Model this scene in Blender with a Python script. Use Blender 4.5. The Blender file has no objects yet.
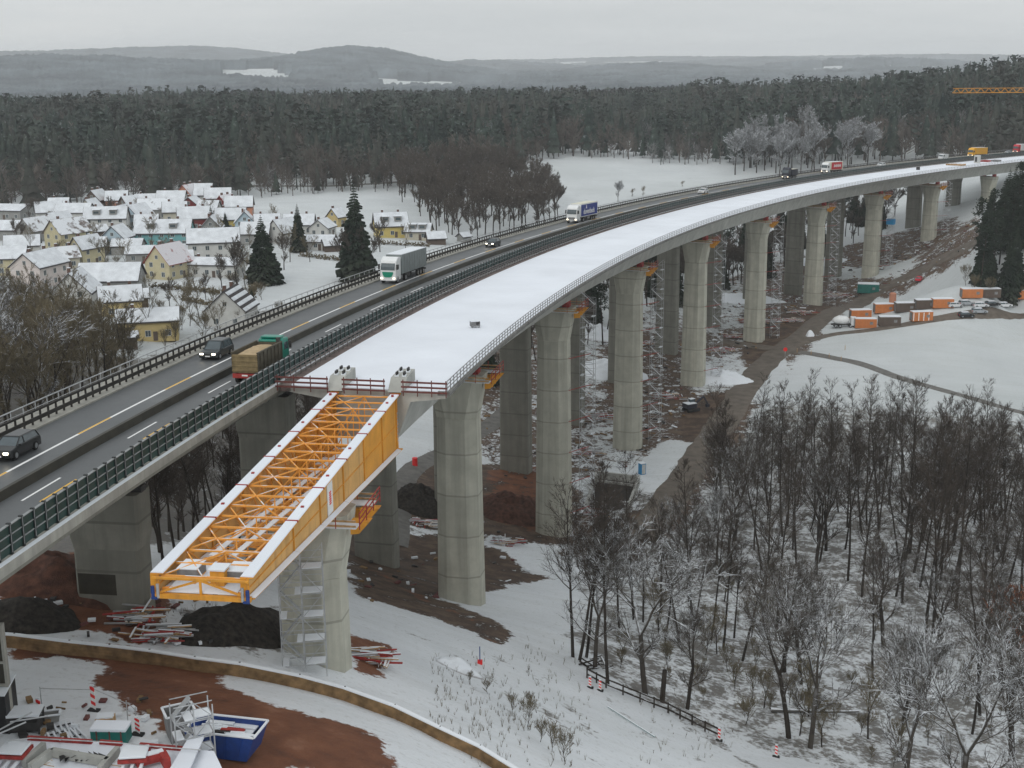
import bpy, math, random
import numpy as np
from mathutils import Matrix, Vector, noise as mnoise
random.seed(7); rng = np.random.default_rng(7)
scene = bpy.context.scene
COL = scene.collection
PI = math.pi
# ------------------------------------------------------------------ materials
M = {}
def node(nt, t, **kw):
    n = nt.nodes.new(t)
    for k, v in kw.items(): setattr(n, k, v)
    return n
def new_mat(name, rough=0.8, spec=0.3, metal=0.0):
    m = bpy.data.materials.new(name); m.use_nodes = True
    nt = m.node_tree; b = nt.nodes['Principled BSDF']
    b.inputs['Roughness'].default_value = rough; b.inputs['Metallic'].default_value = metal
    b.inputs['Specular IOR Level'].default_value = spec
    return m, nt, b
def c4(c): return (c[0], c[1], c[2], 1.0)
def pos_socket(nt, obj=True):
    tc = node(nt, 'ShaderNodeTexCoord'); return tc.outputs['Object']
def noise_tex(nt, scale, vec=None, detail=4.0, rough=0.55, stretch=None):
    n = node(nt, 'ShaderNodeTexNoise'); n.inputs['Scale'].default_value = scale
    n.inputs['Detail'].default_value = detail; n.inputs['Roughness'].default_value = rough
    v = vec if vec is not None else pos_socket(nt)
    if stretch:
        mp = node(nt, 'ShaderNodeMapping'); mp.inputs['Scale'].default_value = stretch
        nt.links.new(v, mp.inputs['Vector']); v = mp.outputs['Vector']
    nt.links.new(v, n.inputs['Vector']); return n.outputs['Fac']
def ramp(nt, fac, stops):
    r = node(nt, 'ShaderNodeValToRGB'); e = r.color_ramp.elements
    while len(e) < len(stops): e.new(0.5)
    for i, (p, c) in enumerate(stops):
        e[i].position = p; e[i].color = c4(c) if not isinstance(c, (int, float)) else (c, c, c, 1)
    nt.links.new(fac, r.inputs['Fac']); return r.outputs['Color']
def mixc(nt, fac, a, b, mode='MIX'):
    m = node(nt, 'ShaderNodeMix', data_type='RGBA', blend_type=mode)
    def put(s, v):
        if isinstance(v, bpy.types.NodeSocket): nt.links.new(v, s)
        elif isinstance(v, (int, float)): s.default_value = v
        else: s.default_value = c4(v)
    put(m.inputs[0], fac); put(m.inputs[6], a); put(m.inputs[7], b)
    return m.outputs[2]
def mathn(nt, op, a, b=0.0, clamp=False):
    m = node(nt, 'ShaderNodeMath', operation=op); m.use_clamp = clamp
    for i, v in enumerate((a, b)):
        if isinstance(v, bpy.types.NodeSocket): nt.links.new(v, m.inputs[i])
        else: m.inputs[i].default_value = v
    return m.outputs[0]
def up_mask(nt, lo=0.35, hi=0.75):
    g = node(nt, 'ShaderNodeNewGeometry'); s = node(nt, 'ShaderNodeSeparateXYZ')
    nt.links.new(g.outputs['Normal'], s.inputs[0])
    mr = node(nt, 'ShaderNodeMapRange'); mr.inputs['From Min'].default_value = lo; mr.inputs['From Max'].default_value = hi
    nt.links.new(s.outputs['Z'], mr.inputs['Value']); return mr.outputs[0]
SNOW = (0.70, 0.73, 0.765)
def simple(name, col, rough=0.7, spec=0.3, metal=0.0, var=0.15, scale=1.5, snow=0.0, snow_scale=1.2, bump=0.0):
    m, nt, b = new_mat(name, rough, spec, metal)
    n = noise_tex(nt, scale)
    lo = tuple(max(0, x * (1 - var)) for x in col); hi = tuple(min(1, x * (1 + var)) for x in col)
    c = ramp(nt, n, [(0.3, lo), (0.7, hi)])
    if snow > 0:
        n2 = noise_tex(nt, snow_scale)
        k = mathn(nt, 'MULTIPLY', up_mask(nt), ramp(nt, n2, [(max(0.01, 0.62 - snow * 0.5), 0.0), (max(0.06, 0.72 - snow * 0.5), 1.0)]), True)
        c = mixc(nt, k, c, SNOW)
    nt.links.new(c, b.inputs['Base Color'])
    if bump:
        bp = node(nt, 'ShaderNodeBump'); bp.inputs['Strength'].default_value = bump; bp.inputs['Distance'].default_value = 0.1
        nt.links.new(noise_tex(nt, scale * 6), bp.inputs['Height']); nt.links.new(bp.outputs[0], b.inputs['Normal'])
    M[name] = m; return m
def concrete(name, col, seam=0.0, streak=0.35):
    m, nt, b = new_mat(name, 0.85, 0.2)
    p0 = pos_socket(nt); oi = node(nt, 'ShaderNodeObjectInfo'); va = node(nt, 'ShaderNodeVectorMath', operation='ADD')
    sc_ = mathn(nt, 'MULTIPLY', oi.outputs['Random'], 60.0); cx3 = node(nt, 'ShaderNodeCombineXYZ'); nt.links.new(sc_, cx3.inputs[0]); nt.links.new(sc_, cx3.inputs[1])
    nt.links.new(p0, va.inputs[0]); nt.links.new(cx3.outputs[0], va.inputs[1]); p = va.outputs[0]
    n = noise_tex(nt, 0.5, p, 5); s = noise_tex(nt, 1.0, p, 4, stretch=(1.1, 1.1, 0.06)); f = noise_tex(nt, 6, p, 3)
    c = ramp(nt, n, [(0.25, tuple(x * 0.78 for x in col)), (0.75, tuple(min(1, x * 1.15) for x in col))])
    c = mixc(nt, ramp(nt, s, [(0.42, 0.0), (0.75, streak)]), c, tuple(x * 0.45 for x in col))
    c = mixc(nt, ramp(nt, f, [(0.5, 0.0), (0.9, 0.25)]), c, tuple(x * 0.6 for x in col))
    if seam:
        sp = node(nt, 'ShaderNodeSeparateXYZ'); nt.links.new(p, sp.inputs[0])
        z = mathn(nt, 'FRACT', mathn(nt, 'DIVIDE', sp.outputs['Z'], seam))
        k = mathn(nt, 'LESS_THAN', z, 0.22 / seam)
        c = mixc(nt, mathn(nt, 'MULTIPLY', k, 0.55), c, tuple(x * 0.35 for x in col))
        # each lift is a slightly different pour
        fl = mathn(nt, 'FLOOR', mathn(nt, 'DIVIDE', sp.outputs['Z'], seam))
        wn = node(nt, 'ShaderNodeTexWhiteNoise', noise_dimensions='1D'); nt.links.new(mathn(nt, 'ADD', fl, sc_), wn.inputs['W'])
        c = mixc(nt, mathn(nt, 'MULTIPLY', wn.outputs['Value'], 0.3), c, tuple(x * 0.62 for x in col))
    c = mixc(nt, mathn(nt, 'MULTIPLY', oi.outputs['Random'], 0.22), c, tuple(x * 0.55 for x in col))
    nt.links.new(c, b.inputs['Base Color'])
    bp = node(nt, 'ShaderNodeBump'); bp.inputs['Strength'].default_value = 0.25; bp.inputs['Distance'].default_value = 0.05
    nt.links.new(f, bp.inputs['Height']); nt.links.new(bp.outputs[0], b.inputs['Normal'])
    M[name] = m; return m
concrete('concrete_new', (0.52, 0.51, 0.43), seam=5.3, streak=0.6)
concrete('concrete_flat', (0.42, 0.42, 0.39))
concrete('concrete_old', (0.25, 0.245, 0.21), seam=4.2, streak=0.6)
concrete('concrete_edge', (0.38, 0.37, 0.33), streak=0.55)
simple('snow', SNOW, 0.6, 0.25, var=0.03, scale=0.25, bump=0.15)
simple('roof_cover', tuple(x * 0.88 for x in SNOW), 0.65, 0.25, var=0.15, scale=0.5, bump=0.15)
simple('snow_deck', (0.735, 0.765, 0.82), 0.6, 0.25, var=0.055, scale=0.12, bump=0.25)
simple('white_paint', (0.75, 0.75, 0.74), 0.6, var=0.08, scale=3)
simple('yellow_paint', (0.72, 0.42, 0.06), 0.6, var=0.1, scale=3)
def weathered(name, col):
    m, nt, b = new_mat(name, 0.55, 0.35); p = pos_socket(nt)
    c = ramp(nt, noise_tex(nt, 0.5, p, 5), [(0.3, tuple(x * 0.82 for x in col)), (0.7, tuple(min(1, x * 1.08) for x in col))])
    c = mixc(nt, ramp(nt, noise_tex(nt, 1.0, p, 5, 0.6, stretch=(1.5, 1.5, 0.12)), [(0.50, 0.0), (0.75, 0.55)]), c, (0.28, 0.13, 0.045))
    c = mixc(nt, ramp(nt, noise_tex(nt, 4.0, p, 4), [(0.60, 0.0), (0.75, 0.5)]), c, (0.20, 0.11, 0.06))
    nt.links.new(c, b.inputs['Base Color']); M[name] = m
weathered('orange_steel', (0.72, 0.32, 0.035))
weathered('orange_pale', (0.70, 0.40, 0.13))
simple('orange_snowy', (0.80, 0.36, 0.07), 0.55, 0.3, var=0.1, scale=2, snow=0.25, snow_scale=0.8)
simple('timber', (0.42, 0.26, 0.12), 0.8, var=0.3, scale=3, snow=0.5, snow_scale=2)
simple('timber_dark', (0.20, 0.125, 0.06), 0.85, var=0.45, scale=1.3)
simple('red_steel', (0.30, 0.035, 0.03), 0.6, var=0.3, scale=3)
simple('rail_brown', (0.15, 0.125, 0.12), 0.7, var=0.3, scale=2)
simple('maroon_rail', (0.13, 0.045, 0.04), 0.7, var=0.3, scale=3)
simple('dark_metal', (0.035, 0.033, 0.032), 0.6, 0.4, var=0.3, scale=2)
simple('rail_grey', (0.20, 0.20, 0.20), 0.55, 0.4, 0.2, var=0.2, scale=2)
simple('galvanised', (0.42, 0.43, 0.44), 0.5, 0.5, 0.4, var=0.2, scale=2)
simple('guard_dark', (0.030, 0.027, 0.024), 0.7, 0.3, var=0.4, scale=1.5)
simple('wet_barrier', (0.036, 0.032, 0.022), 0.6, 0.4, var=0.35, scale=0.7)
simple('green_panel', (0.004, 0.032, 0.027), 0.45, 0.4, var=0.25, scale=1.2)
simple('panel_frame', (0.26, 0.27, 0.27), 0.6, 0.3, var=0.2, scale=2)
simple('post_black', (0.03, 0.033, 0.033), 0.6, var=0.3)
simple('brown_kerb', (0.16, 0.125, 0.115), 0.85, var=0.35, scale=0.8)
simple('edge_shadow_tone', (0.16, 0.155, 0.145), 0.8, var=0.3, scale=0.8)  # edge beam colour darkened to draw the thin shadow line below the railing
simple('rubber', (0.02, 0.02, 0.02), 0.8, var=0.2)
simple('tyre', (0.018, 0.018, 0.018), 0.85, var=0.2)
simple('rim', (0.30, 0.31, 0.32), 0.35, 0.5, 0.6, var=0.1)
simple('glass_dark', (0.05, 0.07, 0.08), 0.12, 0.8, var=0.2)
simple('car_black', (0.008, 0.009, 0.010), 0.3, 0.4, var=0.2)
simple('car_grey', (0.016, 0.022, 0.024), 0.3, 0.45, var=0.2)
simple('car_white', (0.62, 0.63, 0.64), 0.35, 0.5, var=0.06)
simple('car_silver', (0.36, 0.38, 0.40), 0.3, 0.5, 0.3, var=0.1)
simple('truck_white', (0.70, 0.71, 0.71), 0.4, 0.5, var=0.05)
simple('truck_green', (0.0, 0.20, 0.14), 0.35, 0.5, var=0.12)
simple('logo_green', (0.0, 0.22, 0.13), 0.4, 0.5, var=0.05)
simple('trailer_grey', (0.20, 0.225, 0.225), 0.6, 0.3, var=0.12, scale=1)
simple('trailer_blue', (0.02, 0.04, 0.22), 0.5, 0.4, var=0.12)
simple('trailer_red', (0.50, 0.015, 0.03), 0.5, 0.4, var=0.1)
simple('trailer_cream', (0.62, 0.60, 0.48), 0.5, 0.4, var=0.06)
simple('trailer_yellow', (0.75, 0.38, 0.02), 0.5, 0.4, var=0.06)
simple('trailer_dark', (0.02, 0.022, 0.035), 0.5, 0.4, var=0.2)
simple('sand', (0.40, 0.30, 0.18), 0.95, var=0.2, scale=2)
simple('bed_brown', (0.20, 0.15, 0.075), 0.7, var=0.3, scale=2)
simple('bed_dark', (0.075, 0.065, 0.045), 0.7, var=0.3, scale=2)
simple('skip_blue', (0.014, 0.045, 0.19), 0.45, 0.4, var=0.2, scale=2)
simple('toilet_blue', (0.02, 0.20, 0.40), 0.5, 0.4, var=0.1)
simple('container_green', (0.01, 0.13, 0.11), 0.5, var=0.2, snow=0.9)
simple('orange_container', (0.50, 0.17, 0.05), 0.5, 0.4, var=0.08)
simple('red_white_red', (0.70, 0.03, 0.03), 0.5, var=0.08)
simple('black_sheet', (0.012, 0.012, 0.013), 0.4, 0.4, var=0.3)
simple('dark_earth', (0.026, 0.022, 0.018), 0.95, var=0.8, scale=2.2, bump=0.7)
simple('red_earth', (0.085, 0.038, 0.025), 0.95, var=0.5, scale=1.5, bump=1.0)
def lamp_mat(name, col, s):
    m, nt, b = new_mat(name); b.inputs['Emission Color'].default_value = c4(col); b.inputs['Emission Strength'].default_value = s
    b.inputs['Base Color'].default_value = c4(col); M[name] = m
lamp_mat('headlight_lit', (1.0, 0.9, 0.7), 5.0)
lamp_mat('headlight_warm', (1.0, 0.85, 0.62), 2.5)
def asphalt():
    m, nt, b = new_mat('asphalt', 0.5, 0.45)
    p = pos_socket(nt)
    n = noise_tex(nt, 0.12, p, 5); n2 = noise_tex(nt, 8, p, 2); n3 = noise_tex(nt, 1.0, p, 3)
    c = ramp(nt, n, [(0.3, (0.055, 0.060, 0.063)), (0.7, (0.090, 0.096, 0.100))])
    c = mixc(nt, ramp(nt, n2, [(0.4, 0.0), (0.8, 0.4)]), c, (0.11, 0.113, 0.116))
    c = mixc(nt, ramp(nt, n3, [(0.55, 0.0), (0.8, 0.3)]), c, (0.035, 0.037, 0.04))
    nt.links.new(c, b.inputs['Base Color'])
    nt.links.new(ramp(nt, n, [(0.3, 0.38), (0.7, 0.62)]), b.inputs['Roughness'])
    M['asphalt'] = m
asphalt()
# ------------------------------------------------------------------ mesh builder
class MB:
    def __init__(s): s.v = []; s.f = []; s.m = []
    def add(s, vs, fs, mat=0):
        o = len(s.v); s.v.extend([tuple(v) for v in vs]); s.f.extend([tuple(o + i for i in f) for f in fs]); s.m.extend([mat] * len(fs)); return s
    BF = [(0, 3, 2, 1), (4, 5, 6, 7), (0, 1, 5, 4), (1, 2, 6, 5), (2, 3, 7, 6), (3, 0, 4, 7)]
    def box(s, c, d, rz=0.0, mat=0):
        x, y, z = d[0] / 2, d[1] / 2, d[2] / 2
        ca, sa = math.cos(rz), math.sin(rz)
        vs = []
        for (a, b, e) in [(-x, -y, -z), (x, -y, -z), (x, y, -z), (-x, y, -z), (-x, -y, z), (x, -y, z), (x, y, z), (-x, y, z)]:
            vs.append((c[0] + a * ca - b * sa, c[1] + a * sa + b * ca, c[2] + e))
        return s.add(vs, s.BF, mat)
    def beam(s, p, q, w=0.1, h=None, mat=0, up=(0, 0, 1)):
        h = w if h is None else h
        p = Vector(p); q = Vector(q); d = (q - p)
        if d.length < 1e-6: return s
        d.normalize(); u = Vector(up)
        if abs(d.dot(u)) > 0.99: u = Vector((1, 0, 0))
        a = d.cross(u).normalized(); b = a.cross(d).normalized()
        vs = []
        for e in (p, q):
            for (i, j) in ((-1, -1), (1, -1), (1, 1), (-1, 1)): vs.append(e + a * (i * w / 2) + b * (j * h / 2))
        return s.add(vs, [(0, 1, 2, 3), (7, 6, 5, 4), (0, 4, 5, 1), (1, 5, 6, 2), (2, 6, 7, 3), (3, 7, 4, 0)], mat)
    def tube(s, pts, rad, n=6, mat=0, cap=True):
        pts = [Vector(p) for p in pts]; k = len(pts)
        rad = rad if hasattr(rad, '__len__') else [rad] * k
        vs = []; prev = None
        for i, p in enumerate(pts):
            d = (pts[min(i + 1, k - 1)] - pts[max(i - 1, 0)]).normalized()
            if prev is None: a = d.orthogonal().normalized()
            else:
                a = prev - d * prev.dot(d)
                a = a.normalized() if a.length > 1e-5 else d.orthogonal().normalized()
            prev = a; b = d.cross(a)
            for j in range(n):
                t = 2 * PI * j / n; vs.append(p + (a * math.cos(t) + b * math.sin(t)) * rad[i])
        fs = []
        for i in range(k - 1):
            for j in range(n):
                fs.append((i * n + j, i * n + (j + 1) % n, (i + 1) * n + (j + 1) % n, (i + 1) * n + j))
        if cap: fs.append(tuple(range(n - 1, -1, -1))); fs.append(tuple((k - 1) * n + j for j in range(n)))
        return s.add(vs, fs, mat)
    def loft(s, rings, mat=0, cap=True):
        n = len(rings[0]); vs = [p for r in rings for p in r]; fs = []
        for i in range(len(rings) - 1):
            for j in range(n): fs.append((i * n + j, i * n + (j + 1) % n, (i + 1) * n + (j + 1) % n, (i + 1) * n + j))
        if cap: fs.append(tuple(range(n - 1, -1, -1))); fs.append(tuple((len(rings) - 1) * n + j for j in range(n)))
        return s.add(vs, fs, mat)
    def prism(s, poly, axis, a, b, mat=0):
        """poly in the plane normal to axis ('x': (y,z), 'y': (x,z), 'z': (x,y)) extruded a..b"""
        def P(u, v, t): return {'x': (t, u, v), 'y': (u, t, v), 'z': (u, v, t)}[axis]
        return s.loft([[P(u, v, a) for u, v in poly], [P(u, v, b) for u, v in poly]], mat)
    def mesh(s, name, mats, smooth=False):
        me = bpy.data.meshes.new(name); me.from_pydata(s.v, [], s.f)
        for m in (mats if isinstance(mats, (list, tuple)) else [mats]): me.materials.append(M[m] if isinstance(m, str) else m)
        me.polygons.foreach_set('material_index', s.m)
        if smooth: me.polygons.foreach_set('use_smooth', [True] * len(s.f))
        me.update(); return me
    def build(s, name, mats, parent=None, smooth=False, world=False, bevel=0.0, recalc=True):
        me = s.mesh(name, mats, smooth)
        if recalc:
            import bmesh
            bm = bmesh.new(); bm.from_mesh(me); bmesh.ops.recalc_face_normals(bm, faces=bm.faces); bm.to_mesh(me); bm.free()
        o = link(name, me, parent)
        if world and parent is not None: o.location = -Vector(parent.location)
        if bevel:
            bv = o.modifiers.new('bevel', 'BEVEL'); bv.width = bevel; bv.segments = 2; bv.limit_method = 'ANGLE'
        return o
def link(name, me, parent=None):
    o = bpy.data.objects.new(name, me); COL.objects.link(o)
    if parent is not None: o.parent = parent
    return o
def tag(o, label=None, cat=None, group=None, kind=None):
    if label: o['label'] = label
    if cat: o['category'] = cat
    if group: o['group'] = group
    if kind: o['kind'] = kind
    return o
def thing(name, label, cat, loc=(0, 0, 0), rz=0.0, group=None, scale=1.0):
    o = bpy.data.objects.new(name, None); o.empty_display_size = 0.5; COL.objects.link(o)
    o.location = loc; o.rotation_euler = (0, 0, rz); o.scale = (scale,) * 3
    return tag(o, label, cat, group)
CH = {}
def kids(o):
    return [c for c in COL.objects if c.parent == o] if o.name not in CH else CH[o.name]
def dup(root, loc, rz=0.0, label=None, group=None, scale=None, cat=None):
    k = kids(root); CH[root.name] = k
    r = root.copy(); COL.objects.link(r); r.location = loc; r.rotation_euler = (0, 0, rz)
    if label: r['label'] = label
    if group: r['group'] = group
    if cat: r['category'] = cat
    if scale is not None: r.scale = (scale,) * 3 if isinstance(scale, (int, float)) else scale
    for c in k:
        kk = kids(c); CH[c.name] = kk
        d = c.copy(); COL.objects.link(d); d.parent = r
        for g in kk:
            e = g.copy(); COL.objects.link(e); e.parent = d
    return r
def np_mesh(name, V, F, mats, midx=None, smooth=False):
    """V (n,3), F (m,k) with constant k"""
    me = bpy.data.meshes.new(name); V = np.asarray(V, np.float32); F = np.asarray(F, np.int32)
    me.vertices.add(len(V)); me.vertices.foreach_set('co', V.ravel())
    k = F.shape[1]; me.loops.add(F.size); me.loops.foreach_set('vertex_index', F.ravel())
    me.polygons.add(len(F)); me.polygons.foreach_set('loop_start', np.arange(0, F.size, k, dtype=np.int32))
    for m in (mats if isinstance(mats, (list, tuple)) else [mats]): me.materials.append(M[m] if isinstance(m, str) else m)
    if midx is not None: me.polygons.foreach_set('material_index', np.asarray(midx, np.int32))
    if smooth: me.polygons.foreach_set('use_smooth', np.ones(len(F), bool))
    me.update(calc_edges=True); return me
# ------------------------------------------------------------------ camera geometry
HC = 78.0                       # the drone hovers 78 m above the valley floor
FPX = 1300.0; PITCH = math.radians(14.119); ROLL = -0.008085
cp, sp_ = math.cos(PITCH), math.sin(PITCH); cr, sr = math.cos(ROLL), math.sin(ROLL)
def raydir(px, py):
    x = (px - 512) / FPX; y = (384 - py) / FPX; x, y = cr * x - sr * y, sr * x + cr * y
    return np.array([x, cp + y * sp_, -sp_ + y * cp])
def at(px, py, z):
    """the world point on height z seen at a measured direction"""
    d = raydir(px, py); t = (z - HC) / d[2]; return np.array([d[0] * t, d[1] * t, z])
def project(P):
    x, y, z = P[0], P[1], P[2] - HC
    d = y * cp - z * sp_; u = y * sp_ + z * cp; x, u = x / d, u / d
    return 512 + FPX * (cr * x + sr * u), 384 - FPX * (-sr * x + cr * u), d
cam = bpy.data.cameras.new('camera'); co = bpy.data.objects.new('camera', cam); COL.objects.link(co)
cam.sensor_width = 36; cam.lens = FPX / 1024 * 36; cam.clip_end = 60000; cam.clip_start = 0.5
co.matrix_world = Matrix.Translation((0, 0, HC)) @ Matrix.Rotation(PI / 2 - PITCH, 4, 'X') @ Matrix.Rotation(ROLL, 4, 'Z')
scene.camera = co
# ------------------------------------------------------------------ the two bridge decks follow one arc
CX, CY = 779.106, -15.7296
def zdeck(th, r): return HC - 24.0 - 37.6635 * th + 16.066 * th * th - 0.00904 * (795.68 - r)
def bp(th, r, dz=0.0): return (CX - r * math.cos(th), CY + r * math.sin(th), zdeck(th, r) + dz)
def sweep(mb, prof, t0, t1, n, mat=0, closed=True, cap=True):
    rings = [[bp(t0 + (t1 - t0) * i / n, r, dz) for r, dz in prof] for i in range(n + 1)]
    if closed: mb.loft(rings, mat, cap)
    else:
        k = len(prof); vs = [p for r in rings for p in r]
        mb.add(vs, [(i * k + j, i * k + j + 1, (i + 1) * k + j + 1, (i + 1) * k + j) for i in range(n) for j in range(k - 1)], mat)
def rect(r0, r1, z0, z1): return [(r0, z0), (r1, z0), (r1, z1), (r0, z1)]
# ------------------------------------------------------------------ terrain
def rel(px, py, zr): 
    p = at(px, py, HC + zr); return (p[0], p[1], p[2])
ctrl = [rel(*q) for q in [
 (554,533,-77.8),(628,449,-78.6),(694,386,-78.5),(755,340,-78),(814,304.6,-77.1),(872,276,-75.7),(929,239.4,-69.0),
 (464,600,-66.5),(381,562,-68.5),(335,665,-48.7),(115,602,-43.2),(15,637,-42.6),(100,642,-43.4),(230,752,-41.2),(0,705,-41),(100,760,-40.5),
 (300,705,-44.6),(400,705,-49.6),(350,690,-48.6),(540,768,-54.0),(480,650,-60),(560,720,-61),(600,660,-68),(640,768,-63),(700,720,-70.5),
 (820,768,-72),(950,768,-75),(900,650,-77),(750,600,-77.5),(640,600,-76),(620,500,-78.3),(700,500,-78.5),(800,450,-78.5),(950,550,-78),(1000,420,-78),
 (900,350,-78),(1000,330,-77),(860,310,-77.5),(40,602,-42),(200,480,-58),(220,450,-60),(420,520,-73),(430,455,-75),(450,582,-68.5),(280,622,-48.5),
 (480,450,-77),(500,400,-76),(330,280,-64),(228,325,-62.5),(100,250,-62),(30,300,-61),(140,340,-61),(0,400,-52),(100,200,-61),(300,205,-61),(0,192,-60),(200,190,-60),
 (400,215,-62),(420,250,-63.5),(500,230,-64),(650,180,-66),(720,165,-64),(600,150,-58),(980,285,-66),(1015,250,-58),(960,240,-66),(990,205,-52),(930,300,-76),(1010,300,-72),
 (550,600,-71),(520,545,-76),(420,600,-62.5),(640,650,-71)]]
ctrl += [(-120, 80, HC-36), (-150, 150, HC-46), (-200, 300, HC-58), (150, 80, HC-76), (220, 200, HC-77), (300, 350, HC-70), (0, 0, HC-44), (0, 40, HC-42),
         (80, 60, HC-68), (-60, 40, HC-37), (-300, 500, HC-60), (420, 560, HC-40), (300, 650, HC-48), (0, 800, HC-56), (-400, 800, HC-58), (400, 900, HC-44), (-200, 20, HC-34), (200, 0, HC-72)]
ctrl = np.array(ctrl)
def tps_fit(P):
    n = len(P); d = np.hypot(P[:, None, 0] - P[None, :, 0], P[:, None, 1] - P[None, :, 1]) / 100
    K = np.where(d > 0, d * d * np.log(d + 1e-12), 0) + np.eye(n) * 0.002
    Q = np.c_[np.ones(n), P[:, :2] / 100]; A = np.block([[K, Q], [Q.T, np.zeros((3, 3))]])
    return np.linalg.solve(A, np.r_[P[:, 2], 0, 0, 0])
TPS = tps_fit(ctrl)
def fbm(x, y, s, seed=0, octv=4):
    """cheap value-noise fbm, vectorised, about -1..1"""
    out = np.zeros_like(x, dtype=float); a = 1.0; tot = 0
    for o in range(octv):
        X = x / s + seed * 17.3 + o * 5.1; Y = y / s - seed * 9.7 + o * 3.3
        xi = np.floor(X).astype(np.int64); yi = np.floor(Y).astype(np.int64); fx = X - xi; fy = Y - yi
        fx = fx * fx * (3 - 2 * fx); fy = fy * fy * (3 - 2 * fy)
        def h(i, j):
            n = (i * 374761393 + j * 668265263 + (seed + o) * 974711) & 0x7fffffff
            n = ((n ^ (n >> 13)) * 1274126177) & 0x7fffffff
            return ((n ^ (n >> 16)) & 0xffff) / 32767.5 - 1
        v = (h(xi, yi) * (1 - fx) + h(xi + 1, yi) * fx) * (1 - fy) + (h(xi, yi + 1) * (1 - fx) + h(xi + 1, yi + 1) * fx) * fy
        out += a * v; tot += a; a *= 0.5; s *= 0.5
    return out / tot
def far_height(x, y):
    D = np.maximum(np.hypot(x, y), 1.0); A = 512 + 1340 * x / np.maximum(y, 50.0)      # A: bearing, in photo columns
    h = np.full_like(D, HC - 58.0)
    h = h + 40 * np.exp(-((A - 1180) / 260) ** 2) * np.exp(-((D - 1150) / 420) ** 2)
    h = h - 14 * np.clip((D - 1500) / 900, 0, 1)
    def ridge(a0, wa, d0, wd, amp): return amp * np.exp(-((A - a0) / wa) ** 2) * np.exp(-((D - d0) / wd) ** 2)
    h = h + ridge(60, 270, 3700, 650, 66) + ridge(360, 95, 4300, 560, 84) + ridge(215, 130, 7200, 1000, 92) + ridge(30, 160, 7200, 900, 74)
    h = h + ridge(-150, 150, 7000, 900, 72) + ridge(650, 90, 4600, 300, 30) + ridge(880, 130, 5200, 380, 42) + ridge(1100, 160, 4300, 380, 36)
    h = h + ridge(620, 260, 9500, 900, 34) + ridge(980, 300, 9000, 800, 42) + ridge(780, 120, 7000, 500, 40) + ridge(480, 90, 6200, 600, 40)
    k = np.clip((D - 1500) / 1500, 0, 1)
    return h + k * 12 * fbm(x, y, 900.0, 3) 
def ground_z(x, y, micro=True):
    x = np.atleast_1d(np.asarray(x, float)); y = np.atleast_1d(np.asarray(y, float))
    out = np.zeros_like(x)
    for i in range(0, len(x), 20000):
        a = slice(i, i + 20000)
        xc = np.clip(x[a], -420, 520); yc = np.clip(y[a], -30, 1000)
        d = np.hypot(xc[:, None] - ctrl[None, :, 0], yc[:, None] - ctrl[None, :, 1]) / 100
        K = np.where(d > 0, d * d * np.log(d + 1e-12), 0)
        out[a] = K @ TPS[:-3] + TPS[-3] + TPS[-2] * xc / 100 + TPS[-1] * yc / 100
    D = np.hypot(x, y)
    k = np.clip((D - 620) / 250, 0, 1); k = k * k * (3 - 2 * k)
    out = out * (1 - k) + far_height(x, y) * k
    if micro:
        k2 = np.clip(1 - (D - 250) / 300, 0, 1)
        out = out + 0.30 * fbm(x, y, 9.0, 11, 3) * k2 + 0.5 * fbm(x, y, 45.0, 12, 2)
    return out
def gz(x, y): return float(ground_z([x], [y])[0])
def G(px, py):
    """where a line of sight meets the ground"""
    d = raydir(px, py); ts = np.concatenate([np.arange(55, 900, 1.5), np.arange(900, 9000, 15.0)]); P = d[None] * ts[:, None]
    gap = P[:, 2] + HC - ground_z(P[:, 0], P[:, 1])
    i = np.argmax(gap < 0); i = max(i, 1)
    t = ts[i - 1] + (ts[i] - ts[i - 1]) * gap[i - 1] / (gap[i - 1] - gap[i] + 1e-9)
    x, y = d[0] * t, d[1] * t
    return x, y, gz(x, y)
# ------------------------------------------------------------------ light, sky, air
SUN_EL, SUN_AZ = math.radians(38), math.radians(200)
w = bpy.data.worlds.new('World'); scene.world = w; w.use_nodes = True
nt = w.node_tree; bg = nt.nodes['Background']
sky = node(nt, 'ShaderNodeTexSky', sky_type='NISHITA'); sky.sun_disc = False
sky.sun_elevation = SUN_EL; sky.sun_rotation = SUN_AZ; sky.air_density = 1.5; sky.dust_density = 4.0
hs = node(nt, 'ShaderNodeHueSaturation'); hs.inputs['Saturation'].default_value = 0.25; nt.links.new(sky.outputs[0], hs.inputs['Color'])
tc = node(nt, 'ShaderNodeTexCoord'); mp = node(nt, 'ShaderNodeMapping'); mp.inputs['Scale'].default_value = (1.0, 1.0, 9.0)
nt.links.new(tc.outputs['Generated'], mp.inputs['Vector'])
cl = noise_tex(nt, 2.6, mp.outputs['Vector'], 6, 0.6)
clouds = ramp(nt, cl, [(0.30, (5.0, 5.3, 5.45)), (0.55, (5.75, 6.0, 6.1)), (0.75, (6.35, 6.5, 6.5))])
sz = node(nt, 'ShaderNodeSeparateXYZ'); nt.links.new(tc.outputs['Generated'], sz.inputs[0])
rise = node(nt, 'ShaderNodeMapRange'); rise.inputs['From Min'].default_value = 0.03; rise.inputs['From Max'].default_value = 0.9; rise.inputs['To Min'].default_value = 1.0; rise.inputs['To Max'].default_value = 1.3
nt.links.new(sz.outputs['Z'], rise.inputs['Value'])
vm = node(nt, 'ShaderNodeVectorMath', operation='SCALE'); nt.links.new(mixc(nt, 0.86, hs.outputs[0], clouds), vm.inputs[0]); nt.links.new(rise.outputs[0], vm.inputs['Scale'])
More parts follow.
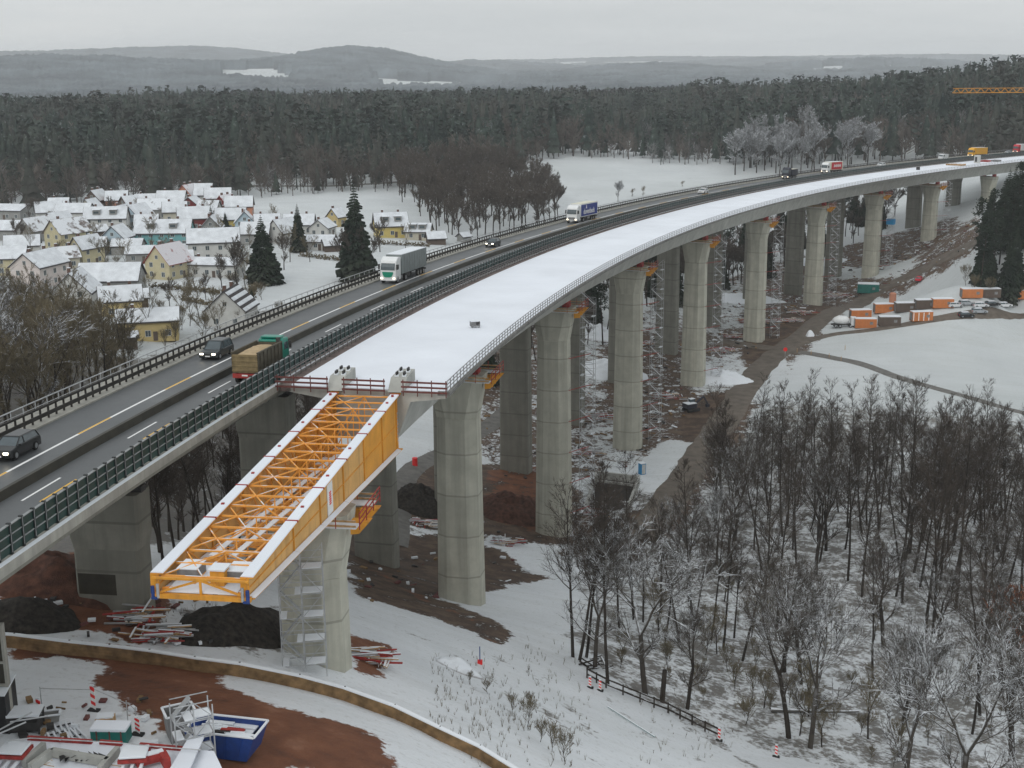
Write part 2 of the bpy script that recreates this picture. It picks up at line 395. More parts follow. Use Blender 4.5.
nt.links.new(vm.outputs[0], bg.inputs['Color']); bg.inputs['Strength'].default_value = 0.128
sun = bpy.data.lights.new('sun', 'SUN'); sun.energy = 0.6; sun.angle = math.radians(25); sun.color = (1.0, 0.98, 0.94)
so = bpy.data.objects.new('sun', sun); COL.objects.link(so); so.rotation_euler = (PI / 2 - SUN_EL, 0, PI - SUN_AZ)
vs = scene.view_settings; vs.view_transform = 'Standard'; vs.look = 'None'; vs.gamma = 1.0; vs.exposure = 0.0
scene.cycles.volume_bounces = 2; scene.cycles.max_bounces = 5; scene.cycles.diffuse_bounces = 3
def haze():
    mb = MB(); mb.box((0, 6000, (HC + 108 - 60) / 2), (22000, 17000, HC + 108 + 60))
    m = bpy.data.materials.new('haze_air'); m.use_nodes = True; nt = m.node_tree; nt.nodes.clear()
    o = node(nt, 'ShaderNodeOutputMaterial'); v = node(nt, 'ShaderNodeVolumePrincipled')
    v.inputs['Color'].default_value = (0.985, 0.99, 1.0, 1); v.inputs['Density'].default_value = 0.95e-4; v.inputs['Anisotropy'].default_value = 0.1
    nt.links.new(v.outputs[0], o.inputs['Volume']); tag(mb.build('haze', [m]), kind='stuff')
haze()
# ------------------------------------------------------------------ ground
def axis(parts):
    a = []
    for (x0, x1, d) in parts:
        n = max(1, int(round((x1 - x0) / d))); a += list(np.linspace(x0, x1, n, endpoint=False))
    return np.array(a + [parts[-1][1]])
gxs = axis([(-10000, -3000, 220), (-3000, -800, 70), (-800, -220, 12), (-220, -75, 4), (-75, 130, 1.15), (130, 260, 3), (260, 800, 12), (800, 3000, 70), (3000, 10000, 220)])
gys = axis([(-900, -60, 60), (-60, 50, 6), (50, 270, 1.15), (270, 560, 2.6), (560, 1500, 11), (1500, 6000, 60), (6000, 14500, 160)])
GXm, GYm = np.meshgrid(gxs, gys); gxf, gyf = GXm.ravel(), GYm.ravel()
gzf = ground_z(gxf, gyf)
earth = np.zeros_like(gxf); mud = np.zeros_like(gxf); litter = np.zeros_like(gxf)
wx = gxf + 2.2 * fbm(gxf, gyf, 7.0, 21, 3); wy = gyf + 3.2 * fbm(gxf, gyf, 7.0, 22, 3)
def in_poly(poly):
    P = np.array([G(*p)[:2] for p in poly]); ins = np.zeros(len(gxf), bool)
    bb = (wx > P[:, 0].min()) & (wx < P[:, 0].max()) & (wy > P[:, 1].min()) & (wy < P[:, 1].max())
    X, Y = wx[bb], wy[bb]; r = np.zeros(len(X), bool)
    for i in range(len(P)):
        x0, y0 = P[i]; x1, y1 = P[(i + 1) % len(P)]
        c = ((y0 > Y) != (y1 > Y)); r ^= c & (X < (x1 - x0) * (Y - y0) / (y1 - y0 + 1e-12) + x0)
    ins[bb] = r; return ins
def world_path(pts):
    return np.array([G(*p) for p in pts])
def near_path(P, width):
    d = np.full(len(gxf), 1e9)
    for a, b in zip(P[:-1], P[1:]):
        ab = b[:2] - a[:2]; t = np.clip(((wx - a[0]) * ab[0] + (wy - a[1]) * ab[1]) / (ab @ ab + 1e-9), 0, 1)
        d = np.minimum(d, np.hypot(wx - a[0] - t * ab[0], wy - a[1] - t * ab[1]))
    return d < width / 2
def paint(arr, mask, v): arr[mask] = v
paint(earth, in_poly([(12, 645), (110, 650), (205, 662), (216, 690), (300, 712), (375, 740), (405, 775), (235, 790), (200, 735), (130, 715), (95, 690), (70, 668), (12, 660)]), 1.0)
paint(earth, in_poly([(12, 575), (70, 545), (150, 560), (158, 600), (150, 642), (10, 634)]), 1.0)
paint(earth, in_poly([(352, 655), (362, 638), (392, 642), (388, 665), (372, 680), (352, 678)]), 0.9)
paint(mud, in_poly([(345, 575), (400, 588), (455, 604), (505, 624), (516, 652), (488, 640), (450, 622), (380, 602), (345, 594)]), 0.8)
paint(mud, in_poly([(560, 470), (580, 400), (600, 330), (660, 300), (760, 262), (860, 240), (960, 215), (990, 240), (930, 285), (870, 300), (830, 325), (775, 385), (755, 420), (720, 470), (690, 520), (640, 560), (560, 560)]), 0.66)
paint(mud, in_poly([(640, 545), (690, 470), (728, 415), (768, 362), (815, 325), (840, 300), (760, 330), (700, 400), (655, 470), (620, 520)]), 1.0)
paint(mud, in_poly([(345, 525), (400, 532), (560, 505), (570, 540), (490, 545), (545, 578), (480, 592), (400, 596), (340, 570)]), 0.85)
paint(mud, in_poly([(395, 470), (560, 440), (560, 505), (410, 528)]), 0.85)
paint(earth, in_poly([(480, 470), (560, 460), (562, 530), (490, 525)]), 0.62)
paint(mud, in_poly([(480, 330), (560, 300), (600, 300), (600, 470), (480, 470)]), 0.6)
for P_, v in [([(400, 524), (445, 530), (400, 536)], 0), ([(490, 537), (560, 545), (565, 575), (520, 552), (485, 545)], 0), ([(575, 480), (640, 462), (665, 440), (700, 445), (660, 500), (620, 520), (580, 500)], 0),
              ([(592, 430), (640, 405), (640, 465), (600, 470)], 0.45), ([(690, 360), (745, 352), (750, 388), (700, 398)], 0.4), ([(560, 300), (600, 305), (600, 400), (560, 380)], 0.4),
              ([(735, 395), (745, 370), (785, 352), (790, 362), (760, 400)], 0.0), ([(800, 258), (915, 258), (912, 274), (830, 277)], 0.0), ([(640, 290), (745, 280), (745, 330), (640, 330)], 0.45),
              ([(845, 225), (905, 205), (905, 225), (850, 245)], 0.1), ([(925, 300), (905, 290), (960, 262), (975, 268)], 0)]:
    k = in_poly(P_); mud[k] = np.minimum(mud[k], v); earth[k] = 0
for P_, v in [([(395, 520), (440, 505), (440, 560), (395, 590)], .55), ([(345, 610), (420, 620), (470, 650), (460, 700), (400, 690)], .22), ([(440, 650), (560, 640), (600, 700), (600, 768), (520, 740)], .34), ([(150, 600), (230, 600), (240, 650), (150, 640)], .6),
              ([(15, 690), (130, 690), (150, 740), (20, 745)], .2), ([(400, 690), (480, 735), (500, 768), (430, 768)], .15), ([(620, 700), (760, 760), (800, 790), (620, 790)], .3), ([(560, 560), (640, 540), (640, 640), (570, 640)], .45)]:
    litter[in_poly(P_)] = v
# wood floor, river-side scrub: thin snow over leaf litter
litter[in_poly([(585, 480), (690, 500), (770, 400), (1024, 420), (1090, 700), (1090, 790), (880, 790), (590, 668)])] = 0.66
litter[in_poly([(640, 520), (700, 470), (770, 400), (1024, 430), (1090, 620), (900, 640), (720, 600)])] = 0.68
litter[in_poly([(-80, 330), (130, 330), (330, 300), (330, 500), (80, 560), (-80, 620)])] = 0.9
litter[in_poly([(-60, 205), (240, 205), (290, 230), (300, 260), (255, 290), (240, 340), (120, 360), (-60, 300)])] = 0.42
litter[in_poly([(150, 640), (300, 600), (330, 660), (250, 660)])] = 0.7
D_ = np.hypot(gxf, gyf)
litter[(D_ > 560) & (D_ < 1600) & (fbm(gxf, gyf, 90, 33, 3) > 0.25)] = 0.35
# wheel tracks
for pts, wd, arr, v in [([(215, 662), (300, 690), (420, 740), (470, 768)], 0.9, earth, 0.5), ([(350, 560), (420, 600), (470, 618), (500, 645)], 1.6, earth, 0.7),
                        ([(600, 690), (660, 740), (700, 768)], 0.6, litter, 0.9), ([(385, 530), (470, 400), (520, 380)], 4.0, mud, 0.75),
                        ([(590, 640), (640, 690), (720, 745), (760, 768)], 3.4, litter, 0.75), ([(840, 700), (900, 740), (960, 768)], 1.0, litter, 0.8), ([(350, 600), (430, 628), (500, 660), (560, 700), (640, 768)], 0.7, litter, 0.8), ([(345, 612), (425, 640), (492, 675), (550, 712), (620, 780)], 0.7, litter, 0.8), ([(230, 668), (330, 700), (420, 745)], 0.6, litter, 0.7), ([(225, 676), (320, 712), (400, 752)], 0.6, litter, 0.7)]:
    k = near_path(world_path(pts), wd); arr[k] = np.maximum(arr[k], v)
def blur(a):
    A = a.reshape(GXm.shape).copy()
    for _ in range(2):
        B = A.copy(); B[1:-1, 1:-1] = (A[1:-1, 1:-1] * 4 + A[:-2, 1:-1] + A[2:, 1:-1] + A[1:-1, :-2] + A[1:-1, 2:]) / 8; A = B
    return A.ravel()
earth, mud, litter = blur(earth), blur(mud), blur(litter)
nx_, ny_ = len(gxs), len(gys)
ii = (np.arange(ny_ - 1)[:, None] * nx_ + np.arange(nx_ - 1)[None]).ravel()
def ground_mat():
    m, nt, b = new_mat('ground_snow', 0.75, 0.25)
    def attr(n_): a = node(nt, 'ShaderNodeAttribute', attribute_name=n_); return a.outputs['Fac']
    p = pos_socket(nt)
    n1 = noise_tex(nt, 0.35, p, 8, 0.65); n2 = noise_tex(nt, 1.8, p, 6, 0.6); n3 = noise_tex(nt, 0.05, p, 5)
    snow = ramp(nt, n3, [(0.3, (0.58, 0.605, 0.63)), (0.7, (0.72, 0.745, 0.77))])
    snow = mixc(nt, mathn(nt, 'MULTIPLY', attr('thin'), 0.62), snow, (0.36, 0.385, 0.375))
    # stubble and grass tips through thin snow, in drilled rows on the fields
    rows = noise_tex(nt, 1.0, p, 3, 0.6, stretch=(0.05, 0.5, 0.05))
    snow = mixc(nt, mathn(nt, 'MULTIPLY', ramp(nt, rows, [(0.45, 0.0), (0.75, 1.0)]), 0.16), snow, (0.30, 0.31, 0.26))
    tip = mathn(nt, 'MULTIPLY', ramp(nt, n2, [(0.56, 0.0), (0.68, 1.0)]), 0.22)
    snow = mixc(nt, tip, snow, (0.20, 0.19, 0.15))
    def edge(a, spread=1.1, lo=0.42, hi=0.62):
        s = mathn(nt, 'ADD', a, mathn(nt, 'MULTIPLY', mathn(nt, 'SUBTRACT', mathn(nt, 'ADD', mathn(nt, 'MULTIPLY', n1, 0.6), mathn(nt, 'MULTIPLY', n2, 0.4)), 0.5), spread * 1.8))
        mr = node(nt, 'ShaderNodeMapRange', interpolation_type='SMOOTHSTEP'); mr.inputs['From Min'].default_value = lo; mr.inputs['From Max'].default_value = hi
        nt.links.new(s, mr.inputs['Value'])
        return mathn(nt, 'MULTIPLY', mr.outputs[0], mathn(nt, 'GREATER_THAN', a, 0.02))
    lit = ramp(nt, n2, [(0.3, (0.035, 0.028, 0.02)), (0.7, (0.11, 0.09, 0.065))])
    c = mixc(nt, mathn(nt, 'MULTIPLY', edge(attr('litter'), 1.25, 0.5, 0.8), 0.85), snow, lit)
    mudc = ramp(nt, n1, [(0.3, (0.030, 0.022, 0.016)), (0.5, (0.075, 0.048, 0.033)), (0.62, (0.115, 0.078, 0.054)), (0.8, (0.095, 0.088, 0.05))])
    c = mixc(nt, edge(attr('mud'), 1.35), c, mudc)
    ec = ramp(nt, n1, [(0.25, (0.050, 0.024, 0.017)), (0.45, (0.125, 0.048, 0.024)), (0.6, (0.165, 0.066, 0.033)), (0.75, (0.24, 0.12, 0.075))])
    c = mixc(nt, edge(attr('earth'), 1.15), c, ec)
    nt.links.new(c, b.inputs['Base Color'])
    bpn = node(nt, 'ShaderNodeBump'); bpn.inputs['Strength'].default_value = 0.5; bpn.inputs['Distance'].default_value = 0.25
    nt.links.new(n2, bpn.inputs['Height']); nt.links.new(bpn.outputs[0], b.inputs['Normal'])
    return m
me = np_mesh('ground', np.c_[gxf, gyf, gzf], np.c_[ii, ii + 1, ii + 1 + nx_, ii + nx_], [ground_mat()], smooth=True)
for nm_, a in (('earth', earth), ('mud', mud), ('litter', litter), ('thin', np.clip((np.hypot(gxf, gyf) - 190) / 90, 0, 1) * (0.75 + 0.5 * fbm(gxf, gyf, 70.0, 61, 3)))):
    at_ = me.attributes.new(nm_, 'FLOAT', 'POINT'); at_.data.foreach_set('value', a.astype(np.float32))
tag(link('ground', me), kind='structure')
def strip(name, pts, width, mat, lift=0.12, kind='structure', world=False, step=1.5, wob=0.0):
    P = np.array(pts, float) if world else world_path(pts)
    # densify with Catmull-Rom
    Q = []
    for i in range(len(P) - 1):
        p0, p1, p2, p3 = P[max(i - 1, 0)], P[i], P[i + 1], P[min(i + 2, len(P) - 1)]
        n = max(2, int(np.hypot(*(p2 - p1)[:2]) / step))
        for t in np.linspace(0, 1, n, endpoint=False):
            Q.append(0.5 * ((2 * p1) + (-p0 + p2) * t + (2 * p0 - 5 * p1 + 4 * p2 - p3) * t * t + (-p0 + 3 * p1 - 3 * p2 + p3) * t ** 3))
    Q.append(P[-1]); Q = np.array(Q)[:, :2]
    T = np.gradient(Q, axis=0); T /= np.linalg.norm(T, axis=1)[:, None] + 1e-9; N = np.c_[-T[:, 1], T[:, 0]]
    K = 7; V = []
    for j in range(K):
        o = (j / (K - 1) - 0.5) * width * (1 + wob * fbm(Q[:, 0], Q[:, 1], 6.0, 5 + (j > 3), 2) * (1 if j in (0, K - 1) else 0.5))
        X = Q + N * np.asarray(o)[:, None] if np.ndim(o) else Q + N * o
        V.append(np.c_[X, ground_z(X[:, 0], X[:, 1]) + (lift if 0 < j < K - 1 else -0.05)])
    V = np.stack(V, 1).reshape(-1, 3); n = len(Q)
    q = (np.arange(n - 1)[:, None] * K + np.arange(K - 1)[None]).ravel()
    o = link(name, np_mesh(name, V, np.c_[q, q + 1, q + 1 + K, q + K], [mat], smooth=True)); tag(o, kind=kind); return o
simple('haul_dirt', (0.115, 0.095, 0.076), 0.7, 0.35, var=0.3, scale=0.5, bump=0.3)
simple('field_road', (0.135, 0.13, 0.12), 0.8, 0.3, var=0.25, scale=0.7, bump=0.2)
strip('haul_road', [(640, 540), (690, 470), (728, 415), (768, 362), (815, 325), (868, 297), (925, 268), (975, 242), (1010, 222)], 7.5, 'haul_dirt', wob=0.25)
strip('cross_road', [(715, 340), (755, 346), (800, 352)], 5.5, 'haul_dirt', lift=0.14, wob=0.2)
strip('field_path', [(800, 352), (858, 363), (900, 378), (960, 395), (1024, 413), (1100, 430)], 4.2, 'field_road', wob=0.1)
strip('site_road', [(795, 345), (830, 335), (870, 330), (920, 322), (975, 314), (1040, 310)], 3.2, 'haul_dirt', wob=0.3)
strip('valley_track', [(395, 545), (405, 480), (440, 455), (490, 425), (520, 400)], 4.5, 'field_road', wob=0.2)
strip('village_lane', [(-20, 186), (60, 192), (160, 190), (240, 186), (330, 186), (400, 182)], 6.0, 'field_road', wob=0.2, step=8)
# ------------------------------------------------------------------ woods and villages far off on the hills
def far_woods():
    V, F = [], []; 
    A = np.linspace(-160, 1200, 760); Ds = 1750 * 1.018 ** np.arange(0, 118)
    AA, DD = np.meshgrid(A, Ds); tx = (AA - 512) / 1340; Y = DD / np.sqrt(1 + tx * tx); X = Y * tx
    s = X.shape; x, y = X.ravel(), Y.ravel(); h = ground_z(x, y)
    mask = fbm(x, y, 900.0, 41, 4) + 0.0009 * (h - 30) * 8
    slope_woods = (h > 55)
    wood = (mask > 0.0 - 0.08 * (AA.ravel() < 480)) | ((h > 44) & (mask > -0.4))
    fieldy = (AA.ravel() > 225) & (AA.ravel() < 520) & (DD.ravel() > 2200) & (DD.ravel() < 4000) & (h < 52)
    wood = (wood & ~(fieldy & (fbm(x, y, 260.0, 52, 3) < 0.16))) | ((fbm(x, y, 330.0, 51, 3) > 0.14) & ~fieldy) | ((fbm(x, y, 1400.0, 53, 2) > 0.1) & (AA.ravel() > 560) & (mask > -0.3))
    z = h + np.where(wood, 17 + 6 * rng.random(len(x)) + 5 * fbm(x, y, 60.0, 8, 2), -6)
    q = (np.arange(s[0] - 1)[:, None] * s[1] + np.arange(s[1] - 1)[None]).ravel()
    Fq = np.c_[q, q + 1, q + 1 + s[1], q + s[1]]
    keep = wood[Fq].any(1)
    me = np_mesh('distant_woods', np.c_[x, y, z], Fq[keep], ['wood_far_haze_tint'], smooth=False)
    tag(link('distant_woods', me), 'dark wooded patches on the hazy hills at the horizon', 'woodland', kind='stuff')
simple('wood_far_haze_tint', (0.13, 0.15, 0.165), 0.95, 0.1, var=0.4, scale=0.01)  # snow-dusted woods, colour lightened further in place of thicker haze
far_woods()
# ------------------------------------------------------------------ old motorway deck
T_FAR = 0.93
ob = thing('motorway_bridge', 'old motorway bridge deck carrying the traffic, behind the dark green noise barrier', 'bridge', bp(0.2, 820, -4))
mb = MB(); sweep(mb, [(812.05, 0), (828.3, 0), (828.3, -0.75), (823.9, -1.2), (823.4, -4.0), (816.8, -4.0), (816.3, -1.2), (812.05, -0.75)], 0.02, T_FAR, 150)
mb.build('girder', ['concrete_old'], ob, world=True)
mb = MB(); sweep(mb, rect(812.0, 813.1, -0.5, 0.16), 0.02, T_FAR, 150); sweep(mb, rect(825.5, 828.35, -0.6, 0.16), 0.02, T_FAR, 150)
mb.build('kerb', ['concrete_edge'], ob, world=True)
mb = MB(); sweep(mb, rect(813.1, 825.5, 0.002, 0.02), 0.02, T_FAR, 150); mb.build('carriageway', ['asphalt'], ob, world=True)
mb = MB(); sweep(mb, rect(812.0, 812.32, 0.162, 0.20), 0.02, T_FAR, 150); mb.build('snow_ledge', ['snow'], ob, world=True)
mb = MB(); sweep(mb, [(r, 0.026) for r in (821.42, 821.66)], 0.05, T_FAR, 220, closed=False)
sweep(mb, [(r, 0.026) for r in (813.5, 813.62)], 0.05, T_FAR, 220, closed=False)
for k in range(-3, 40):
    t = 0.1187 + 0.0206 * k
    if t > 0.03: sweep(mb, [(817.05, 0.026), (817.22, 0.026)], t, t + 0.0068, 3, closed=False)
mb.build('white_marking', ['white_paint'], ob, world=True)
mb = MB()
for k in range(-3, 40):
    t = 0.1187 + 0.0206 * k
    if t > 0.03:
        sweep(mb, [(815.78, 0.026), (815.94, 0.026)], t, t + 0.0065, 3, closed=False)
        sweep(mb, [(821.44, 0.031), (821.64, 0.031)], t + 0.0008, t + 0.0078, 3, closed=False)
mb.build('yellow_marking', ['yellow_paint'], ob, world=True)
# temporary barrier between the two traffic directions
cb = MB(); sweep(cb, [(818.35, 0.02), (818.95, 0.02), (818.80, 0.62), (818.50, 0.62)], 0.05, T_FAR, 180)
cbo = cb.build('crash_barrier', ['wet_barrier']); tag(cbo, 'low brown barrier running between the two directions of motorway traffic', 'barrier')
# repeated parts along the arc: the nearest hundred are parts of their own, the rest one
def along(parent, r, t0, t1, step, maker, name, mats, label=None, first=100):
    """maker(mb, place): place(dr, ds, dz) -> a point; dr along the radius, ds along the road"""
    n = int((t1 - t0) * r / step); base = Vector(parent.location)
    proto = MB(); maker(proto, lambda dr, ds, dz: (dr, ds, dz)); pm = proto.mesh(name, mats)
    rest = MB()
    for i in range(n):
        t = t0 + i * step / r
        if i < first:
            o = link(name, pm, parent); o.location = Vector(bp(t, r)) - base
            g = -(zdeck(t, r) - zdeck(t + step / r, r)) / step
            # local x = outward along the radius, local y = forward along the road
            o.rotation_euler = (0, 0, 0)
            X = Vector((-math.cos(t), math.sin(t), 0)); Y = Vector((math.sin(t), math.cos(t), g))
            mtx = Matrix((( -X[0] * -1, Y[0], 0), (X[1], Y[1], 0), (0, Y[2], 1))).to_4x4()
            o.matrix_local = Matrix.Translation(o.location) @ mtx
        else: maker(rest, lambda dr, ds, dz, t=t: bp(t + ds / r, r + dr, dz))
    if rest.v: tag(rest.build(name, mats, parent, world=True), kind='stuff')
def rail_sweep(mb, r, w_, z0, z1, t0, t1, n=200): sweep(mb, rect(r - w_ / 2, r + w_ / 2, z0, z1), t0, t1, n)
def boxat(mb, place, r0, r1, s0, s1, z0, z1, mat=0):
    vs = [place(a, b, c) for c in (z0, z1) for (a, b) in ((r0, s0), (r1, s0), (r1, s1), (r0, s1))]; mb.add(vs, MB.BF, mat)
# noise barrier
nb = thing('noise_barrier', 'dark green panelled noise barrier along the near edge of the old motorway', 'noise barrier', bp(0.12, 812.5, 0))
ST = 1.47
def nb_panel(mb, pl):
    for k in range(3):
        z = 0.22 + k * 0.58
        boxat(mb, pl, -0.05, 0.05, 0.09, ST - 0.09, z, z + 0.50, 0)
        boxat(mb, pl, -0.10, 0.07, 0.07, ST - 0.07, z + 0.50, z + 0.56, 1)
def nb_post(mb, pl):
    boxat(mb, pl, -0.14, 0.10, -0.085, 0.085, 0.1, 2.05, 0); boxat(mb, pl, -0.15, -0.11, -0.05, 0.0, 0.3, 2.0, 1)
NB0 = 0.0860
along(nb, 812.55, NB0, T_FAR, ST, nb_panel, 'panel', ['green_panel', 'panel_frame'])
along(nb, 812.55, NB0, T_FAR, ST, nb_post, 'post', ['post_black', 'panel_frame'])
# guard rail on the far side of the old deck
gr = thing('guard_rail', 'dark steel guard rail with double rails along the far edge of the motorway', 'guard rail', bp(0.15, 826.2, 0))
mb = MB(); rail_sweep(mb, 826.0, 0.12, 0.52, 0.84, 0.10, T_FAR); rail_sweep(mb, 826.25, 0.14, 1.18, 1.34, 0.10, T_FAR); mb.build('rail', ['guard_dark'], gr, world=True)
along(gr, 826.25, 0.118, T_FAR, 1.33, lambda mb, pl: boxat(mb, pl, -0.07, 0.07, -0.06, 0.06, 0.15, 1.2), 'post', ['guard_dark'])
hr = thing('walkway_railing', 'thin grey walkway railing outside the dark motorway guard rail', 'railing', bp(0.15, 828, 0))
mb = MB(); rail_sweep(mb, 828.1, 0.09, 1.12, 1.20, 0.10, T_FAR); rail_sweep(mb, 828.1, 0.05, 0.62, 0.66, 0.10, T_FAR); mb.build('rail', ['galvanised'], hr, world=True)
along(hr, 828.1, 0.118, T_FAR, 2.0, lambda mb, pl: boxat(mb, pl, -0.03, 0.03, -0.03, 0.03, 0.15, 1.14), 'post', ['galvanised'])
# old piers
def ring(hx, hy, chx, chy, z, dx=0.0):
    return [(dx + a, b, z) for a, b in [(-hx + chx, -hy), (hx - chx, -hy), (hx, -hy + chy), (hx, hy - chy), (hx - chx, hy), (-hx + chx, hy), (-hx, hy - chy), (-hx, -hy + chy)]]
old_names = {0: 'old bridge pier on red earth below the noise barrier at the left', 1: 'dark old bridge pier seen behind the upper end of the orange nose', 2: 'dark old bridge pier standing right behind the scaffolded pier of the nose',
 3: 'old bridge pier hidden straight behind the nearest pier of the new deck', 4: 'old bridge pier between the two nearest piers of the snowy deck', 5: 'old bridge pier close behind the right side of the second snowy-deck pier',
 6: 'old bridge pier just behind the third pier of the snowy deck', 7: 'old bridge pier in the gap between third and fourth snowy-deck piers', 8: 'old bridge pier just right behind the fourth pier of the snowy deck',
 9: 'old bridge pier behind the fifth pier of the snowy deck', 10: 'slim old bridge pier between fifth and sixth snowy-deck piers', 11: 'pale old bridge pier right behind the sixth snowy-deck pier',
 12: 'old bridge pier far off behind the seventh snowy-deck pier', 13: 'old bridge pier far off left of the last visible snowy-deck pier', 14: 'last old bridge pier in the shade of the far abutment'}
for k in range(15):
    t = 0.14 + 0.0445 * k; x, y, zt = bp(t, 819.5); zg = gz(x, y) - 1.0; h = zt - 4.1 - zg
    pr = thing('old_pier', old_names[k], 'pier', (x, y, zg), PI - t, 'piers of the old motorway bridge')
    mb = MB(); a = 0.004 * h
    mb.loft([ring(2.75 + a, 1.3 + a, 0.25, 0.25, 0), ring(2.75, 1.3, 0.25, 0.25, h - 5)])
    mb.build('shaft', ['concrete_old'], pr)
    mb = MB(); mb.loft([ring(2.76, 1.32, 0.2, 0.2, h - 5), ring(2.95, 1.4, 0.2, 0.2, h - 4.0), ring(3.0, 1.4, 0.2, 0.2, h - 0.35)]); mb.build('pier_head', ['concrete_old'], pr)
    mb = MB()
    for s in (-1, 1): mb.box((s * 2.6, 0, h - 0.15), (0.9, 0.9, 0.5))
    mb.build('bearing', ['dark_metal'], pr)
    if k == 0:
        mb = MB()
        mb.box((0.9, 1.318, h - 8.4), (3.2, 0.02, 2.6)); mb.build('repair_patch', ['dark_patch'] if 'dark_patch' in M else ['wet_barrier'], pr)
# ------------------------------------------------------------------ new deck
T0N = 0.165
nd = thing('new_bridge_deck', 'wide new concrete bridge deck covered in fresh snow, curving to the far right', 'bridge', bp(0.3, 803.5, -4))
mb = MB(); sweep(mb, [(795.95, -0.23), (796.8, -0.03), (811.2, -0.03), (811.2, -0.42), (807.8, -0.95), (806.4, -4.6), (800.7, -4.6), (799.3, -0.95), (796.0, -0.50)], T0N, T_FAR, 150)
mb.build('box_girder', ['concrete_flat'], nd, world=True)
mb = MB(); sweep(mb, rect(795.62, 796.75, -0.24, 0.12), T0N, T_FAR, 150); mb.build('edge_beam', ['edge_shadow_tone'], nd, world=True)
mb = MB(); sweep(mb, rect(810.75, 811.75, -0.45, 0.14), T0N, T_FAR, 150); mb.build('edge_beam', ['brown_kerb'], nd, world=True)
mb = MB(); sweep(mb, [(796.7, 0.02), (797.2, 0.09), (803.5, 0.11), (810.2, 0.09), (810.8, 0.16), (810.8, -0.02), (796.7, -0.02)], T0N + 0.0004, T_FAR, 150); 
sweep(mb, rect(795.9, 796.7, 0.121, 0.16), T0N + 0.0004, T_FAR, 150); mb.build('snow_cover', ['snow_deck'], nd, world=True)
# footprints and gear drag marks are left to the snow relief
def railing(name, label, r, t0, mats, step, zs, rw=0.06, h=1.1, pw=0.05):
    rl = thing(name, label, 'railing', bp(t0, r, 0))
    mb = MB()
    for z in zs: rail_sweep(mb, r, rw, z, z + rw, t0, T_FAR)
    mb.build('rail', mats, rl, world=True)
    along(rl, r, t0, T_FAR, step, lambda mb, pl: boxat(mb, pl, -pw / 2, pw / 2, -pw / 2, pw / 2, 0.1, h), 'post', mats)
    return rl
railing('deck_railing', 'grey steel railing along the right edge of the snowy new deck', 795.85, T0N, ['rail_grey'], 1.5, (0.45, 0.78, 1.1), 0.06, 1.12, 0.07)
railing('deck_railing', 'grey-brown railing on the left edge of the snowy deck beside the noise barrier', 811.5, T0N + 0.001, ['rail_brown'], 1.5, (0.45, 0.8, 1.12), 0.08, 1.14, 0.07)
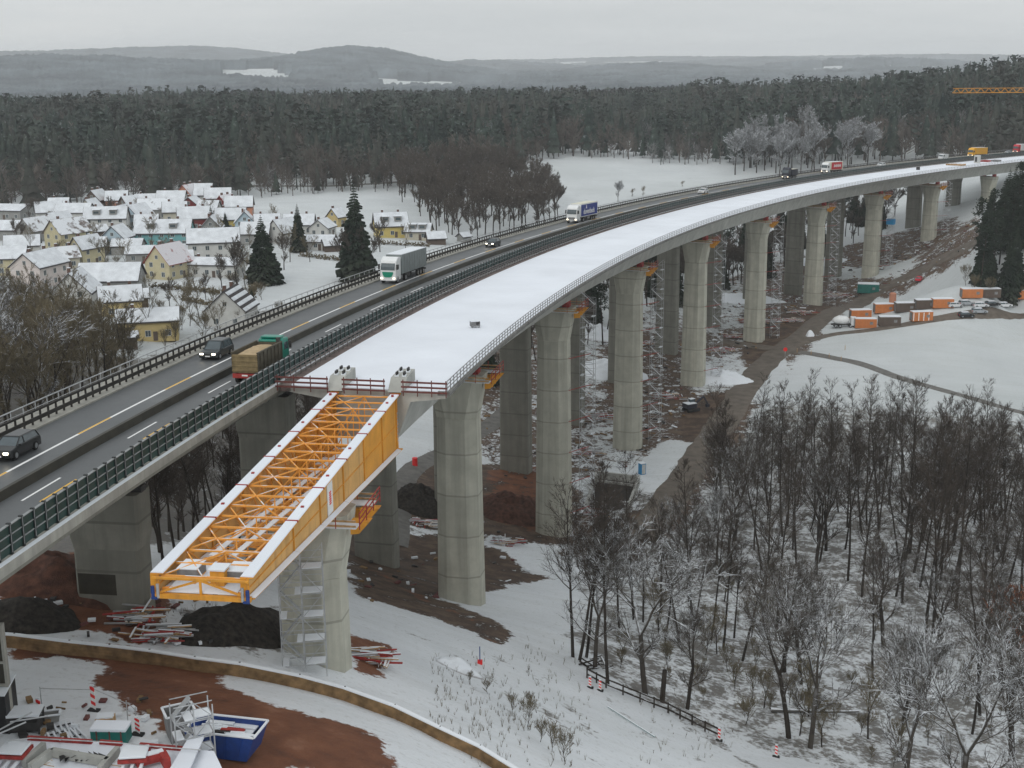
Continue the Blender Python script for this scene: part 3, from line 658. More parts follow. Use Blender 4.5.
# ------------------------------------------------------------------ new piers
new_names = ['flared concrete pier under the orange launching nose, with a scaffold before it', 'tall concrete pier nearest the open end of the snowy deck', 'second tall pier of the snowy deck, rising beside the concrete trough',
 'third snowy-deck pier, right above the blue toilet', 'fourth snowy-deck pier, with snowy debris at its right foot', 'fifth snowy-deck pier, at the muddy road junction', 'sixth snowy-deck pier, left of the orange site cabins',
 'seventh snowy-deck pier, standing behind the green container', 'last clearly visible slim pier of the snowy deck, before the dark pines', 'far pier of the snowy deck hidden by the dark pines']
PIERS = []
for k in range(10):
    t = 0.1427 + 0.06855 * k; x, y, zt = bp(t, 803.5); top = zt - 5.75
    if k == 0: top = HC - 34.9
    zg = gz(x, y) - 1.5; h = top - zg; PIERS.append((t, x, y, zg, top))
    pr = thing('new_pier', new_names[k], 'pier', (x, y, zg), PI - t, 'piers of the new snow-covered deck')
    hk = h - 5.4; s = 0.0105
    def rg(z, extra=0.0):
        d = s * max(0, hk - z); return ring(2.5 + d + extra, 1.95 + d * 0.8, 1.3 + d * 0.3, 0.85, z)
    mb = MB(); mb.loft([rg(0), rg(hk)]); mb.build('shaft', ['concrete_new'], pr, bevel=0.05)
    mb = MB(); mb.loft([ring(2.503, 1.953, 1.3, 0.85, hk), ring(3.35, 1.98, 1.15, 0.75, h - 0.7), ring(3.4, 2.0, 0.9, 0.6, h)]); mb.build('pier_head', ['concrete_new'], pr, bevel=0.04)
    mb = MB()
    for sx in (-1, 1):
        mb.box((sx * 2.1, 0, h + 0.28), (1.1, 1.5, 0.56)); mb.box((sx * 2.1, 0, h + 0.75), (0.8, 2.2, 0.4)); mb.box((sx * 2.1, -1.2, h + 0.4), (0.5, 0.3, 0.8))
    mb.build('launching_bearing', ['red_steel'], pr)
    if k < 9:
        wp = MB()
        for (a, b, c, d) in [(-4.6, 4.9, -3.3, -2.1), (-4.6, 4.9, 2.1, 3.3), (3.5, 4.9, -2.1, 2.1)]:
            wp.box(((a + b) / 2, (c + d) / 2, h - 0.35), (b - a, d - c, 0.08), mat=0)
        for z in (0.15, 0.55): 
            wp.beam((-4.6, -3.3, h - 0.3 + z), (4.9, -3.3, h - 0.3 + z), 0.05, 0.16, mat=1); wp.beam((-4.6, 3.3, h - 0.3 + z), (4.9, 3.3, h - 0.3 + z), 0.05, 0.16, mat=1)
        wpo = wp.build('work_platform', ['snow', 'timber'], pr)
        rb = MB()
        for yy in (-3.3, -1.1, 1.1, 3.3): rb.beam((-4.9, yy, h - 0.4), (-4.9, yy, h + 0.9), 0.07)
        for z in (0.0, 0.45, 0.9): rb.beam((-4.9, -3.3, h + z), (-4.9, 3.3, h + z), 0.07)
        for xx in (-3, 0, 3, 4.9):
            for yy in (-3.3, 3.3): rb.beam((xx, yy, h - 0.4), (xx, yy, h + 0.8), 0.06)
        rb.build('platform_railing', ['red_steel'], wpo)
        br = MB()
        for yy in (-2.6, 0.4):
            br.loft([[(-5.2, yy + e, h - 0.45), (-3.6, yy + e, h - 0.5), (-3.6, yy + e, h - 1.6), (-4.3, yy + e, h - 1.5)] for e in (0, 0.9)])
        br.box((-3.3, -2.3, h - 1.2), (1.7, 0.4, 1.1)); br.box((-3.4, -2.3, h - 1.95), (0.8, 0.4, 0.5))
        br.build('bracket', ['orange_steel'], pr)
        if k > 1:
            ties = MB()
            z = 5.3
            while z < hk: ties.beam((-2.6, 0.5, z), (-5.2, -3.5 if False else -4.2, z), 0.09); z += 5.3
            ties.build('tie_rod', ['red_steel'], pr)
# ------------------------------------------------------------------ scaffold stair towers
def scaffold(mb, bays, w_, d_, h, lift=2.0, boards=1, stairs=True):
    for i in range(bays + 1):
        for y in (-d_ / 2, d_ / 2):
            x = -w_ * bays / 2 + i * w_; mb.beam((x, y, 0), (x, y, h), 0.07)
    z = lift * 0.5; k = 0
    X0, X1 = -w_ * bays / 2, w_ * bays / 2
    while z < h:
        for y in (-d_ / 2, d_ / 2): mb.beam((X0, y, z), (X1, y, z), 0.06); mb.beam((X0, y, z + 1.0), (X1, y, z + 1.0), 0.05)
        for i in range(bays + 1): mb.beam((X0 + i * w_, -d_ / 2, z), (X0 + i * w_, d_ / 2, z), 0.06)
        for i in range(bays):
            if stairs and i == 0:
                a, b = (X0, X0 + w_) if k % 2 else (X0 + w_, X0); mb.beam((a, d_ * 0.2, z), (b, d_ * 0.2, z + lift), 0.5, 0.06, mat=1)
                mb.box((b + (0.25 if b < a else -0.25), 0, z + 0.02), (0.5, d_, 0.06), mat=2)
            else: mb.box((X0 + (i + 0.5) * w_, 0, z + 0.04), (w_ * 0.9, d_ * 0.75, 0.07), mat=2)
            s = 1 if (k + i) % 2 else -1
            mb.beam((X0 + (i + 0.5 - 0.5 * s) * w_, -d_ / 2, z), (X0 + (i + 0.5 + 0.5 * s) * w_, -d_ / 2, z + lift), 0.045)
        z += lift; k += 1
tower_names = {2: 'slender scaffold stair tower beside the second snowy-deck pier', 3: 'slender scaffold stair tower beside the third snowy-deck pier', 4: 'slender scaffold stair tower beside the fourth snowy-deck pier',
 5: 'slender scaffold stair tower beside the fifth snowy-deck pier', 6: 'slender scaffold stair tower beside the sixth snowy-deck pier', 7: 'slender scaffold stair tower with a blue sheet beside the seventh snowy-deck pier', 8: 'slender scaffold stair tower beside the last visible snowy-deck pier'}
for k in range(2, 9):
    t, x, y, zg, top = PIERS[k]
    tx, ty = x + 4.6 * math.cos(t) + 4.6 * math.sin(t), y - 4.6 * math.sin(t) + 4.6 * math.cos(t)
    zb = gz(tx, ty) - 0.2; h = top - zb + 0.5
    sc = thing('scaffold_tower', tower_names[k], 'scaffold', (tx, ty, zb), PI - t, 'stair towers at the tall piers')
    mb = MB(); scaffold(mb, 1, 2.3, 1.5, h); mb.build('stair_scaffold', ['galvanised', 'galvanised', 'snow'], sc)
    if k == 7:
        mb = MB(); mb.box((0, 0, h * 0.62), (2.6, 1.9, 1.9)); mb.build('blue_sheet', ['toilet_blue'], sc)
t, x, y, zg, top = PIERS[0]
sx_, sy_ = -16.5, 94.1; zb = gz(sx_, sy_) - 0.3
sc = thing('scaffold', 'tall grey scaffold with stairs in front of the left half of the nose pier', 'scaffold', (sx_, sy_, zb), 0.12)
mb = MB(); scaffold(mb, 2, 1.7, 1.5, top - zb - 1.6); mb.build('stair_scaffold', ['galvanised', 'galvanised', 'snow'], sc)
# ------------------------------------------------------------------ launching nose
A0 = Vector(bp(T0N, 803.5)); B0 = Vector(bp(0.1130, 803.5)); ax = Vector((B0.x - A0.x, B0.y - A0.y, 0)); Ln = ax.length; ax.normalize(); side = Vector((-ax.y, ax.x, 0))   # side: to the photo's right
zA, zB = HC - 29.85, HC - 30.85; bA, bB = HC - 35.3, HC - 32.3
def NP(s, w_, z): return A0.xy.to_3d() + ax * s + side * w_ + Vector((0, 0, z))
ztop = lambda s: zA + (zB - zA) * (s / Ln) ** 1.15
zbot = lambda s: bA + (bB - bA) * s / Ln
nose = thing('launching_nose', 'long orange steel launching nose with snow on its two top flanges', 'launching nose', tuple(NP(0, 0, bA)))
SEC = [0, 0.9, 6.5, 13, 19.5, 26, 32.5, Ln]
for sgn in (1, -1):
    for i in range(len(SEC) - 1):
        a, b = SEC[i], SEC[i + 1] - 0.06; W_ = sgn * 2.9
        mb = MB(); pale = 0 if i < 3 else 1
        def quad(p, q, w0, w1, zb0, zb1, zt0, zt1, mat):
            mb.add([NP(p, w0, zb0), NP(q, w0, zb1), NP(q, w1, zb1), NP(p, w1, zb0), NP(p, w0, zt0), NP(q, w0, zt1), NP(q, w1, zt1), NP(p, w1, zt0)], MB.BF, mat)
        quad(a, b, W_ - 0.03, W_ + 0.03, zbot(a) + 0.1, zbot(b) + 0.1, ztop(a) - 0.05, ztop(b) - 0.05, pale)
        quad(a, b, W_ - 0.42, W_ + 0.42, zbot(a), zbot(b), zbot(a) + 0.1, zbot(b) + 0.1, 0)
        quad(a, b, W_ - 0.42, W_ + 0.42, ztop(a) - 0.08, ztop(b) - 0.08, ztop(a), ztop(b), 0)
        # stiffeners
        n = max(1, int((b - a) / 2.2))
        for j in range(n + 1):
            s = a + (b - a) * j / n
            w0_ = 0.42 if j in (0, n) else 0.16
            quad(s - 0.02, s + 0.04, W_ - w0_, W_ - 0.031, zbot(s) + 0.1, zbot(s) + 0.1, ztop(s) - 0.08, ztop(s) - 0.08, 0)
            if j == n: quad(s - 0.02, s + 0.03, W_ + 0.031, W_ + 0.14, zbot(s) + 0.1, zbot(s) + 0.1, ztop(s) - 0.08, ztop(s) - 0.08, 0)
        zm = lambda s: 0.55 * zbot(s) + 0.45 * ztop(s)
        quad(a, b, W_ + 0.031, W_ + 0.09, zm(a), zm(b), zm(a) + 0.06, zm(b) + 0.06, 0)
        mb.build('girder_section', ['orange_steel', 'orange_pale'], nose, world=True)
        sn = MB()
        if i > 0:
            for (w0_, w1_, f) in ((W_ - 0.42, W_ + 0.42, ztop),):
                sn.add([NP(a, w0_, f(a) + 0.004), NP(b, w0_, f(b) + 0.004), NP(b, w1_, f(b) + 0.004), NP(a, w1_, f(a) + 0.004), NP(a + .03, w0_ + .04, f(a) + 0.07), NP(b, w0_ + .04, f(b) + 0.07), NP(b, w1_ - .04, f(b) + 0.07), NP(a + .03, w1_ - .04, f(a) + 0.07)], MB.BF)
            w0_, w1_ = (W_ + 0.1, W_ + 0.48); f = lambda s: zbot(s) + 0.1
            sn.add([NP(a, w0_, f(a) + 0.004), NP(b, w0_, f(b) + 0.004), NP(b, w1_, f(b) + 0.004), NP(a, w1_, f(a) + 0.004), NP(a, w0_, f(a) + 0.16), NP(b, w0_, f(b) + 0.16), NP(b, w1_, f(b) + 0.06), NP(a, w1_, f(a) + 0.06)], MB.BF)
            sn.build('flange_snow', ['snow_deck'], nose, world=True)
for sgn in (1, -1):
    for s in (0.95, 6.5, 13, 19.5, 26, 32.5):
        cl_ = MB(); cl_.beam(NP(s - .06, sgn * 2.9 - .46, ztop(s) + .03), NP(s - .06, sgn * 2.9 + .46, ztop(s) + .03), .12, .16); cl_.box(NP(s - 2.6 if s > 2 else s + .8, sgn * 2.9, ztop(s) + .12), (.22, .22, .2)); cl_.build('splice_plate', ['red_steel'], nose, world=True)
# cross bracing: top struts with snow, plan diagonals and K frames
s = 1.0; j = 0; NST = 20
tops = MB(); diag = MB(); low = MB()
for j in range(NST + 1):
    s = 0.8 + (Ln - 1.1) * j / NST
    st = MB(); st.beam(NP(s, -2.7, ztop(s) - 0.25), NP(s, 2.7, ztop(s) - 0.25), 0.11, 0.13); st.build('top_strut', ['orange_snowy'], nose, world=True)
    low.beam(NP(s, -2.7, zbot(s) + 0.3), NP(s, 2.7, zbot(s) + 0.3), 0.18, 0.2)
    if j < NST:
        s2 = 0.8 + (Ln - 1.1) * (j + 1) / NST; d = -1 if j % 2 else 1
        diag.beam(NP(s, d * 2.7, zbot(s) + 0.35), NP(s2, -d * 2.7, zbot(s2) + 0.35), 0.10); diag.beam(NP(s, -d * 2.7, zbot(s) + 0.42), NP(s2, d * 2.7, zbot(s2) + 0.42), 0.08); diag.beam(NP(s, -2.65, zbot(s) + 0.3), NP(s2, -2.65, ztop(s2) - 0.3), 0.09); diag.beam(NP(s, 0, zbot(s) + 0.4), NP(s, 0, ztop(s) - 0.3), 0.08)
        if j % 2 == 0:
            mids = zbot(s) + 0.35
            diag.beam(NP(s, -2.7, mids), NP(s, 0, ztop(s) - 0.3), 0.09); diag.beam(NP(s, 2.7, mids), NP(s, 0, ztop(s) - 0.3), 0.09)
            s3 = 0.8 + (Ln - 1.1) * min(j + 2, NST) / NST
            diag.beam(NP(s, 0, ztop(s) - 0.25), NP(s3, -2.7, ztop(s3) - 0.25), 0.08); diag.beam(NP(s, -2.7, ztop(s) - 0.28), NP(s3, 0.0, ztop(s3) - 0.28), 0.08)
low.build('bottom_strut', ['orange_snowy'], nose, world=True); diag.build('diagonal_bracing', ['orange_snowy'], nose, world=True)
wk = MB()
for w0_ in (-0.9, 0.9): wk.beam(NP(3, w0_, zbot(3) + 0.55), NP(Ln - 1, w0_, zbot(Ln) + 0.55), 0.18, 0.2)
for q in range(2): wk.beam(NP(6, 0.2 - q * 1.4, zbot(6) + 0.75), NP(Ln - 5, 0.2 - q * 1.4, zbot(Ln) + 0.75), 0.45, 0.06, mat=1)
wk.build('walkway', ['orange_snowy', 'snow'], nose, world=True)
# front end: decked working platform with hydraulic units
fr = MB(); zf = zbot(Ln)
fr.add([NP(Ln - 4.2, -2.25, zf + 0.45), NP(Ln + 0.1, -2.25, zf + 0.3), NP(Ln + 0.1, 2.25, zf + 0.3), NP(Ln - 4.2, 2.25, zf + 0.45), NP(Ln - 4.2, -2.25, zf + 0.55), NP(Ln + 0.1, -2.25, zf + 0.4), NP(Ln + 0.1, 2.25, zf + 0.4), NP(Ln - 4.2, 2.25, zf + 0.55)], MB.BF, 0)
fr.build('front_platform', ['snow_deck'], nose, world=True)
fb = MB(); fb.beam(NP(Ln + 0.2, -3.2, zf + 0.1), NP(Ln + 0.2, 3.2, zf + 0.1), 0.3, 0.3); fb.beam(NP(Ln + 0.2, -3.1, ztop(Ln) - 0.2), NP(Ln + 0.2, 3.1, ztop(Ln) - 0.2), 0.14)
fb.beam(NP(Ln + 0.2, 0, zf), NP(Ln + 0.2, 0, ztop(Ln) - 0.2), 0.14)
for sg in (-1, 1): fb.beam(NP(Ln + 0.2, sg * 3.0, zf + 0.2), NP(Ln + 0.2, 0, ztop(Ln) - 0.25), 0.12)
fb.build('front_frame', ['orange_steel'], nose, world=True)
for sg in (-1, 1):
    j_ = MB(); c = NP(Ln + 0.1, sg * 2.85, 0)
    j_.tube([NP(Ln + 0.35, sg * 3.05, zf + 0.0), NP(Ln + 0.35, sg * 3.05, zf + 0.75)], 0.12, 10, 0); j_.tube([NP(Ln + 0.35, sg * 2.72, zf + 0.0), NP(Ln + 0.35, sg * 2.72, zf + 0.9)], 0.10, 10, 1); j_.beam(NP(Ln + 0.3, sg * 2.75, zf - 0.02), NP(Ln + 0.3, sg * 3.15, zf - 0.02), 0.3, 0.15, mat=0)
    j_.build('hydraulic_jack', ['skip_blue', 'galvanised'], nose, world=True)
for w0_ in (-1.5, 1.7):
    b_ = MB(); p = NP(Ln - 2.2, w0_, zf + 0.85); b_.box(p, (1.6, 1.3, 0.7), math.atan2(ax.y, ax.x)); b_.box(p + Vector((0, 0, 0.38)), (1.65, 1.35, 0.06), math.atan2(ax.y, ax.x), mat=1)
    b_.build('hydraulic_unit', ['rail_grey', 'snow'], nose, world=True)
b_ = MB(); p = NP(Ln - 1.3, 0.7, zf + 0.95); b_.box(p, (1.0, 0.9, 1.0), math.atan2(ax.y, ax.x)); b_.box(p + Vector((0, 0, 0.56)), (1.2, 1.1, 0.1), math.atan2(ax.y, ax.x), mat=1); b_.build('control_box', ['orange_steel', 'snow'], nose, world=True)
# sign plate on the right web
sg_ = MB(); s0, s1 = 22.6, 24.0; z0_, z1_ = zbot(23) + 0.35, ztop(23) - 0.35
sg_.add([NP(s0, 2.95, z0_), NP(s1, 2.95, z0_), NP(s1, 3.0, z0_), NP(s0, 3.0, z0_), NP(s0, 2.95, z1_), NP(s1, 2.95, z1_), NP(s1, 3.0, z1_), NP(s0, 3.0, z1_)], MB.BF, 0)
for q in range(6): 
    zz = z0_ + 0.75 + q * 0.18; sg_.add([NP(s0 + 0.45, 3.003, zz), NP(s1 - 0.45, 3.003, zz), NP(s1 - 0.45, 3.02, zz), NP(s0 + 0.45, 3.02, zz), NP(s0 + 0.45, 3.003, zz + 0.11), NP(s1 - 0.45, 3.003, zz + 0.11), NP(s1 - 0.45, 3.02, zz + 0.11), NP(s0 + 0.45, 3.02, zz + 0.11)], MB.BF, 1)
sg_.build('sign_plate', ['white_paint', 'red_white_red'], nose, world=True)
# bolted splice at the rear and tendon anchor blocks on the deck end
sp = MB()
for q in range(9): sp.add([NP(0.35, 2.935, bA + 0.9 + q * 0.32), NP(0.75, 2.935, bA + 0.9 + q * 0.32), NP(0.75, 2.995, bA + 0.9 + q * 0.32), NP(0.35, 2.995, bA + 0.9 + q * 0.32), NP(0.35, 2.935, bA + 1.1 + q * 0.32), NP(0.75, 2.935, bA + 1.1 + q * 0.32), NP(0.75, 2.995, bA + 1.1 + q * 0.32), NP(0.35, 2.995, bA + 1.1 + q * 0.32)], MB.BF)
sp.build('splice_bolts', ['galvanised'], nose, world=True)
for sgn, nm in ((1, 'right'), (-1, 'left')):
    mb = MB(); t_ = T0N
    def NQ(s, w_, z): return NP(-s, w_ * sgn, z)
    z0_ = zA + 0.1
    mb.add([NP(-4.6, sgn * 2.9 - 0.75, z0_), NP(0.4, sgn * 2.9 - 0.75, z0_), NP(0.4, sgn * 2.9 + 0.75, z0_), NP(-4.6, sgn * 2.9 + 0.75, z0_), NP(-4.6, sgn * 2.9 - 0.75, z0_ + 1.05), NP(-1.0, sgn * 2.9 - 0.75, z0_ + 1.05), NP(-1.0, sgn * 2.9 + 0.75, z0_ + 1.05), NP(-4.6, sgn * 2.9 + 0.75, z0_ + 1.05)], MB.BF, 0)
    blk = mb.build('anchor_block', ['concrete_flat']); tag(blk, 'pale concrete anchor block on the deck end behind the %s girder of the nose' % nm, 'anchor block', 'anchor blocks at the deck end')
    an = MB()
    for q in range(4):
        s_ = -1.6 - (q // 2) * 1.7; w_ = sgn * 2.9 + (-0.35 if q % 2 else 0.35)
        for r_ in range(3): an.tube([NP(s_ - 0.25 * r_, w_, z0_ + 1.0), NP(s_ - 0.25 * r_ + 0.05, w_, z0_ + 1.42)], 0.1, 6, 0)
        an.box(NP(s_ - 0.2, w_, z0_ + 1.1), (0.4, 0.8, 0.1), mat=1)
    an.build('tendon_anchor', ['dark_metal', 'snow'], blk)
# wooden edge protection across the open end of the deck
ep = thing('edge_railing', 'maroon timber edge protection across the open end of the new deck', 'railing', bp(T0N - 0.0008, 799, 0))
mb = MB(); pp = MB()
for (ra, rb_) in ((795.7, 800.0), (801.5, 805.6), (806.9, 812.0)):
    for z in (0.15, 0.6, 1.05): mb.beam(bp(T0N - 0.0008, ra, z), bp(T0N - 0.0008, rb_, z), 0.05, 0.17)
    n = 4
    for i in range(n): r = ra + 0.15 + (rb_ - ra - 0.3) * i / (n - 1); pp.beam(bp(T0N - 0.0006, r, -0.3), bp(T0N - 0.0006, r, 1.25), 0.09)
mb.build('board', ['maroon_rail'], ep, world=True); pp.build('post', ['maroon_rail'], ep, world=True)
# ------------------------------------------------------------------ vegetation
def bark(name, col, snow, lo=0.15, hi=0.6):
    m, nt, b = new_mat(name, 0.9, 0.15); p = pos_socket(nt)
    c = ramp(nt, noise_tex(nt, 0.7, p, 4), [(0.3, tuple(x * 0.6 for x in col)), (0.7, tuple(x * 1.35 for x in col))])
    oi = node(nt, 'ShaderNodeObjectInfo')
    c = mixc(nt, mathn(nt, 'MULTIPLY', oi.outputs['Random'], 0.45), c, tuple(x * 0.5 for x in col))
    if snow:
        k = mathn(nt, 'MULTIPLY', up_mask(nt, lo, hi), ramp(nt, noise_tex(nt, 0.9, p, 3), [(0.62 - 0.4 * snow, 0.0), (0.75 - 0.35 * snow, 1.0)]), True)
        c = mixc(nt, k, c, (0.70, 0.73, 0.76))
    nt.links.new(c, b.inputs['Base Color']); M[name] = m
bark('bark', (0.040, 0.033, 0.027), 0.25)
bark('bark_snowy', (0.065, 0.056, 0.047), 0.62, 0.05, 0.5)
bark('twig_dark', (0.062, 0.050, 0.041), 0.08, 0.2, 0.9)
bark('twig_snowy', (0.085, 0.075, 0.064), 0.62, 0.05, 0.6)
bark('twig_olive', (0.150, 0.125, 0.080), 0.12, 0.2, 0.9)
bark('twig_brown', (0.095, 0.080, 0.068), 0.12, 0.2, 0.9)
bark('twig_half', (0.075, 0.063, 0.052), 0.35, 0.1, 0.7)
bark('twig_frost', (0.20, 0.205, 0.21), 0.6, 0.0, 0.6)
bark('leaf_rust', (0.24, 0.09, 0.045), 0.2, 0.3, 0.9)
def needles(name, a, b_, snow):
    m, nt, b = new_mat(name, 0.9, 0.15); p = pos_socket(nt)
    c = ramp(nt, noise_tex(nt, 0.13, p, 3, 0.7), [(0.38, a), (0.62, b_)])
    c = mixc(nt, mathn(nt, 'MULTIPLY', up_mask(nt, 0.2, 0.9), ramp(nt, noise_tex(nt, 0.6, p, 4), [(0.66 - 0.25 * snow, 0.0), (0.85 - 0.2 * snow, min(1.0, 0.35 + snow))]), True), c, (0.60, 0.63, 0.65))
    st = noise_tex(nt, 0.011, p, 4, 0.6); c = mixc(nt, ramp(nt, st, [(0.46, 0.0), (0.62, 0.55)]), c, (0.075, 0.066, 0.058)); c = mixc(nt, ramp(nt, st, [(0.34, 0.5), (0.44, 0.0)]), c, (0.008, 0.014, 0.014))
    nt.links.new(c, b.inputs['Base Color']); M[name] = m
needles('needles', (0.012, 0.022, 0.015), (0.028, 0.042, 0.026), 0.15)
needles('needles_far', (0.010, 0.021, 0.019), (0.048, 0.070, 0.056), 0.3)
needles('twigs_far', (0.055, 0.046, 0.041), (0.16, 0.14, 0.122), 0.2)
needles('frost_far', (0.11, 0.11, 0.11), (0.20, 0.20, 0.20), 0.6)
R_ = random.Random(11)
def rv(s=1.0): return Vector((R_.uniform(-s, s), R_.uniform(-s, s), R_.uniform(-s, s)))
def limb(mb, p, d, L, r0, n, sides, wander=0.12, lift=0.08, taper=0.25, mat=0):
    pts = [p.copy()]; rad = [r0]; q = p.copy(); d = d.normalized()
    for i in range(n):
        d = (d + rv(wander) + Vector((0, 0, lift))).normalized(); q = q + d * (L / n); pts.append(q.copy()); rad.append(r0 * (1 - (1 - taper) * (i + 1) / n))
    mb.tube(pts, rad, sides, mat, cap=False); return pts, rad, d
def pick(pts, rad, f):
    x = f * (len(pts) - 1); i = min(int(x), len(pts) - 2); t = x - i
    return pts[i].lerp(pts[i + 1], t), rad[i] * (1 - t) + rad[i + 1] * t, (pts[i + 1] - pts[i]).normalized()
def bare_tree(name, H, r0, start, n1, n2, n3, ang, len1, forks=1, lean=0.05, lift=0.10, taper=0.12, twig=0.028, droop=0.0):
    tr, cr_ = MB(), MB(); base = Vector((0, 0, -0.5)); stems = []
    pts, rad, d = limb(tr, base, Vector((R_.uniform(-lean, lean), R_.uniform(-lean, lean), 1)), H * (1.0 if forks == 1 else 0.42), r0, 9 if forks == 1 else 5, 7, 0.05, 0.05, taper if forks == 1 else 0.75)
    stems.append((pts, rad, start))
    if forks > 1:
        stems = []
        for k in range(forks):
            a = 2 * PI * k / forks + R_.random(); dd = Vector((math.cos(a) * 0.45, math.sin(a) * 0.45, 1))
            p2, r2, _ = limb(tr, pts[-1], dd, H * R_.uniform(0.45, 0.6), rad[-1] * 0.72, 7, 6, 0.13, 0.10, 0.15); stems.append((p2, r2, 0.12))
        stems.append((pts, rad, 0.55))
    ns = len(stems)
    for si, (pts, rad, st) in enumerate(stems):
        for i in range(max(3, int(n1 / ns * (1.2 if si < ns - 1 or ns == 1 else 0.4)))):
            f = st + (1 - st) * (i + R_.random()) / max(3, int(n1 / ns * 1.2)); f = min(f, 0.98)
            p, r, dd = pick(pts, rad, f); a = R_.uniform(0, 2 * PI)
            side = Vector((math.cos(a), math.sin(a), 0)); d1 = (side * math.sin(ang) + dd * math.cos(ang)).normalized()
            L1 = len1 * (1.05 - 0.75 * f) * R_.uniform(0.7, 1.2)
            b1, br, _ = limb(cr_, p, d1, L1, max(twig * 1.3, r * 0.5), 4, 4, 0.16, lift, 0.3)
            for j in range(n2):
                f2 = 0.25 + 0.72 * (j + R_.random()) / n2; p2, r2, dd2 = pick(b1, br, f2)
                d2 = (dd2 + rv(0.8) + Vector((0, 0, 0.25 - droop))).normalized(); L2 = L1 * (0.62 - 0.3 * f2) * R_.uniform(0.7, 1.2)
                b2, br2, _ = limb(cr_, p2, d2, L2, max(twig, r2 * 0.6), 3, 3, 0.2, lift * 0.7 - droop * 0.3, 0.5)
                for k in range(n3):
                    p3, r3, dd3 = pick(b2, br2, R_.uniform(0.2, 1.0)); d3 = (dd3 + rv(0.9) + Vector((0, 0, 0.2 - droop))).normalized()
                    q = p3 + d3 * L2 * R_.uniform(0.3, 0.65); s = d3.orthogonal().normalized() * twig * 0.75; s2 = d3.cross(s).normalized() * twig * 0.75
                    m_ = p3.lerp(q, 0.5) + rv(0.08 * L2)
                    cr_.add([p3 + s, p3 - s * 0.5 + s2, p3 - s * 0.5 - s2, m_ + s * .8, m_ - s * .4 + s2 * .8, m_ - s * .4 - s2 * .8, q], [(0, 1, 4, 3), (1, 2, 5, 4), (2, 0, 3, 5), (3, 4, 6), (4, 5, 6), (5, 3, 6)])
    return tr, cr_
def tree_proto(name, label, cat, tr, cr_, mt, mc):
    o = thing(name, label, cat, (0, 0, -500)); CHl = [tr.build('trunk', [mt], o, smooth=True, recalc=False), cr_.build('crown', mc if isinstance(mc, list) else [mc], o, recalc=False)]
    CH[o.name] = CHl
    for c in CHl: CH[c.name] = []
    return o
def spruce(name, H, rb, levels, nb_, blunt=0.0):
    tr, cr_ = MB(), MB(); tr.tube([(0, 0, -0.5), (0.1, 0, H * 0.5), (0, 0, H)], [0.018 * H, 0.011 * H, 0.02], 6)
    for i in range(levels):
        f = i / (levels - 1); z = H * (0.07 + 0.92 * f); R = rb * (1 - f ** 1.35) ** 0.9 * R_.uniform(0.85, 1.1) + 0.12
        n = max(4, int(nb_ * (1 - 0.55 * f))); off = R_.random() * 6
        for j in range(n):
            a = off + 2 * PI * (j + R_.uniform(-0.3, 0.3)) / n; r = R * R_.uniform(0.72, 1.12); ca, sa = math.cos(a), math.sin(a); dz = -r * R_.uniform(0.18, 0.42)
            wv = r * R_.uniform(0.16, 0.26); t = Vector((-sa, ca, 0)); o = Vector((0, 0, z)); m1 = Vector((ca * r * .5, sa * r * .5, z + dz * .25)); tip = Vector((ca * r, sa * r, z + dz)); dn = Vector((0, 0, -0.24 * r - 0.1))
            cr_.add([o, m1 + t * wv + dn * .5, m1 - t * wv + dn * .5, tip, m1, m1 + dn * 1.2, tip + dn * 0.6], [(0, 1, 4), (0, 4, 2), (4, 1, 3), (4, 3, 2), (0, 5, 4), (4, 5, 6), (4, 6, 3)])
            for q in range(2):
                e = R_.uniform(0.35, 0.85); c_ = Vector((ca * r * e, sa * r * e, z + dz * e)); s_ = t * (1 if q else -1) * wv * 1.5
                cr_.add([c_, c_ + s_ + Vector((ca, sa, -0.5)) * 0.2 * r, c_ + s_ * 0.4 + Vector((ca, sa, -0.9)) * 0.3 * r, c_ + dn], [(0, 1, 2), (0, 2, 3)])
    return tr, cr_
def pine(H, Rr):
    tr, cr_ = MB(), MB(); pts, rad, _ = limb(tr, Vector((0, 0, -0.5)), Vector((0.02, 0.02, 1)), H, 0.26, 7, 6, 0.03, 0.05, 0.2)
    for i in range(34):
        f = 0.5 + 0.5 * (i + R_.random()) / 34; p, r, dd = pick(pts, rad, min(f, 0.99)); a = R_.uniform(0, 2 * PI); L = Rr * (1.25 - f) * 1.6 * R_.uniform(0.6, 1.1)
        b1, br, _ = limb(tr, p, Vector((math.cos(a), math.sin(a), 0.3)), L, 0.06, 3, 3, 0.15, 0.1, 0.3)
        for k in range(44):
            c_ = b1[-1].lerp(b1[1], R_.random() * 0.8) + Vector((R_.gauss(0, .5), R_.gauss(0, .5), R_.gauss(0.1, .3))); s = R_.uniform(0.14, 0.34); n_ = rv().normalized(); u = n_.orthogonal().normalized() * s; v = n_.cross(u).normalized() * s
            cr_.add([c_ + u, c_ + v * .7, c_ - u * .9, c_ - v * .8], [(0, 1, 2, 3)])
    return tr, cr_
tall = [tree_proto('alder_tree', 'tall narrow bare tree in the snowy wood right of the viaduct', 'tree', *bare_tree('a', 20 + 2 * i, 0.22, 0.42, 30, 8, 6, 0.85, 6.6, 1, 0.13, twig=0.019), 'bark', 'twig_dark') for i in range(7)]
wide = [tree_proto('spreading_tree', 'spreading bare tree with snow on its limbs in the wood right of the viaduct', 'tree', *bare_tree('w', 17 + i, 0.33, 0.3, 38, 9, 7, 0.8, 7.2, 2 + i % 2, 0.14, 0.10, twig=0.022), 'bark', ['twig_half']) for i in range(4)]
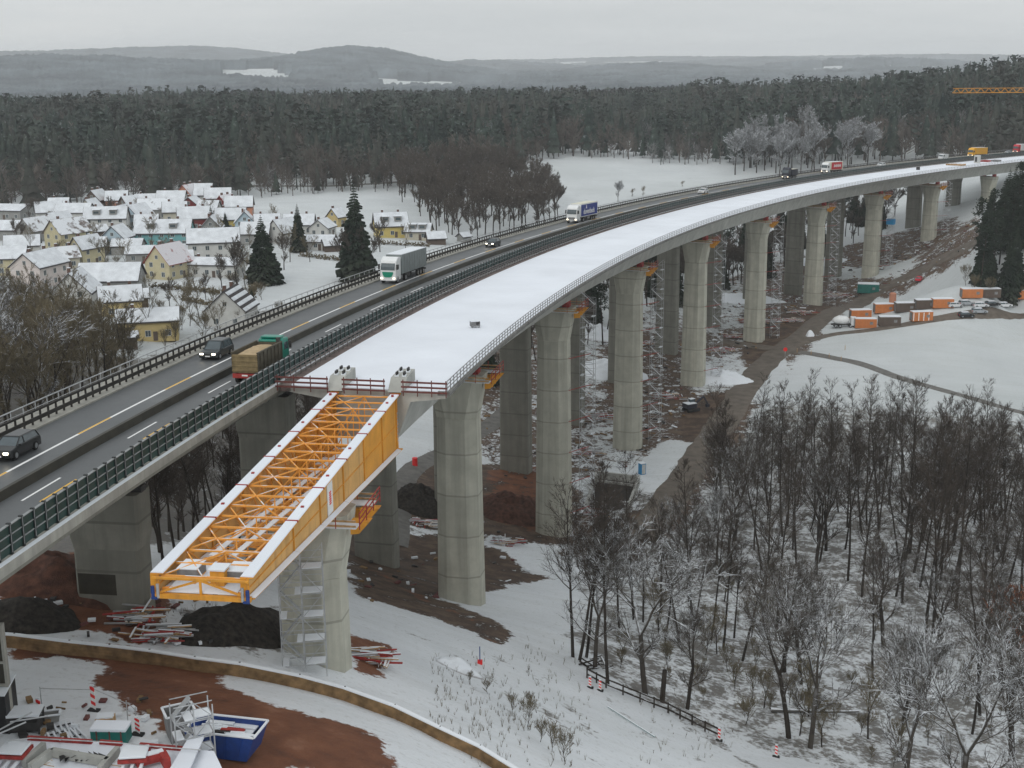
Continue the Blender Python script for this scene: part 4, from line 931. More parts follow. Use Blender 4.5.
snowy = [tree_proto('snow_laden_tree', 'tree', 'tree', *bare_tree('s', 17 + i, 0.30, 0.35, 34, 9, 7, 0.85, 8.2, 2 + i, 0.16, 0.09, twig=0.030), 'bark_snowy', 'twig_snowy') for i in range(2)]
olive = [tree_proto('thicket_tree', 'tree', 'tree', *bare_tree('o', 13 + 2 * i, 0.2, 0.12, 40, 6, 6, 0.7, 5.2, 2, 0.12, 0.10, twig=0.035), 'bark', 'twig_olive') for i in range(4)]
brown = [tree_proto('bare_tree', 'tree', 'tree', *bare_tree('b', 15 + 2 * i, 0.24, 0.15, 44, 7, 6, 0.65, 5.2, 2, 0.08, 0.12, twig=0.06), 'bark', 'twig_brown') for i in range(3)]
frost = [tree_proto('frosty_tree', 'tree', 'tree', *bare_tree('f', 18 + 2 * i, 0.28, 0.12, 46, 7, 6, 0.75, 6.6, 3, 0.06, 0.12, twig=0.09), 'bark', 'twig_frost') for i in range(2)]
bush = [tree_proto('bare_shrub', 'shrub', 'shrub', *bare_tree('h', 4 + i, 0.06, 0.05, 30, 5, 4, 0.6, 2.6, 4, 0.2, 0.1, twig=0.022), 'bark', 'twig_olive') for i in range(2)]
rust = tree_proto('beech_shrub', 'young tree holding rust-red leaves at the right edge of the wood', 'tree', *bare_tree('r', 9, 0.1, 0.1, 34, 6, 6, 0.8, 3.6, 2, 0.1, 0.08, twig=0.075), 'bark', 'leaf_rust')
spr = [tree_proto('spruce_tree', 'spruce', 'tree', *spruce('s', 18 + 3 * i, 3.6 + .3 * i, 36, 17), 'bark', 'needles') for i in range(3)]
pin = [tree_proto('pine_tree', 'pine', 'tree', *pine(22 + 2 * i, 3.4), 'bark', 'needles') for i in range(2)]
used = set()
def plant(proto, x, y, sc=1.0, label=None, group=None, rz=None, dz=0.0, cat=None):
    z = gz(x, y) + dz; rz = R_.uniform(0, 6.28) if rz is None else rz
    if proto.name not in used:
        used.add(proto.name); proto.location = (x, y, z); proto.rotation_euler = (0, 0, rz); proto.scale = (sc,) * 3 if not isinstance(sc, tuple) else sc
        if label: proto['label'] = label
        if group: proto['group'] = group
        return proto
    return dup(proto, (x, y, z), rz, label, group, sc, cat)
def gp(px, py): return G(px, py)[:2]
def inpoly_pt(x, y, P):
    r = False
    for i in range(len(P)):
        x0, y0 = P[i]; x1, y1 = P[(i + 1) % len(P)]
        if (y0 > y) != (y1 > y) and x < (x1 - x0) * (y - y0) / (y1 - y0) + x0: r = not r
    return r
def scatter(poly_px, spacing, jit=0.45):
    P = [gp(*p) for p in poly_px]; xs = [p[0] for p in P]; ys = [p[1] for p in P]; out = []
    x = min(xs)
    while x < max(xs):
        y = min(ys)
        while y < max(ys):
            a, b = x + R_.uniform(-jit, jit) * spacing, y + R_.uniform(-jit, jit) * spacing
            if inpoly_pt(a, b, P): out.append((a, b))
            y += spacing
        x += spacing
    R_.shuffle(out); return out
# --- wood right of the viaduct: measured foreground trees
FG = [(573, 657, 0, .98, 'thinnest leftmost bare tree of the clump by the snowy slope'), (579, 660, 1, .95, 'second bare trunk of the clump at the top of the timber fence'), (586, 657, 2, .9, 'third bare trunk of the clump beside the timber fence'),
      (608, 684, 3, .95, 'slim bare tree just behind the timber fence'), (634, 620, 4, .8, 'bare tree standing left behind the big forked tree'), (643, 622, 0, .7, 'bare tree close behind the big forked tree'),
      (680, 643, 1, .75, 'forked pair tree left in the snowy glade'), (692, 638, 2, .7, 'slim dark tree in the middle of the snowy glade'), (711, 640, 3, .75, 'dark tree on the left of the three glade trunks'), (723, 648, 4, .75, 'dark tree in the middle of the three glade trunks'),
      (734, 638, 0, .7, 'short dark tree behind the three glade trunks'), (742, 661, 1, .85, 'dark tree on the right of the three glade trunks'), (763, 605, 2, .9, 'leaning tall dark tree at the back of the glade'), (777, 627, 3, .95, 'thick tall dark tree at the back of the glade'),
      (924, 641, 4, 1.1, 'tall straight tree in the middle of the right wood'), (932, 655, 0, 1.3, 'nearer of the two tall straight trees in the right wood')]
for px, py, v, s, lb in FG: plant(tall[v], *gp(px, py), s, lb)
FW = [(646, 695, snowy[0], 1.12, 'big forked tree with snow-covered limbs behind the timber fence'), (687, 709, wide[0], .72, 'crooked leaning tree right of the broken trunk by the fence'), (784, 672, wide[1], .9, 'dark forked tree in the glade beside the brushwood'),
      (801, 684, wide[2], .85, 'leaning dark tree right of the forked glade tree'), (789, 738, wide[3], .95, 'bare tree close to the snowy track near the lower edge'), (810, 748, snowy[1], 1.0, 'snow-limbed leaning tree nearest the snowy track'),
      (955, 830, snowy[0], 1.15, 'big snow-limbed tree filling the lower right corner'), (905, 800, snowy[1], 1.0, 'snow-limbed tree at the bottom edge left of the corner tree'), (1035, 850, snowy[1], 1.15, 'snow-limbed tree at the bottom edge right of the corner tree'), (595, 668, snowy[1], .9, 'fan-shaped snow-limbed tree among the trunks at the fence top'), (1012, 760, wide[1], 1.1, 'snow-dusted tree at the right edge of the lower corner'), (900, 735, wide[2], .7, 'small spreading snow-dusted tree at the lower right')]
for px, py, pr, s, lb in FW: plant(pr, *gp(px, py), s, lb)
g = 'bare trees of the snowy wood right of the viaduct'
for i, (x, y) in enumerate(scatter([(722, 560), (700, 500), (745, 462), (860, 470), (1024, 478), (1110, 500), (1120, 640), (980, 640), (860, 600), (790, 585)], 5.7)):
    if i % 4 == 3: plant(wide[i % 4], x, y, R_.uniform(.8, 1.0) * (0.7 if y > 205 else 1), 'spreading bare tree in the dense back of the right wood', g)
    else: plant(tall[i % 7], x, y, R_.uniform(.8, 1.05) * (0.66 if y > 220 else 0.85 if y > 195 else 1), 'tall narrow bare tree in the dense back of the right wood', g)
for i, (x, y) in enumerate(scatter([(840, 620), (980, 645), (1110, 640), (1120, 800), (1000, 770), (880, 710), (830, 660)], 10.5)):
    plant((wide + tall)[i % 9], x, y, R_.uniform(.7, 1.0), 'bare tree in the open right part of the wood', g)
for i, (x, y) in enumerate(scatter([(600, 628), (660, 590), (720, 560), (722, 590), (700, 615), (630, 645)], 7.0)):
    plant((snowy + tall)[i % 7], x, y, R_.uniform(.6, .85), 'bare tree between the concrete trough and the glade', g)
plant(rust, *gp(1016, 668), 1.4)
sn = MB(); limb(sn, Vector((0, 0, -0.3)), Vector((0.05, 0, 1)), 4.2, 0.3, 4, 8, 0.04, 0.05, 0.85); x, y = gp(662, 702)
so_ = thing('tree_snag', 'broken branchless trunk standing behind the timber fence', 'tree trunk', (x, y, gz(x, y))); sn.build('trunk', ['bark'], so_)
for i, (px, py) in enumerate([(735, 690), (752, 700), (770, 712), (790, 705), (815, 715), (728, 672), (700, 690), (835, 725), (860, 735), (705, 655), (745, 725), (885, 690), (920, 700), (668, 668), (620, 668), (900, 755), (850, 690), (962, 700)]):
    plant(bush[i % 2], *gp(px, py), R_.uniform(.5, .9), 'low bare shrub on the snowy floor of the wood', 'shrubs in the right wood')
for i, (x, y) in enumerate(scatter([(600, 600), (720, 590), (880, 620), (1060, 650), (1060, 768), (880, 768), (700, 700), (610, 660)], 6.2)):
    plant((bush + olive[:1])[i % 3], x, y, R_.uniform(.25, .6), 'low tangle of undergrowth in the right wood', 'undergrowth in the right wood')
# fallen logs
lg = MB(); x, y = gp(770, 712); x2, y2 = gp(860, 716); p, q = Vector((x, y, gz(x, y) + .3)), Vector((x2, y2, gz(x2, y2) + .3)); limb(lg, p, q - p, (q - p).length, 0.28, 5, 7, 0.04, 0, 0.5)
tag(lg.build('fallen_trunk', ['bark_snowy']), 'fallen snow-dusted trunk lying across the wood floor', 'log')
# --- thicket left of the motorway
g = 'bare trees on the slope left of the motorway'
for i, (x, y) in enumerate(scatter([(-90, 480), (-60, 340), (0, 330), (50, 340), (100, 372), (150, 392), (120, 412), (40, 448), (-30, 500)], 5.2)):
    pr = (olive + [brown[0]] + olive + snowy[:1])[i % 10]; plant(pr, x, y, R_.uniform(.75, 1.05) * (0.7 if x > -60 else 1), 'bare olive-brown tree in the thicket beside the motorway', g)
for i, (x, y) in enumerate(scatter([(150, 560), (152, 470), (180, 440), (250, 400), (330, 410), (330, 480), (250, 560), (165, 600)], 4.6)):
    plant((tall[:2] + brown[:1])[i % 3], x, y, R_.uniform(.5, .75), 'bare tree in the dark gap under the old motorway bridge', 'trees below the old bridge')
for i, (px, py) in enumerate([(165, 350), (182, 330), (176, 345), (190, 312), (205, 336), (160, 318), (215, 308), (150, 332), (262, 300), (280, 318), (300, 326), (250, 310), (232, 292), (190, 292), (118, 268), (105, 262), (318, 320), (240, 330)]):
    plant(bush[i % 2], *gp(px, py), R_.uniform(.8, 1.5), 'leafless garden shrub between the houses and the motorway', 'garden shrubs in the village')
# --- village and field trees
VT = [(357, 282, spr[1], (1.5, 1.5, 1.42), 'tall dark spruce rising beside the white truck'), (264, 283, spr[0], (1.45, 1.45, 1.1), 'broad dark spruce left of the white gabled house'), (299, 252, spr[2], .68, 'slim spruce behind the low snowy bungalow'),
      (211, 196, brown[0], .95, 'lone bare tree on the far edge of the village'), (262, 198, brown[1], .6, 'small round bare tree on the snowy field edge'), (358, 284, brown[2], .95, 'brown bare tree in front of the tall spruce'), (344, 280, brown[0], .9, 'bare tree left beside the tall spruce'),
      (368, 280, brown[1], .85, 'bare tree between the tall spruce and the truck'), (239, 300, brown[2], .95, 'bare tree beside the long low white building'), (284, 270, brown[0], .75, 'bare tree right of the broad spruce'), (253, 318, spr[0], .42, 'small spruce behind the striped snowy roof'),
      (4, 218, spr[1], .38, 'tiny spruce in front of the big flat snowy roof'), (212, 232, spr[2], .42, 'left of the two small spruces by the yellow house'), (226, 232, spr[0], .42, 'right of the two small spruces by the yellow house'), (137, 292, spr[1], .42, 'small spruce beside the large snowy barn roof'),
      (104, 275, olive[1], .8, 'round bare tree behind the narrow yellow house'), (146, 340, olive[2], .7, 'snowy bare tree in front of the large flat-roofed house'), (618, 202, frost[0], .55, 'pale bare tree on the meadow beside the motorway'), (38, 222, brown[1], .6, 'bare tree by the field at the left'),
      (30, 222, brown[2], .55, 'bare tree in the hedge left of the village'), (46, 222, brown[0], .5, 'low bare tree at the village corner')]
for px, py, pr, s, lb in VT: plant(pr, *gp(px, py), s, lb)
for (px, py, s, lb) in [(643, 196, 1.7, 'reddish round bush on the meadow'), (632, 197, 1.5, 'darker bush left of the reddish round bush'), (682, 187, 1.2, 'small lone bush on the meadow by the railing')]: plant(olive[0], *gp(px, py), s * .26, lb, dz=-.8)
for i, (px, py) in enumerate([(60, 262), (96, 250), (132, 246), (152, 255), (112, 226), (84, 236), (148, 232), (160, 270), (128, 276), (62, 244), (180, 224), (208, 222), (222, 246), (250, 250), (268, 262), (242, 272), (310, 262), (275, 232), (30, 262), (20, 252), (52, 230), (140, 216), (168, 262), (196, 292), (206, 300), (188, 302), (150, 300), (290, 262), (246, 290), (222, 288), (258, 282), (180, 318), (190, 326), (200, 320), (170, 308), (128, 330), (202, 344), (216, 344), (405, 250), (380, 252)]):
    plant((olive + brown[:1])[i % 5], *gp(px, py), R_.uniform(.45, .75), 'small bare garden tree between village houses', 'small garden trees in the village')
g = 'bare trees in the belt behind the motorway'
for i, (x, y) in enumerate(scatter([(425, 226), (400, 200), (396, 180), (480, 172), (520, 180), (560, 205), (560, 224), (530, 236), (470, 242), (432, 238)], 9.0)):
    plant(brown[i % 3], x, y, R_.uniform(.75, 1.15), 'brown bare tree in the belt behind the dark car', g)
for i, (x, y) in enumerate(scatter([(300, 196), (310, 184), (430, 176), (430, 192)], 9.0)):
    plant(brown[i % 3], x, y, R_.uniform(.6, .9), 'low brown tree at the far edge of the snowy fields', 'trees on the field edge')
g = 'frosty trees at the meadow corner behind the viaduct'
for i, (x, y) in enumerate(scatter([(732, 176), (745, 160), (790, 150), (860, 152), (870, 168), (800, 178)], 11.0)):
    plant((frost + brown)[i % 5] if x > gp(800, 165)[0] else frost[i % 2], x, y, R_.uniform(1.0, 1.35), 'frost-covered bare tree at the meadow corner behind the viaduct', g)
# --- wood on the far side, seen between the piers
g = 'trees behind the old piers seen under the decks'
k = 0
for th in np.arange(.37, .76, .0085):
    for rr in (838, 846, 854, 863, 873):
        if th < .44 and R_.random() < .45: continue
        t_ = th + R_.uniform(-.003, .003); r_ = rr + R_.uniform(-3, 3); x, y = CX - r_ * math.cos(t_), CY + r_ * math.sin(t_); k += 1
        plant((brown + [spr[0], tall[1], pin[0]])[k % 6], x, y, R_.uniform(.7, 1.0), 'dark tree behind the old piers, seen under the two decks', g)
# --- dark stand at the right edge
g = 'dark pines and spruces at the right edge'
for i, (x, y) in enumerate(scatter([(974, 290), (976, 258), (992, 235), (1060, 225), (1130, 240), (1120, 290), (1030, 292)], 4.6)):
    plant((pin + spr[:2])[i % 4], x, y, R_.uniform(.8, 1.08), 'dark evergreen in the stand at the far right end of the deck', g)
for i, (px, py) in enumerate([(975, 292), (990, 298), (1008, 298), (966, 285), (1020, 302)]): plant(bush[i % 2], *gp(px, py), 1.2, 'leafless shrub at the foot of the dark stand', 'shrubs at the foot of the dark stand')
# --- forest: one mass of thousands of trees
def lod_spruce(seed):
    r = random.Random(seed); V, F = [], []; H = 1.0
    for i in range(6):
        z0 = 0.12 + 0.14 * i; top = min(1.0, z0 + 0.30); R = 0.155 * (1 - i / 6.6) * r.uniform(.85, 1.1); n = 12; o = len(V); V.append((r.uniform(-.01, .01), r.uniform(-.01, .01), top))
        for j in range(n): a = 2 * PI * j / n + r.random() * .3; rr = R * (1.1 if j % 2 else 0.6) * r.uniform(.8, 1.15); V.append((rr * math.cos(a), rr * math.sin(a), z0 + r.uniform(-.02, .03)))
        F += [(o, o + 1 + j, o + 1 + (j + 1) % n) for j in range(n)]
    o = len(V); V += [(.012, 0, 0), (-.008, .01, 0), (-.008, -.01, 0), (0, 0, .5)]; F += [(o, o + 1, o + 3), (o + 1, o + 2, o + 3), (o + 2, o, o + 3)]
    return np.array(V), np.array(F)
def lod_clump(seed, n, z0, z1, R, s):
    r = random.Random(seed); V, F = [], []
    for i in range(n):
        z = r.uniform(z0, z1); k = math.sqrt(max(0.05, 1 - ((z - (z0 + z1) / 2) / ((z1 - z0) / 2)) ** 2)); a = r.uniform(0, 6.28); q = R * k * math.sqrt(r.random()); c_ = Vector((q * math.cos(a), q * math.sin(a), z)); u = Vector((r.uniform(-1, 1), r.uniform(-1, 1), r.uniform(-.5, .5))).normalized() * s * r.uniform(.6, 1.3); v = u.orthogonal().normalized() * s * r.uniform(.5, 1.1)
        o = len(V); V += [tuple(c_ + u), tuple(c_ + v), tuple(c_ - u), tuple(c_ - v * .7)]; F += [(o, o + 1, o + 2), (o, o + 2, o + 3)]
    o = len(V); V += [(.014, 0, 0), (-.01, .012, 0), (-.01, -.012, 0), (0, 0, .8)]; F += [(o, o + 1, o + 3), (o + 1, o + 2, o + 3), (o + 2, o, o + 3)]
    return np.array(V), np.array(F)
def lod_bare(seed):
    r = random.Random(seed); V, F = [], []
    for i in range(70):
        z = r.uniform(.22, .78); a = r.uniform(0, 6.28); el = r.uniform(.5, 1.3); L = r.uniform(.12, .30) * (1.15 - z * .5); p = Vector((r.uniform(-.03, .03), r.uniform(-.03, .03), z)) + Vector((math.cos(a), math.sin(a), 0)) * r.uniform(0, .13) * (1.2 - z)
        d = Vector((math.cos(a) * math.cos(el), math.sin(a) * math.cos(el), math.sin(el))); s = d.orthogonal().normalized() * .009; q = p + d * L; o = len(V)
        V += [tuple(p + s), tuple(p - s), tuple(q + s * .5), tuple(q - s * .3)]; F += [(o, o + 1, o + 2), (o + 1, o + 3, o + 2)]
    o = len(V); V += [(.018, 0, 0), (-.01, .015, 0), (-.01, -.015, 0), (0, 0, .9)]; F += [(o, o + 1, o + 3), (o + 1, o + 2, o + 3), (o + 2, o, o + 3)]
    return np.array(V), np.array(F)
LOD = [[lod_spruce(i) for i in range(5)], [lod_clump(20 + i, 46, .50, 1.0, .14, .05) for i in range(4)], [lod_bare(40 + i) for i in range(5)]]
FA = np.array([-400, 0, 160, 300, 400, 500, 545, 600, 650, 730, 760, 860, 1024, 1400]); FY = np.array([194, 193, 189, 187, 183, 172, 168, 165, 163, 160, 165, 155, 160, 165])
clear = [gp(*p) for p in [(515, 172), (560, 157), (600, 142), (640, 140), (652, 165), (610, 176)]]
V_, F_, MI_ = [], [], []; nv = 0; fr_ = np.random.default_rng(5)
sp = 7.4; cnt = 0
cx_, cy_ = np.meshgrid(np.arange(-760, 900, sp), np.arange(480, 1620, sp)); cx_ = cx_.ravel() + fr_.uniform(-3, 3, cx_.size); cy_ = cy_.ravel() + fr_.uniform(-3, 3, cy_.size)
A_ = 512 + 1340 * cx_ / cy_; D_ = np.hypot(cx_, cy_); zf_ = ground_z(cx_, cy_, False)
front = 1300 * (HC - zf_) / np.maximum(D_, 1) + 57
keep = (A_ > -130) & (A_ < 1180) & (D_ < 1560) & (front < np.interp(A_, FA, FY)) & (D_ > 520)
patch = fbm(cx_, cy_, 120.0, 77, 3); patch2 = fbm(cx_, cy_, 60.0, 78, 3)
for i in np.where(keep)[0]:
    x, y = cx_[i], cy_[i]
    if inpoly_pt(x, y, clear) and patch2[i] < 0.05: continue
    edge = front[i] > np.interp(A_[i], FA, FY) - 16
    pb = 0.14 + (0.55 if (edge and A_[i] < 480) else 0.2 if edge else 0) + 1.1 * max(0, patch[i]); u = fr_.random()
    kind = 2 if u < pb else (1 if fr_.random() < 0.35 + 0.4 * patch2[i] else 0)
    Vp, Fp = LOD[kind][int(fr_.integers(len(LOD[kind])))]; H = fr_.uniform(13, 29) if kind != 2 else fr_.uniform(11, 22); H *= 1 + .45 * patch[i] + .25 * patch2[i]; wv = fr_.uniform(.85, 1.3); a = fr_.uniform(0, 6.28); ca, sa = math.cos(a), math.sin(a)
    X = np.c_[(Vp[:, 0] * ca - Vp[:, 1] * sa) * H * wv + x, (Vp[:, 0] * sa + Vp[:, 1] * ca) * H * wv + y, Vp[:, 2] * H + zf_[i] - 0.5]
    V_.append(X); F_.append(Fp + nv); MI_.append(np.full(len(Fp), 0 if kind < 2 else (2 if (640 < A_[i] < 860 and fr_.random() < .35) or fr_.random() < 0.05 else 1))); nv += len(Vp); cnt += 1
print('forest trees', cnt, nv)
me = np_mesh('forest', np.concatenate(V_), np.concatenate(F_), ['needles_far', 'twigs_far', 'frost_far'], np.concatenate(MI_))
tag(link('forest', me), 'dark mixed forest filling the plain behind the village and the viaduct', 'forest', kind='stuff')
# weeds and saplings on the foreground slope
wd = MB()
for (px0, py0, px1, py1, n) in [(430, 655, 540, 735, 190), (470, 700, 590, 768, 120), (640, 690, 740, 768, 90), (520, 640, 580, 700, 50), (160, 610, 230, 640, 40)]:
    for _ in range(n):
        x, y = gp(R_.uniform(px0, px1), R_.uniform(py0, py1)); z = gz(x, y); h = R_.uniform(.25, 1.0)
        for k in range(3):
            d = Vector((R_.uniform(-.35, .35), R_.uniform(-.35, .35), 1)) * h; s = Vector((.016, 0, 0)); p = Vector((x, y, z - .05)); wd.add([p + s, p - s, p + d], [(0, 1, 2)]); wd.add([p + Vector((0, .016, 0)), p - Vector((0, .016, 0)), p + d], [(0, 1, 2)])
            e = p + d * .5; wd.add([e + s * .7, e - s * .7, e + Vector((R_.uniform(-.4, .4), R_.uniform(-.4, .4), .5)) * h * .6], [(0, 1, 2)])
tag(wd.build('dry_weeds', ['twig_olive'], recalc=False), 'dry weed stalks poking through the snow on the slope', 'weeds', kind='stuff')
for i, (px, py, s) in enumerate([(512, 712, .45), (527, 727, .55), (540, 742, .5), (552, 752, .55), (488, 694, .35), (566, 764, .6), (470, 684, .3), (530, 712, .4)]):
    plant(bush[i % 2], *gp(px, py), s, 'bare sapling clump on the snowy slope below the timber wall', 'saplings below the timber wall')
# ------------------------------------------------------------------ village
for n_, c_ in dict(wall_white=(.50, .50, .48), wall_cream=(.48, .43, .28), wall_pink=(.56, .50, .47), wall_yellow=(.50, .40, .14), wall_ochre=(.48, .38, .18), wall_teal=(.15, .34, .35), wall_blue=(.40, .50, .56), wall_red=(.16, .03, .03),
                   wall_grey=(.26, .26, .25), wall_wood=(.11, .085, .07), wall_salmon=(.42, .19, .12), wall_beige=(.45, .42, .34)).items(): simple(n_, c_, 0.85, 0.2, var=0.08, scale=0.6)
simple('roof_dark', (0.045, 0.04, 0.042), 0.8, var=0.3, scale=1.2)
simple('roof_brown', (0.14, 0.115, 0.105), 0.8, var=0.3, scale=1.0, snow=0.45, snow_scale=0.35)
simple('roof_red', (0.26, 0.06, 0.05), 0.8, var=0.3, scale=1.0, snow=0.55, snow_scale=0.3)
simple('roof_grey', (0.22, 0.21, 0.21), 0.8, var=0.25, scale=1.0, snow=0.5, snow_scale=0.35)
simple('window_frame', (0.5, 0.5, 0.48), 0.6); simple('brick', (0.12, 0.07, 0.055), 0.85, var=0.3, scale=4)
WIN = {}
def window_mesh(wd, hg):
    k = (wd, hg)
    if k not in WIN:
        a = MB(); 
        for (x, z, w_, h_) in ((0, hg / 2 + .05, wd + .2, .1), (0, -hg / 2 - .05, wd + .2, .1), (-wd / 2 - .05, 0, .1, hg), (wd / 2 + .05, 0, .1, hg), (0, 0, .07, hg)): a.box((x, 0, z), (w_, .12, h_))
        b = MB(); b.box((0, 0.02, 0), (wd, .06, hg)); WIN[k] = (a.mesh('window', ['window_frame']), b.mesh('pane', ['glass_dark']))
    return WIN[k]
def add_window(parent, x, y, z, rz, wd=1.1, hg=1.3):
    f, p = window_mesh(wd, hg); o = link('window', f, parent); o.location = (x, y, z); o.rotation_euler = (0, 0, rz); q = link('pane', p, o); return o
def house(px, py, rz, L, W, eave, rise, wall, label, roof='snow', chim=1, dorm=0, win=1, cat='house', stripes=0, ground=None):
    x, y = gp(px, py); a = math.radians(rz)
    # the measured point is the foot of the wall towards the road: step back by half the footprint
    back = abs(math.sin(a)) * L / 2 + abs(math.cos(a)) * W / 2; n = np.array([x, y]) / np.hypot(x, y); x, y = x + n[0] * back, y + n[1] * back
    z = gz(x, y) - 0.4; eave += 0.4
    L *= .88; W *= .88; rise *= .95; eave *= .93
    h = thing('house' if cat == 'house' else cat.replace(' ', '_'), label, cat, (x, y, z), a, 'houses of the snowy village' if cat == 'house' else None)
    mb = MB(); mb.prism([(-W / 2, 0), (W / 2, 0), (W / 2, eave), (0, eave + rise), (-W / 2, eave)], 'x', -L / 2, L / 2); mb.build('wall', [wall], h)
    ov = 0.55; sl = rise / (W / 2); base = 'roof_dark' if roof in ('snow', 'roof_half') else roof
    rf = MB()
    for s in (-1, 1):
        e = (s * (W / 2 + ov), eave - sl * ov); r = (s * -0.02, eave + rise + 0.02)
        rf.prism([(e[0], e[1] + .02), (r[0], r[1]), (r[0], r[1] + .22), (e[0], e[1] + .22)], 'x', -L / 2 - ov, L / 2 + ov)
    rfo = rf.build('roof', [base], h)
    if roof == 'snow':
        sn = MB()
        for s in (-1, 1):
            parts = [(0.03, 0.97)] if not stripes else [(i / stripes + 0.03, (i + 0.62) / stripes) for i in range(stripes)]
            for f0, f1 in parts:
                def q(f): return (s * (W / 2 + ov) * (1 - f), eave - sl * ov + (rise + sl * ov) * f + 0.225)
                p0, p1 = q(f0), q(f1); sn.prism([(p0[0], p0[1]), (p1[0], p1[1]), (p1[0], p1[1] + .16), (p0[0], p0[1] + .13)], 'x', -L / 2 - ov + .12, L / 2 + ov - .12)
        sn.build('roof_snow', ['roof_cover'], rfo)
    for c in range(chim):
        cm = MB(); cx = (-0.25 + 0.5 * c) * L; cm.box((cx, 0.6, eave + rise + 0.3), (.7, .7, 1.6), mat=0); cm.box((cx, 0.6, eave + rise + 1.14), (.8, .8, .1), mat=1); cm.build('chimney', ['brick', 'snow'], rfo)
    for k in range(dorm):
        dm = MB(); cx = (-0.5 + (k + 0.5) / dorm) * L * .8; s = -1; yy = s * W * .28; zz = eave + rise * .44
        dm.prism([(yy - 1.2, zz - .3), (yy + 1.4, zz - .3), (yy + 1.4, zz + 1.5), (yy - 1.2, zz + 1.1)], 'x', cx - 1.3, cx + 1.3, 0); dm.box((cx, yy, zz + 1.48), (3.0, 3.0, .14), mat=1); dm.box((cx, yy - 1.22, zz + .5), (1.8, .06, .8), mat=2)
        dm.build('dormer', ['wall_grey', 'snow', 'glass_dark'], rfo)
    if win:
        fl = [1.6 + .4] if eave < 4.9 else [1.6 + .4, 4.3 + .4]
        for z_ in fl:
            n = max(1, int(L / 3.4))
            for i in range(n): add_window(h, (-0.5 + (i + .5) / n) * L, -W / 2 - .02, z_, 0)
            for s in (-1, 1):
                for yy in (-W * .24, W * .24): add_window(h, s * (L / 2 + .02), yy, z_, -PI / 2 * s + PI)
        if rise > 2.4:
            for s in (-1, 1): add_window(h, s * (L / 2 + .02), 0, eave + rise * .34, -PI / 2 * s + PI, .9, 1.0)
        dr = MB(); dr.box((L * .12, -W / 2 - .04, 1.35), (1.0, .1, 2.1)); dr.build('door', ['wall_wood'], h)
    return h
S_ = 'snow'
